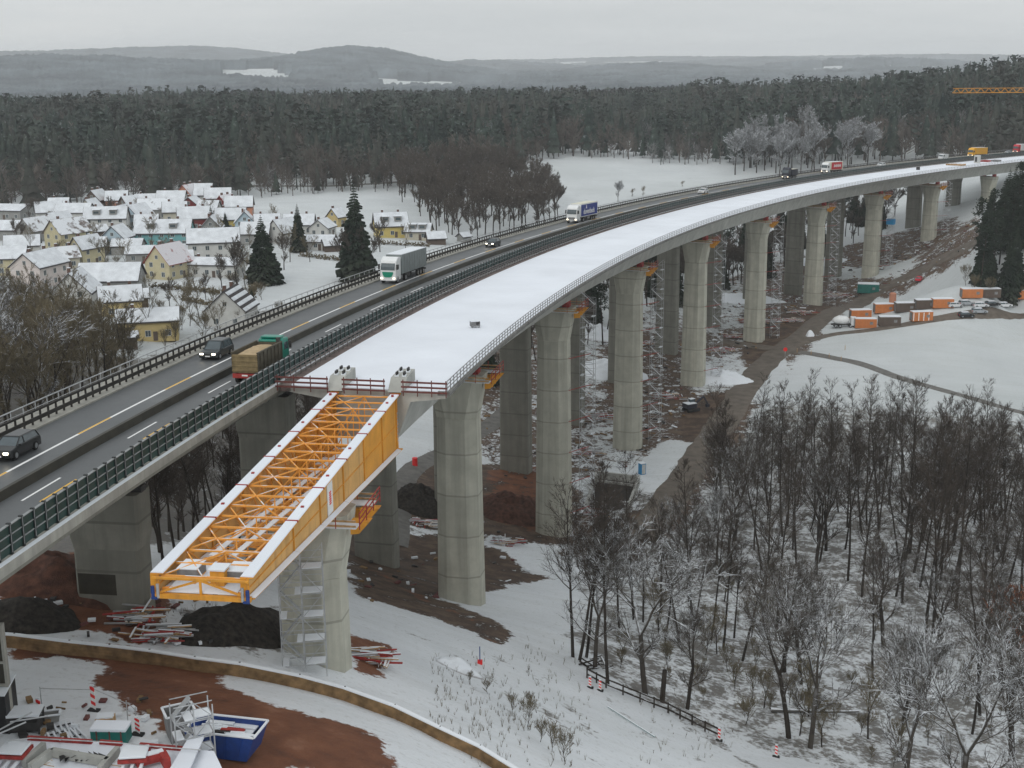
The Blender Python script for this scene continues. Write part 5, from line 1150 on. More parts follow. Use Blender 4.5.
HL = [
 (42, 288, 80, 15, 11, 6.5, 3.8, 'wall_pink', 'large pale pink house with broad gable at the left edge of the village', S_), (6, 277, 0, 15, 10, 5.5, 3.2, 'wall_cream', 'cream house with a dark garage opening at the left edge', S_),
 (70, 251, 58, 15, 10, 6, 4.5, 'wall_cream', 'cream-yellow gabled house with a brown almost snowless roof', 'roof_brown'), (38, 243, 50, 13, 9, 4.5, 4.2, 'wall_grey', 'barn with a brown tiled roof left of the cream-yellow gable', 'roof_brown'),
 (88, 268, 62, 11, 6.5, 6, 3.6, 'wall_cream', 'narrow tall yellow house with steep snowy roof in the village centre', S_), (78, 312, 84, 13, 11, 5, 5, 'wall_white', 'white house with several steep gables above the thicket', S_),
 (113, 296, 8, 18, 13, 4.5, 4.2, 'wall_grey', 'large barn roof covered in snow behind the white gabled house', S_), (76, 223, 0, 15, 11, 4.5, 3.2, 'wall_white', 'broad snowy roof at the upper left of the village', S_),
 (108, 233, 8, 17, 10, 5.5, 4, 'wall_white', 'long white house with two dormers in the upper left village', S_), (98, 211, 80, 10, 8, 4.5, 4, 'wall_wood', 'dark timber house at the field edge of the village', S_),
 (118, 211, 0, 10, 9, 4.5, 3.6, 'wall_salmon', 'salmon-walled house at the upper edge of the village', S_), (8, 221, 0, 22, 13, 4, 2, 'wall_grey', 'wide low hall with a flat snowy roof at the left edge', S_),
 (16, 241, 0, 24, 10, 4, 3, 'wall_grey', 'long low snow-roofed barn below the wide hall', S_), (119, 253, 74, 10, 9, 5.5, 4, 'wall_blue', 'pale bluish gabled house right of the narrow yellow house', S_),
 (97, 240, 30, 8, 6, 3.2, 2, 'wall_wood', 'small snow-roofed shed beside the cream-yellow gable', S_), (166, 247, 4, 21, 11, 5.3, 4.2, 'wall_teal', 'long turquoise house with a snowy dormer roof', S_),
 (215, 262, 4, 18, 13, 6.4, 4, 'wall_white', 'big white house with a cross gable in front of the turquoise house', S_), (213, 279, 2, 20, 9, 4, 1.6, 'wall_white', 'long low white building with a row of small windows', S_),
 (170, 281, 64, 12, 10, 5.3, 5.2, 'wall_cream', 'cream gabled house with patches of red roof tiles showing', 'roof_red'), (193, 217, 84, 8, 9, 4.5, 3.4, 'wall_red', 'dark red wooden house among the upper roofs', S_),
 (173, 212, 0, 13, 9, 4.8, 4, 'wall_white', 'white house with a wide snowy roof left of the dark red house', S_), (190, 206, 82, 10, 9, 5, 4.4, 'wall_salmon', 'reddish gabled house behind the dark red house', 'roof_red'),
 (205, 207, 0, 8, 9, 5.5, 4.6, 'wall_white', 'steep snow-roofed house right behind the dark red house', S_), (219, 208, 0, 12, 9, 4.5, 4, 'wall_grey', 'grey house with a broad snowy roof at the upper right village', S_),
 (232, 232, 4, 12, 9, 4.8, 3.8, 'wall_yellow', 'bright yellow house behind the two small spruces', S_), (246, 236, 84, 9, 8, 5, 4, 'wall_blue', 'pale blue gabled house right of the bright yellow house', S_),
 (240, 217, 5, 12, 9, 4.6, 3.8, 'wall_salmon', 'house with a salmon wall above the bright yellow house', S_), (227, 216, 60, 8, 8, 4.4, 4, 'wall_red', 'brown-red gabled house left of the salmon wall', 'roof_red'),
 (138, 228, 80, 11, 9, 5, 4, 'wall_blue', 'pale grey-blue gabled house left of the turquoise house', S_), (155, 221, 0, 13, 9, 4.6, 3.8, 'wall_grey', 'grey house behind the turquoise house', 'roof_grey'),
 (196, 232, 4, 14, 9, 4.8, 4, 'wall_red', 'house with a maroon gable between turquoise and dark red houses', S_), (123, 230, 84, 10, 8, 5, 4, 'wall_white', 'white gabled house in the middle of the upper village', S_),
 (131, 216, 50, 8, 8, 4.5, 3.6, 'wall_wood', 'dark gabled house left of the pale blue-grey one', S_), (186, 259, 0, 8, 6, 3, 1.6, 'wall_wood', 'dark open shed in front of the turquoise house', S_),
 (129, 256, 6, 11, 7, 3.2, 2, 'wall_grey', 'low snowy shed left of the turquoise house', S_), (142, 263, 0, 10, 7, 3.2, 2, 'wall_grey', 'low snowy garage left of the red-tiled roof', S_),
 (122, 318, 14, 11, 8, 4.4, 3.2, 'wall_ochre', 'ochre house with one tall window beside the white gables', S_), (150, 343, 8, 15, 11, 4.6, 2.2, 'wall_ochre', 'large house with a flat snowy roof just above the motorway railing', S_),
 (123, 351, 6, 7, 5, 2.6, .8, 'wall_wood', 'snow-covered carport left of the flat-roofed house', S_), (233, 331, 78, 12, 11, 4.6, 4.8, 'wall_white', 'white gabled house with dark stripes through its snowy roof', S_),
 (138, 309, 20, 6, 5, 3, 1.8, 'wall_wood', 'small snowy hut between ochre house and garden', S_), (284, 246, 68, 11, 8.5, 4.2, 4.4, 'wall_white', 'white gabled house right of the broad spruce', S_),
 (318, 250, 0, 13, 8, 3, 1.8, 'wall_white', 'low white bungalow at the right end of the village', S_), (323, 238, 80, 9, 8, 3.4, 2.8, 'wall_white', 'small white gable directly behind the low bungalow', S_),
 (332, 253, 20, 6.5, 5, 2.4, 1.8, 'wall_wood', 'weathered grey shed right of the low bungalow', S_), (391, 239, 0, 13, 10, 4.4, 4.4, 'wall_yellow', 'yellow house with two big dormers beyond the white truck', S_),
 (419, 240, 0, 10, 8, 3.2, 2.6, 'wall_beige', 'beige annex with a snowy roof right of the dormered yellow house', S_), (436, 245, 20, 7, 5, 2.4, 2, 'wall_wood', 'wooden shed with a pale roof beside the motorway railing', S_),
 (464, 243, 30, 4, 4, 2.2, 1.2, 'wall_grey', 'tiny pale-roofed hut behind the motorway railing', S_), (337, 228, 70, 6, 6, 4, 3, 'wall_ochre', 'small ochre house behind the bare tree and bungalow', S_),
 (257, 246, 0, 11, 8, 4.2, 3.6, 'wall_grey', 'grey house half hidden by the broad spruce', S_), (300, 236, 4, 12, 9, 4, 3.4, 'wall_white', 'white house behind the slim spruce', S_), (147, 209, 0, 10, 7, 3.4, 2.4, 'wall_grey', 'low grey house at the field edge', S_),
 (60, 213, 5, 9, 7, 3.4, 2.4, 'wall_white', 'low white house at the field edge', S_), (50, 224, 10, 11, 9, 4.6, 3.8, 'wall_white', 'white house right of the wide low hall', S_), (60, 237, 70, 10, 8, 4.6, 4, 'wall_beige', 'beige gabled house behind the barn with the brown roof', S_),
 (96, 256, 10, 8, 7, 3.6, 2.6, 'wall_grey', 'small grey outbuilding between the two yellow gables', 'roof_brown'), (148, 236, 6, 9, 7, 4.4, 3.4, 'wall_white', 'small white house just left of the turquoise house', S_), (176, 222, 4, 10, 8, 4.5, 3.6, 'wall_beige', 'beige house behind the right end of the turquoise house', S_),
 (210, 220, 3, 9, 8, 4.4, 3.4, 'wall_white', 'small white house below the steep roof in the upper village', S_), (213, 242, 84, 9, 8, 5, 4, 'wall_grey', 'grey gabled house behind the big white house', S_), (92, 221, 80, 9, 8, 4.6, 4, 'wall_beige', 'beige gable right of the broad snowy roof', S_),
 (24, 258, 10, 12, 8, 4.4, 3, 'wall_white', 'white farm building left of the brown-roofed barn', S_), (65, 270, 20, 9, 7, 4, 3, 'wall_beige', 'small beige house behind the large pink house', 'roof_brown'), (183, 268, 10, 7, 6, 3.2, 2, 'wall_wood', 'dark timber lean-to right of the red-tiled roof', S_),
 (268, 236, 5, 10, 8, 4.2, 3.4, 'wall_white', 'white house between the two dark spruces', S_), (31, 189, 0, 19, 8, 3.4, 1.6, 'wall_wood', 'lonely dark field barn in front of the forest', S_)]
for i, h in enumerate(HL):
    px, py, rz, L, W, e, r, wl, lb, rf = h
    rz += R_.uniform(-15, 15); py += R_.uniform(-1, 1)
    low = e < 3.3 or 'barn' in lb or 'shed' in lb or 'hall' in lb
    house(px, py, rz, L, W, e, r, wl, lb, rf, chim=0 if low else 1 + (i % 3 == 0), dorm=2 if 'dormer' in lb else 0, win=0 if ('shed' in lb or 'hut' in lb or 'carport' in lb) else 1, stripes=4 if 'stripes' in lb else 0,
          cat='barn' if 'barn' in lb else ('shed' if ('shed' in lb or 'hut' in lb or 'carport' in lb or 'garage left' in lb) else 'house'))
hd = MB()
for (a, b) in [((150, 288), (232, 296)), ((180, 300), (222, 308)), ((262, 268), (250, 300)), ((300, 256), (345, 262)), ((372, 244), (430, 247)), ((20, 300), (60, 296)), ((240, 262), (262, 266)), ((60, 232), (100, 246))]:
    p, q = np.array(gp(*a)), np.array(gp(*b)); n = int(np.linalg.norm(q - p) / 1.3)
    hg = MB(); 
    for k in range(n):
        c_ = p + (q - p) * (k + .5) / n + np.array([R_.uniform(-.2, .2), R_.uniform(-.2, .2)]); s = R_.uniform(.7, 1.1); zz = gz(*c_)
        for _ in range(22):
            u = rv().normalized() * .28; v = u.orthogonal(); o = Vector((c_[0], c_[1], zz + s * .7)) + Vector((R_.gauss(0, .45), R_.gauss(0, .45), R_.gauss(0, .38))); hg.add([o + u, o + v, o - u, o - v], [(0, 1, 2, 3)])
    ho = hg.build('hedge', ['twig_olive'], recalc=False); tag(ho, 'straggly garden hedge dusted with snow between village houses', 'hedge', 'garden hedges in the village')
# ------------------------------------------------------------------ vehicles
def wheel(parent, x, y, r=.33, w_=.24, name='wheel'):
    s = 1 if y > 0 else -1
    t = MB(); t.tube([(0, -w_ / 2, 0), (0, w_ / 2, 0)], r, 18); k = MB(); k.tube([(0, s * (w_ / 2 - .02), 0), (0, s * (w_ / 2 + .012), 0)], r * .62, 12)
    o = t.build(name, ['tyre'], parent); o.location = (x, y, r); q = k.build('rim', ['rim'], o); return o
def car(paint, label, L=4.6, W=1.82, H=1.46, wagon=True, cat='car', lit=True):
    c = thing('car', label, cat); hl = L / 2
    prof = [(-hl, .28), (-hl + .05, .72), (-hl + .12, .95), (-hl + 1.1 * .3, .98), (hl - 1.25, .95), (hl - .35, .80), (hl - .03, .62), (hl, .34), (hl - .1, .22), (-hl + .1, .22)]
    mb = MB(); mb.prism(prof, 'y', -W / 2, W / 2); mb.build('body', [paint], c, bevel=.09)
    r0, r1 = (-hl + .45 if wagon else -hl + 1.0), .35
    g = MB(); lo = [(-hl + .18, .95), (hl - 1.2, .93)]; up = [(r0, H - .06), (r1, H - .06)]
    def rg(a, b, z, w_): return [(a, -w_, z), (b, -w_, z), (b, w_, z), (a, w_, z)]
    g.loft([rg(lo[0][0], lo[1][0], .93, W / 2 - .08), rg(up[0][0], up[1][0], H - .05, W / 2 - .26)]); g.build('windows', ['glass_dark'], c, bevel=.03)
    rf = MB(); rf.loft([rg(r0 - .04, r1 + .04, H - .055, W / 2 - .24), rg(r0 + .06, r1 - .08, H + .01, W / 2 - .32)])
    for s in (-1, 1):
        for (xa, xb) in ((hl - 1.18, r1), (0.05, -.05), (-hl + .2, r0)):
            rf.beam((xa, s * (W / 2 - .07), .94), (xb, s * (W / 2 - .25), H - .05), .07)
    rf.build('roof', [paint], c)
    for x in (-L * .30, L * .31):
        for y in (-W / 2 + .06, W / 2 - .06): wheel(c, x, y)
    for s in (-1, 1):
        m = MB(); m.box((hl - .02, s * (W / 2 - .3), .64), (.10, .36, .16)); m.build('headlight', ['headlight_lit' if lit else 'window_frame'], c)
        m = MB(); m.box((-hl + .03, s * (W / 2 - .22), .78), (.08, .26, .2)); m.build('tail_light', ['red_white_red'], c)
        m = MB(); m.box((hl - 1.45, s * (W / 2 + .08), 1.0), (.14, .2, .14)); m.build('mirror', [paint], c, bevel=.03)
    m = MB(); m.box((hl + .005, 0, .42), (.03, .52, .12)); m.build('number_plate', ['white_paint'], c)
    m = MB(); m.box((hl - .005, 0, .60), (.05, .8, .18)); m.build('grille', ['dark_metal'], c)
    return c
def on_road(o, th, r, toward=True):
    o.location = Vector(bp(th, r, 0.03)); a = PI / 2 - th + (PI if toward else 0); o.rotation_euler = (0, -.045 if toward else .045, a)
def theta_px(px, r):
    lo, hi = .1, .92
    for _ in range(40):
        m = (lo + hi) / 2
        if project(bp(m, r))[0] < px: lo = m
        else: hi = m
    return lo
on_road(car('car_black', 'black estate car with glowing headlight at the left edge of the motorway', 4.85), theta_px(15, 823.4), 823.4)
on_road(car('car_grey', 'dark people carrier with lit headlights driving beside the sand truck', 4.8, 1.9, 1.72), theta_px(217, 823.2), 823.2)
on_road(car('car_grey', 'small dark green-grey car with lit headlights between the two oncoming trucks', 4.1, 1.75, 1.45), theta_px(493, 823.2), 823.2)
on_road(car('car_white', 'light car just visible above the noise barrier by the meadow', 4.3, lit=False), theta_px(703, 822.6), 822.6)
on_road(car('car_white', 'small white car on the far motorway right of the red-sided truck', 4.4, lit=False), theta_px(881, 822.8), 822.8)
on_road(car('car_silver', 'pale car far off right of the yellow truck', 4.4, lit=False), theta_px(1008, 822.8), 822.8)
def van(label):
    v = thing('van', label, 'van'); mb = MB(); mb.prism([(-2.9, .35), (-2.95, 2.35), (1.4, 2.4), (1.9, 2.1), (2.45, 1.35), (2.9, 1.1), (2.95, .4)], 'y', -.98, .98); mb.build('body', ['car_white'], v, bevel=.1)
    g = MB(); g.prism([(1.55, 2.22), (1.97, 2.02), (2.46, 1.36), (2.1, 1.36)], 'y', -.85, .85); 
    for s in (-1, 1): g.box((1.35, s * .985, 1.7), (1.1, .03, .6))
    g.build('windscreen', ['glass_dark'], v)
    for x in (-1.8, 1.9):
        for y in (-.9, .9): wheel(v, x, y, .36)
    for s in (-1, 1): m = MB(); m.box((2.95, s * .7, .8), (.08, .3, .2)); m.build('headlight', ['window_frame'], v)
    return v
on_road(van('white van on the far motorway left of the yellow truck'), theta_px(943, 822.8), 822.8)
def truck(label, cabm, trm, topm, sidem=None, L=13.0, logo=None, front=None, text=None, h_tr=4.0):
    t = thing('truck', label, 'truck'); x1 = 0.0; xc = -2.35
    cb_ = MB(); cb_.prism([(xc, .45), (xc, 3.72), (-1.2, 3.86), (-.35, 3.35), (-.05, 2.35), (.0, 1.5), (.02, .45)], 'y', -1.22, 1.22); cab = cb_.build('cab', [cabm], t, bevel=.12)
    g = MB(); g.prism([(-.045, 2.02), (.035, 1.98), (-.0, 2.45), (-.21, 2.98), (-.27, 2.95)], 'y', -1.08, 1.08)
    for s in (-1, 1): g.box((-.95, s * 1.225, 2.35), (.95, .03, .7))
    g.build('windscreen', ['glass_dark'], cab)
    g = MB(); g.box((.03, 0, .55), (.1, 2.3, .22)); g.box((.03, 0, 1.05), (.06, 1.5, .5)); g.build('grille', ['rail_grey' if not logo else cabm], cab)
    if logo: g = MB(); g.prism([(-.78, 1.72), (.78, 1.72), (.86, 1.6), (.62, 1.02), (.3, .92), (-.3, .92), (-.62, 1.02), (-.86, 1.6)], 'x', .05, .09); g.build('grille_panel', [logo], cab)
    for s in (-1, 1):
        g = MB(); g.box((.05, s * .95, .78), (.08, .34, .22)); g.build('headlight', ['headlight_warm'], cab)
        g = MB(); g.box((-.15, s * 1.42, 2.45), (.2, .22, .75)); g.beam((-.2, s * 1.2, 2.75), (-.15, s * 1.42, 2.7), .06); g.build('mirror', ['dark_metal'], cab)
    g = MB(); g.box((.08, 0, .5), (.03, .52, .12)); g.build('number_plate', ['white_paint'], cab)
    a, b = -2.75 - L + 1.2, -2.75
    tr = MB(); tr.box(((a + b) / 2, 0, (1.15 + h_tr) / 2), (b - a, 2.5, h_tr - 1.15), mat=0)
    tro = tr.build('trailer', [trm], t, bevel=.04)
    sn = MB(); sn.box(((a + b) / 2, 0, h_tr + .035), (b - a - .06, 2.46, .06)); sn.build('trailer_roof', [topm], tro)
    if sidem: s_ = MB(); [s_.box(((a + b) / 2 + .1, s * 1.256, (1.15 + h_tr) / 2), (b - a - 1.6 if sidem == 'trailer_red' else b - a - .3, .02, h_tr - 1.5)) for s in (-1, 1)]; s_.build('side_curtain', [sidem], tro)
    st = MB()
    n = int((b - a) / 1.1)
    for i in range(1, n):
        for s in (-1, 1): st.box((a + (b - a) * i / n, s * 1.262, (1.15 + h_tr) / 2), (.05, .02, h_tr - 1.3))
    if not sidem: st.build('curtain_strap', ['rail_grey'], tro)
    if text:
        cu = bpy.data.curves.new('lettering', 'FONT'); cu.body = text; cu.size = 1.75; cu.align_x = 'CENTER'; cu.align_y = 'CENTER'; cu.extrude = .01; cu.offset = .03
        for s in (1,):
            o = bpy.data.objects.new('lettering', cu); COL.objects.link(o); o.parent = tro; o.location = ((a + b) / 2 + .3, s * 1.28, 2.25); o.rotation_euler = (PI / 2, 0, PI if s > 0 else 0); o.scale = (1.05, .95, 1); cu.materials.append(M['white_paint']); me_ = bpy.data.meshes.new_from_object(o); bpy.data.objects.remove(o); o2 = link('lettering', me_, tro); o2.location = ((a + b) / 2 + .3, s * 1.28, 2.25); o2.rotation_euler = (PI / 2, 0, PI); o2.scale = (1.05, .95, 1)
        g = MB(); g.prism([(b - 4.1, 2.9), (b - 3.4, 2.9), (b - 3.5, 3.3), (b - 3.6, 3.7), (b - 3.85, 3.7), (b - 4.0, 3.3)], 'y', 1.27, 1.29); g.build('emblem', ['white_paint'], tro)
    if sidem == 'trailer_red':
        g = MB()
        for k in range(7): g.box((b - 3.2 - k * .95, 1.275, 2.6), (.6, .02, .75 if k % 2 else 1.0))
        g.build('lettering', ['white_paint'], tro)
    ch = MB(); ch.box(((a + xc) / 2, 0, .95), (abs(a) - 1.5, 1.1, .3)); ch.box((a + .1, 0, .75), (.15, 2.3, .25))
    for s in (-1, 1): ch.box((-5.6, s * 1.0, .8), (2.4, .25, .6))
    ch.build('chassis', ['dark_metal'], t)
    for x in (-1.0, -4.6, a + 1.5, a + 2.8, a + 4.1):
        for y in (-1.05, 1.05): wheel(t, x, y, .5, .34)
    return t
def road_front(o, px, r=823.1, toward=True): on_road(o, theta_px(px, r), r, toward)
road_front(truck('white truck with a green badge on its grille pulling a grey curtain trailer', 'truck_white', 'trailer_grey', 'snow', logo='logo_green', L=13.0), 388)
road_front(truck('white truck pulling a blue curtain trailer with white lettering', 'truck_white', 'truck_white', 'trailer_cream', 'trailer_blue', L=13.2, text='duvenbeck'), 571.5)
road_front(truck('cream truck with red sides carrying white lettering on the far motorway', 'truck_white', 'trailer_cream', 'snow', 'trailer_red', L=12.5), 824)
road_front(truck('bright yellow truck on the far motorway near the right edge', 'trailer_yellow', 'trailer_yellow', 'snow', L=12), 970)
road_front(truck('white and red truck at the very right edge of the motorway', 'trailer_red', 'truck_white', 'snow', L=12), 1015)
road_front(truck('dark box truck with a pale roof behind the frosty trees', 'trailer_dark', 'trailer_dark', 'trailer_cream', L=6.5, h_tr=3.2), 785)
def tipper():
    t = thing('tipper_truck', 'tipper truck with green cab hauling sand in a brown open body', 'truck')     # x forward, rear at 0
    cb_ = MB(); cb_.prism([(6.9, .6), (6.9, 3.1), (7.4, 3.25), (8.7, 3.15), (9.0, 1.9), (9.05, .6)], 'y', -1.22, 1.22); cab = cb_.build('cab', ['truck_green'], t, bevel=.1)
    g = MB(); g.prism([(8.72, 3.0), (8.79, 3.0), (9.03, 1.95), (8.96, 1.95)], 'y', -1.05, 1.05); g.box((6.885, 0, 2.4), (.03, 1.5, .6)); [g.box((8.0, s * 1.225, 2.4), (1.0, .03, .7)) for s in (-1, 1)]; g.build('windscreen', ['glass_dark'], cab)
    for s in (-1, 1): g = MB(); g.box((8.75, s * 1.42, 2.4), (.2, .22, .7)); g.build('mirror', ['dark_metal'], cab)
    g = MB(); g.box((7.6, 0, 3.34), (1.2, 2.0, .12)); g.box((6.7, -.9, 2.1), (.3, .35, 2.6), mat=1); g.build('roof_fairing', ['truck_green', 'dark_metal'], cab)
    bd = MB(); z0, z1 = 1.15, 2.95
    for s in (-1, 1):
        bd.prism([(.0, z0), (6.6, z0), (6.6, z1 + .1), (-.1, z1)], 'y', s * 1.25 - .05, s * 1.25 + .05, 1)
        for k in range(7): bd.box((.5 + k * 1.0, s * 1.33, (z0 + z1) / 2), (.1, .1, z1 - z0), mat=1)
        bd.box((3.25, s * 1.27, z1 + .06), (6.7, .18, .12), mat=1)
    bd.box((3.3, 0, z0), (6.6, 2.5, .12), mat=1); bd.box((6.6, 0, (z0 + z1) / 2), (.1, 2.5, z1 - z0), mat=1); bd.box((-.03, 0, (z0 + z1) / 2 - .05), (.1, 2.45, z1 - z0 - .1), mat=0)
    for k in range(4): bd.box((-.1, 0, z0 + .2 + k * .45), (.12, 2.5, .12), mat=0)
    bdo = bd.build('tipping_body', ['bed_brown', 'bed_dark'], t)
    sn = MB(); nx, ny = 12, 6; vs = [(.1 + 6.4 * i / nx, -1.18 + 2.36 * j / ny, z1 - .32 + .42 * math.sin(PI * i / nx) ** .6 * math.sin(PI * j / ny) ** .7 + R_.uniform(-.03, .03)) for i in range(nx + 1) for j in range(ny + 1)]
    sn.add(vs, [(i * (ny + 1) + j, (i + 1) * (ny + 1) + j, (i + 1) * (ny + 1) + j + 1, i * (ny + 1) + j + 1) for i in range(nx) for j in range(ny)]); tag(sn.build('sand_load', ['sand'], bdo, smooth=True))
    rb = MB(); rb.box((-.1, 0, .85), (.2, 2.4, .42), mat=0); rb.box((-.22, 0, .9), (.03, .55, .14), mat=1); rb.build('rear_bumper', ['red_steel', 'white_paint'], t)
    ch = MB(); ch.box((4.4, 0, .95), (8.6, 1.0, .28)); ch.build('chassis', ['dark_metal'], t)
    for x in (.9, 2.3, 5.9, 7.6):
        for y in (-1.03, 1.03): wheel(t, x, y, .52, .36)
    return t
tp = tipper(); on_road(tp, 0.1650, 815.1, False)
# ------------------------------------------------------------------ right-hand site: cabins, containers, parked cars
def container(px, py, rz, mat, label, L=6.0, W=2.4, H=2.6, name='site_container', cat='container', group='containers and cabins of the building site', stripes=None, rx=0.0):
    x, y = gp(px, py); c = thing(name, label, cat, (x, y, gz(x, y) - .1), math.radians(rz), group)
    b_ = MB(); b_.box((0, 0, H / 2), (L, W, H), mat=0)
    n = int(L / .5)
    for i in range(n): b_.box((-L / 2 + (i + .5) * L / n, -W / 2 - .03, H / 2), (L / n * .45, .06, H - .3), mat=1 if stripes and i % 3 == 0 else 0)
    b_.build('wall', [mat, stripes or mat], c)
    r = MB(); r.box((0, 0, H + .08), (L - .1, W - .1, .16)); r.build('roof_snow', ['snow'], c)
    d = MB(); d.box((-L / 2 - .02, 0, H / 2), (.06, W * .8, H * .85)); d.box((L / 4, -W / 2 - .07, H * .55), (.9, .05, .8)); d.build('door', ['rail_grey'], c)
    return c
for a in [(860, 318, 4, 'orange_container', 'orange container with a snow strip at the left rear of the site camp'), (884, 312, 3, 'orange_container', 'orange container behind the pinkish silo column'), (865, 327, -4, 'orange_container', 'front orange container of the camp beside the white mixer truck'),
          (889, 325, -2, 'wall_wood', 'dark container between two orange ones in the camp'), (921, 320, 6, 'orange_container', 'orange and white striped container at the right end of the camp'), (905, 311, 2, 'wall_wood', 'brown container in the middle row of the camp'),
          (925, 308, 2, 'wall_wood', 'brown container at the back of the camp'), (942, 307, 0, 'orange_container', 'orange container at the back right of the camp'), (971, 297, 2, 'orange_container', 'orange office cabin left of the far row'),
          (989, 297, 2, 'wall_wood', 'brown cabin in the middle of the far row'), (1008, 297, 2, 'orange_container', 'brown-orange cabin at the right of the far row'), (1024, 298, 2, 'orange_container', 'orange cabin cut by the right edge')]:
    container(*a, stripes='white_paint' if 'striped' in a[4] else None)
container(868, 292, -14, 'container_green', 'dark green open container at the foot of the seventh pier', 7.0, 4.0, 3.0)
x, y = gp(892, 309); si = thing('silo', 'pinkish tall silo column standing among the orange containers', 'silo', (x, y, gz(x, y))); mb = MB(); mb.tube([(0, 0, .8), (0, 0, 1.2), (0, 0, 4.6), (0, 0, 4.9)], [.4, 1.0, 1.0, .6], 12); mb.build('tank', ['wall_salmon'], si)
for k in range(3): mb = MB(); mb.beam((math.cos(k * 2.1) * .8, math.sin(k * 2.1) * .8, 0), (math.cos(k * 2.1) * .8, math.sin(k * 2.1) * .8, 1.3), .15); mb.build('leg', ['galvanised'], si)
for px, py, pm, rz, lb in [(955, 307, 'car_white', 10, 'snowy white car left in the parking row at the site'), (966, 305, 'car_silver', 12, 'silver car in the parking row at the site'), (980, 307, 'car_white', 8, 'white car in the middle of the site parking row'), (992, 306, 'car_black', 8, 'dark car in the parking row at the site'),
                           (1004, 307, 'car_white', 10, 'white car at the right end of the site parking row'), (966, 317, 'car_black', 5, 'lone dark car parked below the site parking row'), (979, 313, 'car_silver', 5, 'grey car parked between the lone dark car and the row')]:
    x, y = gp(px, py); o = car(pm, lb, lit=False); o.location = (x, y, gz(x, y)); o.rotation_euler = (0, 0, math.radians(rz)); mb = MB(); mb.box((-.4, 0, 1.5), (2.0, 1.2, .1)); mb.build('roof_snow', ['snow'], o)
x, y = gp(905, 279); x, y = gp(919, 281); o = car('trailer_red', 'red car driving on the haul road below the viaduct', lit=False); o.location = (x, y, gz(x, y) + .15); o.rotation_euler = (0, 0, 1.1)
x, y = gp(845, 327); mx = thing('mixer_truck', 'white concrete mixer truck with dark cab beside the field', 'truck', (x, y, gz(x, y)), -.1)
mb = MB(); mb.tube([(-3.6, 0, 1.9), (-3.0, 0, 1.9), (-1.8, 0, 2.1), (.2, 0, 2.0), (1.0, 0, 1.9)], [.4, .9, 1.3, 1.15, .6], 14); mb.build('drum', ['truck_white'], mx, smooth=True)
mb = MB(); mb.prism([(1.5, .6), (1.5, 3.0), (3.1, 2.9), (3.4, 1.8), (3.4, .6)], 'y', -1.2, 1.2); mb.build('cab', ['truck_white'], mx, bevel=.1); mb = MB(); mb.box((-.4, 0, .8), (7.2, 1.2, .3)); mb.build('chassis', ['dark_metal'], mx)
for q in (-2.8, -1.5, 1.4, 2.6):
    for s in (-1, 1): wheel(mx, q, s * 1.0, .5, .34)
# crane jib reaching in from the right
x, y = 205, 395; cr0 = thing('tower_crane', 'yellow-orange lattice crane jib above the forest at the right edge', 'crane', (x, y, gz(x, y)))
mb = MB(); zt = HC - 11.4; base = cr0.location.z; hz = zt - base
dr = Vector((-1, .02, 0)).normalized(); LJ = 73; 
def CJ(s, u, z): return Vector((0, 0, hz)) + dr * s + Vector((-dr.y, dr.x, 0)) * u + Vector((0, 0, z))
n = 31
for i in range(n):
    a, b = LJ * i / n, LJ * (i + 1) / n
    for u in (-.6, .6): mb.beam(CJ(a, u, 0), CJ(b, u, 0), .12); mb.beam(CJ(a, u, 0), CJ((a + b) / 2, 0, 1.3), .07); mb.beam(CJ(b, u, 0), CJ((a + b) / 2, 0, 1.3), .07)
    mb.beam(CJ(a, 0, 1.3), CJ(b, 0, 1.3), .14)
mb.build('jib', ['orange_steel'], cr0)
mb = MB(); n = 24
for i in range(n):
    a, b = (hz + 4) * i / n, (hz + 4) * (i + 1) / n
    for (u, v) in ((-.9, -.9), (.9, -.9), (.9, .9), (-.9, .9)): mb.beam((u, v, a), (u, v, b), .2)
    mb.beam((-.9, -.9, a), (.9, -.9, b), .12); mb.beam((-.9, .9, a), (.9, .9, b), .12); mb.beam((-.9, -.9, b), (-.9, .9, a), .12); mb.beam((.9, -.9, b), (.9, .9, a), .12)
mb.build('mast', ['trailer_yellow'], cr0)
# ------------------------------------------------------------------ things under the viaduct
def mound(px, py, rx, ry, h, mat, label, name='earth_mound', cat='mound', rot=0.0, group=None):
    x, y = gp(px, py); z = gz(x, y); V, F = [], []; n, m = 48, 18; sd = R_.random() * 50
    for i in range(m + 1):
        r = i / m
        for j in range(n):
            a = 2 * PI * j / n; k = 1 + .22 * mnoise.noise(Vector((math.cos(a) * 1.6 + sd, math.sin(a) * 1.6, 0))); u, v = rx * r * k * math.cos(a), ry * r * k * math.sin(a); X, Y_ = u * math.cos(rot) - v * math.sin(rot), u * math.sin(rot) + v * math.cos(rot)
            V.append((X, Y_, gz(x + X, y + Y_) - z - (.25 if i == m else 0) + h * max(0, 1 - r ** 1.7) * (1 + .35 * mnoise.noise(Vector((X * .5 + sd, Y_ * .5, 1)))) + .16 * h * mnoise.noise(Vector((X * .9, Y_ * .9, sd))) + .03 * h * mnoise.noise(Vector((X * 3.7, Y_ * 3.7, sd)))))
    F = [(i * n + j, i * n + (j + 1) % n, (i + 1) * n + (j + 1) % n, (i + 1) * n + j) for i in range(m) for j in range(n)]
    me = bpy.data.meshes.new(name); me.from_pydata(V, [], F); me.materials.append(M[mat]); me.polygons.foreach_set('use_smooth', [True] * len(F)); o = link(name, me); o.location = (x, y, z); return tag(o, label, cat, group)
simple('earth_snowy', (0.11, 0.085, 0.065), 0.95, var=0.4, scale=0.8, snow=1.0, snow_scale=0.5, bump=0.5)
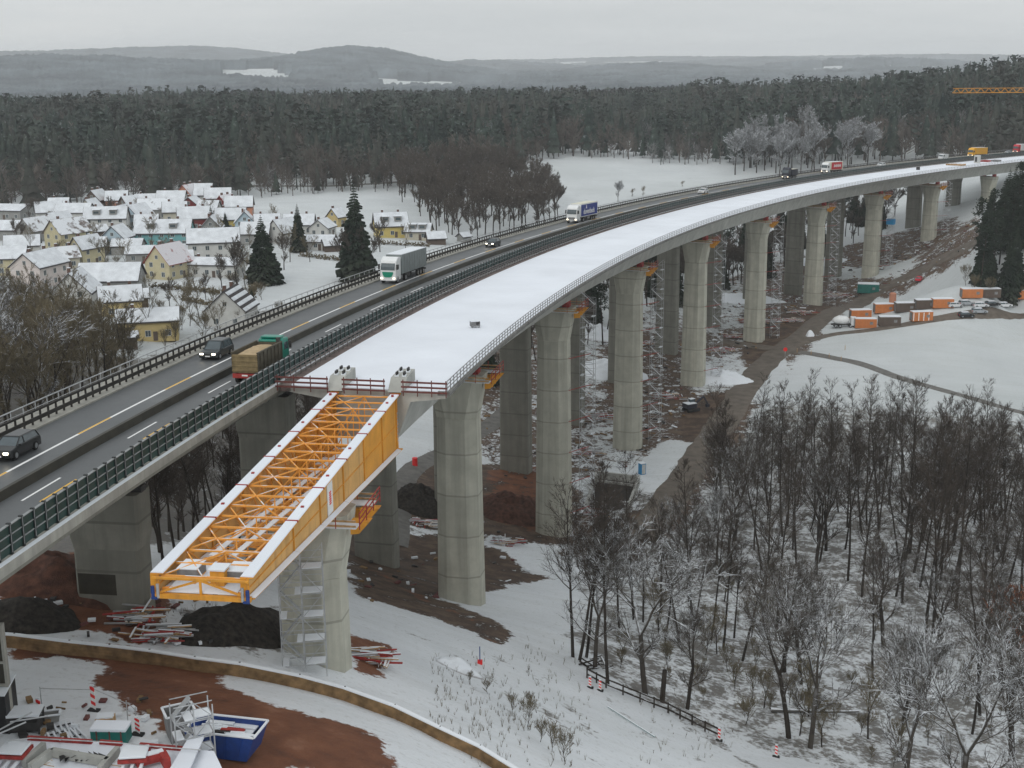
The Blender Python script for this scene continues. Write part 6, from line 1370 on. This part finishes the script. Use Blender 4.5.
mound(243, 628, 4.2, 7.5, 2.0, 'dark_earth', 'black earth heap below the tip of the launching nose', rot=-.35)
mound(75, 583, 7, 6, 2.4, 'red_earth', 'red-brown earth heap behind the left old pier'); mound(28, 618, 4, 3, 1.6, 'dark_earth', 'dark grey heap at the left edge below the old bridge')
mound(512, 512, 7, 7, 3.2, 'red_earth', 'brown earth heap between the two nearest snowy-deck piers'); mound(422, 508, 6, 5, 4.0, 'dark_earth', 'dark earth bank left behind the nearest snowy-deck pier')
mound(458, 668, 2.4, 1.8, 1.0, 'earth_snowy', 'rubble heap with snow on the slope right of the nose pier'); mound(718, 380, 9, 6, 2.6, 'earth_snowy', 'snowy rubble heap at the foot of the fourth pier'); mound(612, 372, 9, 8, 2.8, 'earth_snowy', 'snow-dusted heap behind the second and third piers')
mound(600, 335, 9, 7, 2.5, 'earth_snowy', 'far snow-dusted heap between second and third piers'); mound(745, 300, 12, 8, 2.0, 'earth_snowy', 'snow-dusted ground heap behind the fifth pier'); mound(820, 262, 10, 8, 2.0, 'earth_snowy', 'snow-dusted heap behind the sixth pier')
def pile(px, py, n, w_, label, mats=('timber', 'red_steel', 'galvanised'), rz=0.0, cat='material stack', name='material_stack'):
    x, y = gp(px, py); t = thing(name, label, cat, (x, y, gz(x, y)), rz)
    for k, m_ in enumerate(mats):
        mb = MB()
        for i in range(n):
            z = .1 + R_.uniform(0, .9); a = R_.uniform(-.25, .25) + (PI / 2 if R_.random() < .25 else 0); L = R_.uniform(1.0, 3.2); c_ = Vector((R_.uniform(-w_, w_), R_.uniform(-w_, w_) * .6, z)); d = Vector((math.cos(a), math.sin(a), R_.uniform(-.05, .05))) * L / 2
            mb.beam(c_ - d, c_ + d, R_.uniform(.08, .2), .1, mat=0); 
            if R_.random() < .35: mb.beam(c_ - d + Vector((0, 0, .08)), c_ + d + Vector((0, 0, .08)), .14, .04, mat=1)
        mb.build({'timber': 'timber', 'red_steel': 'steel_frame', 'galvanised': 'scaffold_pole'}.get(m_, 'piece'), [m_, 'snow'], t)
    return t
for a in [(668, 398, 16, 3.5, 'jumbled timber and scaffold parts between third and fourth piers'), (722, 352, 20, 4, 'scaffold parts under snow right of the fourth pier'), (752, 322, 20, 4, 'red steel frames stacked behind the fifth pier'), (786, 322, 22, 4.5, 'red frames and timber stacked right of the fifth pier'),
          (735, 338, 14, 3, 'scattered timber left of the fifth pier foot'), (805, 314, 16, 3.5, 'timber stack at the foot of the sixth pier'), (838, 297, 16, 4, 'red and white site goods right of the sixth pier'), (650, 345, 18, 4.5, 'site goods behind the third pier'),
          (600, 420, 16, 4, 'snowy timber beside the second old pier'), (590, 455, 12, 3, 'scattered boards beyond the concrete trough'), (372, 662, 14, 1.6, 'jumbled scaffold poles on brown earth right of the nose pier'), (135, 622, 10, 1.8, 'boards and poles in front of the left old pier'),
          (158, 640, 12, 2.0, 'snowy rubble and poles below the nose tip'), (425, 526, 10, 2.2, 'snowy boards left of the nearest snowy-deck pier'), (508, 545, 10, 2, 'brushwood and boards between the two nearest piers'), (598, 515, 8, 2.0, 'boards beside the concrete trough')]:
    pile(*a)
# uncountable bits of site rubble trodden into the mud
rb_ = MB()
def litter_bits(poly, n, smax):
    P = [gp(*p) for p in poly]; xs = [p[0] for p in P]; ys = [p[1] for p in P]; k = 0
    while k < n:
        x, y = R_.uniform(min(xs), max(xs)), R_.uniform(min(ys), max(ys))
        if not inpoly_pt(x, y, P): continue
        k += 1; z = gz(x, y) + .08; a = R_.uniform(0, 3.14); L = R_.uniform(.3, smax); m_ = R_.choice([0, 0, 1, 1, 2, 2, 3]); d = Vector((math.cos(a), math.sin(a), R_.uniform(-.08, .08))) * L / 2; c_ = Vector((x, y, z + R_.uniform(0, .25)))
        rb_.beam(c_ - d, c_ + d, R_.uniform(.08, .5), R_.uniform(.08, .35), mat=m_)
litter_bits([(580, 470), (600, 330), (680, 290), (800, 265), (830, 300), (760, 345), (700, 400), (640, 470)], 380, 2.0); litter_bits([(830, 300), (800, 262), (960, 225), (985, 235), (900, 285)], 200, 2.6)
litter_bits([(345, 560), (560, 500), (560, 540), (480, 600), (350, 600)], 50, 1.0); litter_bits([(20, 600), (230, 600), (250, 655), (20, 640)], 70, .8); litter_bits([(20, 700), (150, 700), (160, 745), (20, 745)], 24, .7); pass
litter_bits([(480, 420), (600, 360), (600, 470), (490, 480)], 80, 1.6)
tag(rb_.build('site_rubble', ['snow', 'timber_dark', 'dark_metal', 'maroon_rail'], recalc=False), 'scattered snowy site rubble trodden into the mud around the piers', 'rubble', kind='stuff')
# concrete trough
x, y = gp(610, 500); tr_ = thing('concrete_trough', 'open concrete trough sunk into the ground right of the second pier', 'concrete trough', (x, y, gz(x, y) - .4), .02)
c0, c1, c2, c3 = [Vector((*gp(*q), 0)) - Vector((x, y, 0)) for q in ((584, 512), (624, 520), (640, 484), (598, 480))]
for (p, q) in ((c0, c3), (c1, c2), (c3, c2)):
    mb = MB(); mb.beam(p + Vector((0, 0, .9)), q + Vector((0, 0, .9)), .45, 2.0); mb.build('side_wall', ['concrete_flat'], tr_)
mb = MB(); mb.beam((c3 * .75 + c0 * .25) + Vector((0, 0, 1.7)), (c2 * .75 + c1 * .25) + Vector((0, 0, 1.7)), .4, .4); mb.build('cross_beam', ['concrete_flat'], tr_)
mb = MB(); mb.add([tuple(c0 + Vector((.3, 0, .50))), tuple(c1 + Vector((-.3, 0, .5))), tuple(c2 + Vector((-.3, -.3, .5))), tuple(c3 + Vector((.3, -.3, .5)))], [(0, 1, 2, 3)]); mb.build('floor', ['dark_earth'], tr_)
x, y = gp(642, 474); tl = thing('portable_toilet', 'blue portable toilet cabin on the snowy patch right of the third pier', 'toilet', (x, y, gz(x, y)), .5); mb = MB(); mb.box((0, 0, 1.1), (1.1, 1.1, 2.2)); mb.build('cabin', ['toilet_blue'], tl, bevel=.04)
mb = MB(); mb.box((0, -.56, 1.1), (.8, .04, 1.9)); mb.build('door', ['window_frame'], tl); mb = MB(); mb.box((0, 0, 2.26), (1.2, 1.2, .12)); mb.build('roof', ['snow'], tl)
x, y = gp(691, 411); ex = thing('excavator', 'black and white snow-covered excavator in front of the fourth pier', 'excavator', (x, y, gz(x, y)), .5)
mb = MB(); [mb.box((0, s * 1.0, .4), (3.4, .5, .75)) for s in (-1, 1)]; mb.build('track', ['rubber'], ex, bevel=.15); mb = MB(); mb.box((-.4, 0, 1.4), (2.6, 2.2, 1.0)); mb.box((-.4, 0, 1.95), (2.5, 2.1, .12), mat=1); mb.build('body', ['trailer_dark', 'snow'], ex)
mb = MB(); mb.box((.6, .6, 1.9), (1.3, .9, 1.5)); mb.box((.6, .6, 2.7), (1.3, .9, .1), mat=1); mb.build('cab', ['glass_dark', 'snow'], ex); mb = MB(); mb.beam((.8, -.3, 1.6), (3.2, -.3, 3.1), .35); mb.beam((3.2, -.3, 3.1), (4.4, -.3, 1.2), .28); mb.box((4.4, -.3, .8), (.7, .8, .7)); mb.build('arm', ['trailer_dark'], ex)
x, y = gp(785, 357); sgn = thing('round_sign', 'round red traffic sign at the corner of the field path', 'sign', (x, y, gz(x, y))); mb = MB(); mb.beam((0, 0, 0), (0, 0, 1.8), .08); mb.build('post', ['galvanised'], sgn); mb = MB(); mb.tube([(0, -.08, 2.1), (0, -.03, 2.1)], .55, 20); mb.build('disc', ['red_white_red'], sgn)
mound(810, 336, 1.3, 1.3, 1.9, 'snow', 'little cone of snow beside the haul road junction', 'snow_cone', 'snow heap')
for i, (px, py) in enumerate([(797, 353), (811, 355), (829, 358), (841, 361), (845, 350)]):
    x, y = gp(px, py); p_ = MB(); p_.beam((0, 0, -.2), (0, 0, 1.3), .12); o = p_.build('marker_post', ['timber']); o.location = (x, y, gz(x, y)); tag(o, 'wooden marker post beside the path across the snowy field', 'post', 'marker posts along the field path')
# ------------------------------------------------------------------ timber retaining wall in the foreground
WP = [gp(*p) for p in [(-30, 645), (15, 648), (70, 655), (150, 664), (240, 677), (300, 689), (345, 701), (395, 719), (440, 741), (480, 760), (520, 785), (560, 815)]]
rw = thing('timber_wall', 'long low timber retaining wall with a snow cap curving across the foreground', 'retaining wall', (*WP[4], gz(*WP[4])))
pb, ps, pc = MB(), MB(), MB()
for i in range(len(WP) - 1):
    p, q = Vector((*WP[i], 0)), Vector((*WP[i + 1], 0)); n = max(1, int((q - p).length / 2.4))
    for k in range(n):
        a, b = p.lerp(q, k / n), p.lerp(q, (k + 1) / n); a.z = gz(a.x, a.y); b.z = gz(b.x, b.y)
        for r in range(5): pb.beam(a + Vector((0, 0, -.15 + r * .26)), b + Vector((0, 0, -.15 + r * .26)), .14, .245)
        ps.beam(a + Vector((0, .16, -.4)), a + Vector((0, .16, 1.12)), .14); pc.beam(a + Vector((0, .06, 1.06)), b + Vector((0, .06, 1.06)), .34, .1)
pb.build('planks', ['timber_dark'], rw, world=True); ps.build('posts', ['dark_metal'], rw, world=True); pc.build('snow_cap', ['snow'], rw, world=True)
# timber rail fence at the edge of the wood
FP = [gp(*p) for p in [(587, 678), (606, 688), (640, 702), (668, 713), (692, 725), (718, 738)]]
tf = thing('timber_fence', 'dark two-rail timber fence between the snowy slope and the wood', 'fence', (*FP[0], gz(*FP[0]))); fr_, fp_ = MB(), MB()
for i in range(len(FP) - 1):
    p, q = Vector((*FP[i], 0)), Vector((*FP[i + 1], 0)); n = 2
    for k in range(n):
        a, b = p.lerp(q, k / n), p.lerp(q, (k + 1) / n); a.z = gz(a.x, a.y); b.z = gz(b.x, b.y)
        for z in (.45, 1.1): fr_.beam(a + Vector((0, 0, z)), b + Vector((0, 0, z)), .13, .15)
        fp_.beam(a - Vector((0, 0, .3)), a + Vector((0, 0, 1.25)), .16)
fr_.build('rail', ['bark'], tf, world=True); fp_.build('post', ['bark'], tf, world=True)
pile(592, 668, 10, 1.7, 'dark broken branches and boards at the upper end of the timber fence', ('bark',), .4, 'brush pile', 'brush_pile')
def beacon(px, py, label, h=1.25, tilt=0.0):
    x, y = gp(px, py); b = thing('beacon', label, 'traffic beacon', (x, y, gz(x, y)), -.2, 'red and white warning beacons'); mb = MB()
    for k in range(6): 
        z0, z1 = .2 + k * (h - .2) / 6, .2 + (k + 1) * (h - .2) / 6; mb.loft([[(-.14, -.03, z0 + .08), (.14, -.03, z0 - .08), (.14, .03, z0 - .08), (-.14, .03, z0 + .08)], [(-.14, -.03, z1 + .08), (.14, -.03, z1 - .08), (.14, .03, z1 - .08), (-.14, .03, z1 + .08)]], k % 2)
    mb.build('board', ['white_paint', 'red_white_red'], b); mb = MB(); mb.box((0, 0, .06), (.75, .4, .12)); mb.build('foot', ['rubber'], b); mb = MB(); mb.box((0, 0, h + .12), (.26, .1, .1)); mb.build('snow_cap', ['snow'], b); return b
beacon(94, 711, 'red and white beacon standing alone on the snow near the brown puddle', 1.7); beacon(40, 722, 'red and white beacon beside the dark formwork at lower left', 1.5); beacon(138, 735, 'small red and white beacon beside the snowy green pack', 1.1)
beacon(719, 741, 'red and white beacon at the lower end of the timber fence', 1.4); beacon(776, 757, 'red and white beacon by the snowy track in the lower right', 1.3)
for q, lb in (((590, 688), 'left red and white barrier board leaning on the upper timber fence'), ((600, 691), 'right red and white barrier board leaning on the upper timber fence')): beacon(*q, lb, 1.2)
x, y = gp(480, 664); mk = thing('marker_pole', 'thin dark pole on a red block standing in the snow', 'pole', (x, y, gz(x, y))); mb = MB(); mb.beam((0, 0, .3), (0, 0, 1.9), .1); mb.build('pole', ['skip_blue'], mk); mb = MB(); mb.box((0, 0, .2), (.5, .4, .4)); mb.build('block', ['red_white_red'], mk)
hs_ = MB(); P0_, P1_ = gp(608, 708), gp(655, 738); hs_.tube([(P0_[0], P0_[1], gz(*P0_) + .15), (P1_[0], P1_[1], gz(*P1_) + .15)], .07, 6); tag(hs_.build('pipe', ['container_green']), 'thin greenish pipe lying along the snowy slope', 'pipe')
# red cylinder seen between pier and nose
x, y = gp(415, 466); mb = MB(); mb.tube([(0, 0, 0), (0, 0, 1.6)], .5, 12); o = mb.build('red_drum', ['red_white_red']); o.location = (x, y, gz(x, y)); tag(o, 'red drum standing beside the track left of the nearest snowy-deck pier', 'drum')
# ------------------------------------------------------------------ gear on the snowy deck
t_ = theta_px(475, 801); x, y, z = bp(t_, 801.0, .12); g_ = thing('site_generator', 'small snow-capped machine standing alone on the snowy deck', 'machine', (x, y, z), .3); mb = MB(); mb.box((0, 0, .45), (1.1, .7, .6)); mb.box((0, 0, .78), (1.15, .75, .1), mat=1); [mb.box((a, -.4, .2), (.12, .12, .4)) for a in (-.4, .4)]; mb.build('housing', ['rail_grey', 'snow'], g_)
mb = MB(); mb.box((.25, -.36, .5), (.4, .05, .3)); mb.build('panel', ['dark_metal'], g_)
for px, r, m_, lb in [(918, 805, 'dark_metal', 'dark barrel on the far snowy deck'), (952, 806, 'timber', 'timber stack on the far snowy deck'), (960, 803, 'timber', 'second timber stack nearer the edge of the far deck'), (986, 805, 'red_steel', 'red steel parts stacked on the far deck'), (996, 803, 'rail_grey', 'grey steel parts stacked on the far deck')]:
    x, y, z = bp(theta_px(px, r), r, .12)
    t = thing('deck_stack', lb, 'material stack', (x, y, z), .8, None); mb = MB(); 
    if 'barrel' in lb: mb.tube([(0, 0, 0), (0, 0, 1.1)], .7, 12)
    else:
        for k in range(5): mb.box((R_.uniform(-.3, .3), -1.2 + k * .6, .35), (R_.uniform(3, 4.5), .45, .6))
    mb.build('goods', [m_], t)
x, y, z = bp(theta_px(977, 804), 804, .1); container_h = thing('deck_cabin', 'small white tower-like hut on the far snowy deck', 'cabin', (x, y, z), .7); mb = MB(); mb.box((0, 0, 1.6), (1.8, 1.8, 3.2)); mb.build('wall', ['wall_white'], container_h); mb = MB(); mb.box((-.92, 0, 1.6), (.06, .9, 2.0)); mb.build('door', ['dark_metal'], container_h)
# ------------------------------------------------------------------ lower left corner: abutment works
zg0 = gz(*gp(120, 740))
# dark formwork wall at the left edge
a_, b_ = at(-70, 735, HC - 40.6), at(13, 735, HC - 40.6); x, y = (a_[0] + b_[0]) / 2, (a_[1] + b_[1]) / 2
fw = thing('formwork_wall', 'tall dark formwork wall with pale edges cut by the left edge', 'formwork', (x, y, HC - 41.2)); w2 = abs(b_[0] - a_[0]) / 2
mb = MB(); mb.box((0, 0, 4.0), (2 * w2, .3, 8.0)); mb.build('sheet', ['wet_barrier'], fw)
mb = MB(); mb.box((w2 + .03, 0, 4.0), (.16, .42, 8.1)); mb.box((0, -.2, 8.05), (2 * w2, .5, .12)); 
for z in (2.2, 4.1, 5.6): mb.box((0, -.22, z), (2 * w2, .14, .14))
mb.build('waler', ['concrete_edge'], fw)
a_ = at(2, 712, HC - 39.5); bx = thing('tool_crate', 'black crate with a snowy slanted lid against the formwork wall', 'crate', (a_[0], a_[1] - .8, gz(a_[0], a_[1]))); mb = MB(); mb.prism([(-.9, 0), (.9, 0), (.9, 3.1), (-.9, 2.7)], 'x', -1.6, 1.0); mb.build('box', ['black_sheet'], bx)
mb = MB(); mb.prism([(-1.0, 2.73), (1.0, 3.13), (1.0, 3.22), (-1.0, 2.82)], 'x', -1.65, 1.05); mb.build('lid_snow', ['snow'], bx)
# snow-covered table and bin
x, y = gp(27, 730); tb = thing('work_table', 'dark work table covered with snow beside the formwork wall', 'table', (x, y, gz(x, y)), .1); mb = MB(); mb.box((0, 0, 1.15), (2.0, 1.4, .1)); mb.box((0, 0, 1.28), (1.95, 1.35, .16), mat=1); mb.build('table_top', ['dark_metal', 'snow'], tb)
for u in (-.9, .9):
    for v in (-.6, .6): mb = MB(); mb.box((u, v, .57), (.12, .12, 1.14)); mb.build('leg', ['dark_metal'], tb)
mb = MB(); mb.box((0, 0, .45), (1.7, 1.1, .6)); mb.build('shelf', ['dark_metal'], tb)
def open_box(name, label, cat, px, py, rz, L, W, H, mo, mi, flare=0.0, wall=.07, rimm='snow', load=None, group=None, dz=0.0):
    x, y = gp(px, py); c = thing(name, label, cat, (x, y, gz(x, y) + dz), rz, group)
    def rg(l, w_, z): return [(-l / 2, -w_ / 2, z), (l / 2, -w_ / 2, z), (l / 2, w_ / 2, z), (-l / 2, w_ / 2, z)]
    v = rg(L, W, .15) + rg(L + 2 * flare, W, H) + rg(L + 2 * flare - 2 * wall, W - 2 * wall, H) + rg(L - 2 * wall, W - 2 * wall, .3)
    f = [(0, 1, 5, 4), (1, 2, 6, 5), (2, 3, 7, 6), (3, 0, 4, 7), (4, 5, 9, 8), (5, 6, 10, 9), (6, 7, 11, 10), (7, 4, 8, 11), (8, 9, 13, 12), (9, 10, 14, 13), (10, 11, 15, 14), (11, 8, 12, 15), (12, 13, 14, 15), (3, 2, 1, 0)]
    mb = MB(); mb.add(v, f); mb.build('tub', [mo], c)
    r = MB(); p = rg(L + 2 * flare, W, H + .03)
    for i in range(4): r.beam(p[i], p[(i + 1) % 4], .14, .08)
    r.build('rim', [rimm], c)
    rb = MB()
    for k in range(int(L / .8)):
        for s in (-1, 1): rb.beam((-L / 2 + .4 + k * .8, s * (W / 2 + .03), .2), ((-L / 2 + .4 + k * .8) * (1 + 2 * flare / L), s * (W / 2 + .03), H - .05), .07)
    rb.build('rib', [mo], c)
    if load:
        l_ = MB()
        for k in range(26):
            z = H - .35 + R_.uniform(-.1, .25); a = R_.uniform(-.5, .5); c_ = Vector((R_.uniform(-L / 2 + .3, L / 2 - .3), R_.uniform(-W / 2 + .25, W / 2 - .25), z)); d = Vector((math.cos(a), math.sin(a) * .4, 0)) * R_.uniform(.4, 1.1); m_ = 0 if R_.random() < .75 else (1 if R_.random() < .5 else 2)
            l_.beam(c_ - d, c_ + d, R_.uniform(.1, .4), .08, mat=m_)
        l_.box((0, 0, H - .5), (L - .3, W - .3, .1), mat=0); l_.build('rubble_load', ['snow', 'dark_metal', 'red_steel'], c)
    return c
open_box('rubble_skip', 'big blue rubbish skip heaped with snowy scrap', 'skip', 228, 752, -.22, 3.4, 2.2, 1.75, 'skip_blue', 'skip_blue', .55, load=True)
open_box('concrete_bucket', 'tall grey open metal box left of the blue skip', 'container', 181, 738, .45, 1.5, 1.5, 1.9, 'rail_grey', 'dark_metal', .15)
open_box('mortar_tub', 'small dark grey tub on the snow between the beacons', 'tub', 52, 722, .25, .9, .7, .6, 'wall_grey', 'wall_grey', .08)
x, y = gp(112, 742); pk = thing('wrapped_pallet', 'pallet pack wrapped in green and white sheeting under snow', 'pallet', (x, y, gz(x, y)), -.05); mb = MB(); mb.box((0, 0, .55), (2.2, 1.1, .9)); mb.build('wrapping', ['container_green'], pk, bevel=.06); mb = MB(); mb.box((0, 0, 1.08), (2.25, 1.15, .22)); mb.build('snow_cap', ['snow_deck'], pk, bevel=.06)
mb = MB(); [mb.box((u, 0, .56), (.09, 1.14, 1.0)) for u in (-.7, .1, .8)]; mb.build('strap', ['maroon_rail'], pk)
x, y = gp(106, 726); cr1 = thing('cable_box', 'low wooden crate with a reddish rim behind the wrapped pallet', 'crate', (x, y, gz(x, y)), .1); mb = MB(); mb.box((0, 0, .35), (1.1, .8, .7)); mb.box((0, 0, .73), (1.0, .7, .08), mat=1); mb.build('box', ['timber', 'snow'], cr1)
for i, (px, py, rz) in enumerate([(66, 732, .5), (74, 737, .7), (60, 740, .55)]):
    x, y = gp(px, py); mb = MB(); [mb.box((u, 0, .1), (.12, 2.2, .1), mat=0) for u in (-.5, -.17, .17, .5)]; [mb.box((0, v, .04), (1.2, .1, .06), mat=1) for v in (-.9, 0, .9)]
    o = mb.build('snowy_pallet', ['snow', 'dark_metal']); o.location = (x, y, gz(x, y)); o.rotation_euler = (0, 0, rz); tag(o, 'flat snowy pallet of slats lying on the ground near the work platform', 'pallet', 'snowy slatted pallets')
# elevated work platform across the bottom edge
ZP = HC - 38.6
def PX(px, py, dz=0.0): p = at(px, py, ZP + dz); return Vector((p[0], p[1], ZP + dz))
pf = thing('abutment_platform', 'snowy raised work platform with maroon beams across the lower left edge', 'work platform', tuple(PX(110, 760)) )
mb = MB()
def quadslab(mb, pts, t, mat): 
    v = [tuple(p - Vector((0, 0, t))) for p in pts] + [tuple(p) for p in pts]; mb.add(v, MB.BF, mat)
quadslab(mb, [PX(-60, 800), PX(240, 806), PX(214, 751), PX(30, 737)], .25, 0); mb.build('snow_deck', ['snow_deck'], pf, world=True)
mb = MB(); mb.beam(PX(28, 738, .1), PX(92, 742, .1), .2, .25); mb.beam(PX(100, 742, .1), PX(122, 744, .1), .2, .25); mb.beam(PX(140, 745, .1), PX(196, 750, .1), .2, .25); mb.build('beam', ['red_steel'], pf, world=True)
mb = MB()
for (p0, p1) in (((30, 768), (52, 752)), ((52, 752), (108, 762)), ((100, 770), (118, 750)), ((44, 746), (24, 764))): mb.beam(PX(*p0, .3), PX(*p1, .3), .3, .5)
mb.build('formwork_beam', ['concrete_flat'], pf, world=True)
mb = MB(); quadslab(mb, [PX(32, 762, .05), PX(54, 766, .05), PX(50, 752, .05), PX(36, 748, .05)], .1, 0); quadslab(mb, [PX(108, 764, .05), PX(122, 766, .05), PX(120, 752, .05), PX(112, 750, .05)], .1, 0); mb.build('timber_panel', ['timber'], pf, world=True)
mb = MB()
for k in range(9):
    a = PX(58 + k * 5, 750 + R_.uniform(0, 3), .1 + R_.uniform(0, .15)); b = PX(60 + k * 5.2, 760 + R_.uniform(-2, 3), .1 + R_.uniform(0, .3)); c = PX(66 + k * 5, 757 + R_.uniform(-3, 3), .35 + R_.uniform(-.2, .2)); mb.add([tuple(a), tuple(b), tuple(c)], [(0, 1, 2)])
mb.build('black_tarpaulin', ['black_sheet'], pf, world=True, recalc=False)
for q, (px, py) in enumerate([(14, 748), (134, 752)]):
    u = PX(px, py, .9); bx = thing('hatch_cover', ['snow-covered slab on maroon frame at the left of the platform', 'snow-covered slab on maroon frame in the middle of the platform'][q], 'slab', tuple(u), -.1 + q * .2, 'snowy slabs on the work platform'); mb = MB(); mb.box((0, 0, 0), (1.5, 1.3, .14)); mb.build('slab', ['snow'], bx, bevel=.04)
    mb = MB(); mb.box((0, 0, -.22), (1.6, 1.4, .2)); [mb.box((-.5 + k * .5, -1.2, -.45), (.16, 1.6, .14), mat=1) for k in range(3)]; mb.build('frame', ['red_steel', 'snow'], bx)
u = PX(150, 758, .5); kb = thing('steel_frame', 'maroon channel frame on the platform right of the middle slab', 'frame', tuple(u), .5); mb = MB(); mb.box((0, 0, 0), (1.6, .5, .5)); mb.box((.7, -.5, 0), (.4, 1.2, .6)); mb.build('channel', ['red_steel'], kb); mb = MB(); mb.box((0, 0, .28), (1.5, .4, .08)); mb.build('snow_cap', ['snow'], kb)
# handrails of scaffold tube
hr2 = thing('scaffold_handrail', 'thin galvanised tube handrail along the back of the work platform', 'railing', tuple(PX(100, 742))); mb = MB(); P_ = [(8, 741), (30, 738), (88, 741), (120, 743), (150, 746), (200, 750)]
for i in range(len(P_) - 1):
    for z in (.55, 1.1): mb.tube([PX(*P_[i], z + .1), PX(*P_[i + 1], z + .1)], .035, 5)
mb.build('tube_rail', ['galvanised'], hr2, world=True); mb = MB(); [mb.tube([PX(*p, -.2), PX(*p, 1.35)], .04, 5) for p in P_ + [(60, 740), (172, 748)]]; mb.build('post', ['galvanised'], hr2, world=True)
mb = MB(); u = [PX(-20, 742, 1.8), PX(26, 722, 2.6), PX(-10, 735, .6), PX(32, 712, 1.6)]; mb.tube(u[:2], .05, 5); mb.tube(u[2:], .05, 5); mb.tube([PX(10, 722, 1.0), PX(48, 716, 1.0)], .05, 5); mb.build('brace', ['galvanised'], hr2, world=True)
u = gp(172, 752); tw = thing('scaffold_tower', 'leaning ladder-like scaffold stair beside the blue skip', 'scaffold', tuple(PX(196, 775, -2.2)), .45, None); mb = MB(); scaffold(mb, 2, 1.1, 1.2, 4.6, lift=1.1, stairs=True); o = mb.build('stair_scaffold', ['galvanised', 'galvanised', 'snow'], tw)
u = PX(183, 750, .25); pk2 = MB(); quadslab(pk2, [PX(170, 768, .5), PX(190, 768, .5), PX(204, 736, .5), PX(190, 735, .5)], .12, 0); tag(pk2.build('snowy_board', ['snow_deck']), 'broad snowy board leaning across the platform towards the blue skip', 'board')
# pole fence around the snowy yard
yf = thing('pole_fence', 'light tube fence from the lone beacon down to the yard corner', 'fence', (*gp(94, 711), gz(*gp(94, 711)))); mb, mp_ = MB(), MB(); Pq = [gp(*p) for p in [(42, 708), (94, 708), (128, 722), (137, 729)]]
for i, p in enumerate(Pq):
    z = gz(*p); mp_.tube([(p[0], p[1], z), (p[0], p[1], z + 1.5)], .035, 5)
    if i < 3: q = Pq[i + 1]; z2 = gz(*q); mb.tube([(p[0], p[1], z + 1.4), (q[0], q[1], z2 + 1.3)], .03, 5)
mb.build('rail', ['galvanised'], yf, world=True); mp_.build('post', ['galvanised'], yf, world=True)
# ------------------------------------------------------------------ tidy: prototypes that were never planted
for o in list(COL.objects):
    if o.parent is None and o.type == 'EMPTY' and o.location.z < -400:
        for c in list(kids(o)): bpy.data.objects.remove(c)
        bpy.data.objects.remove(o)
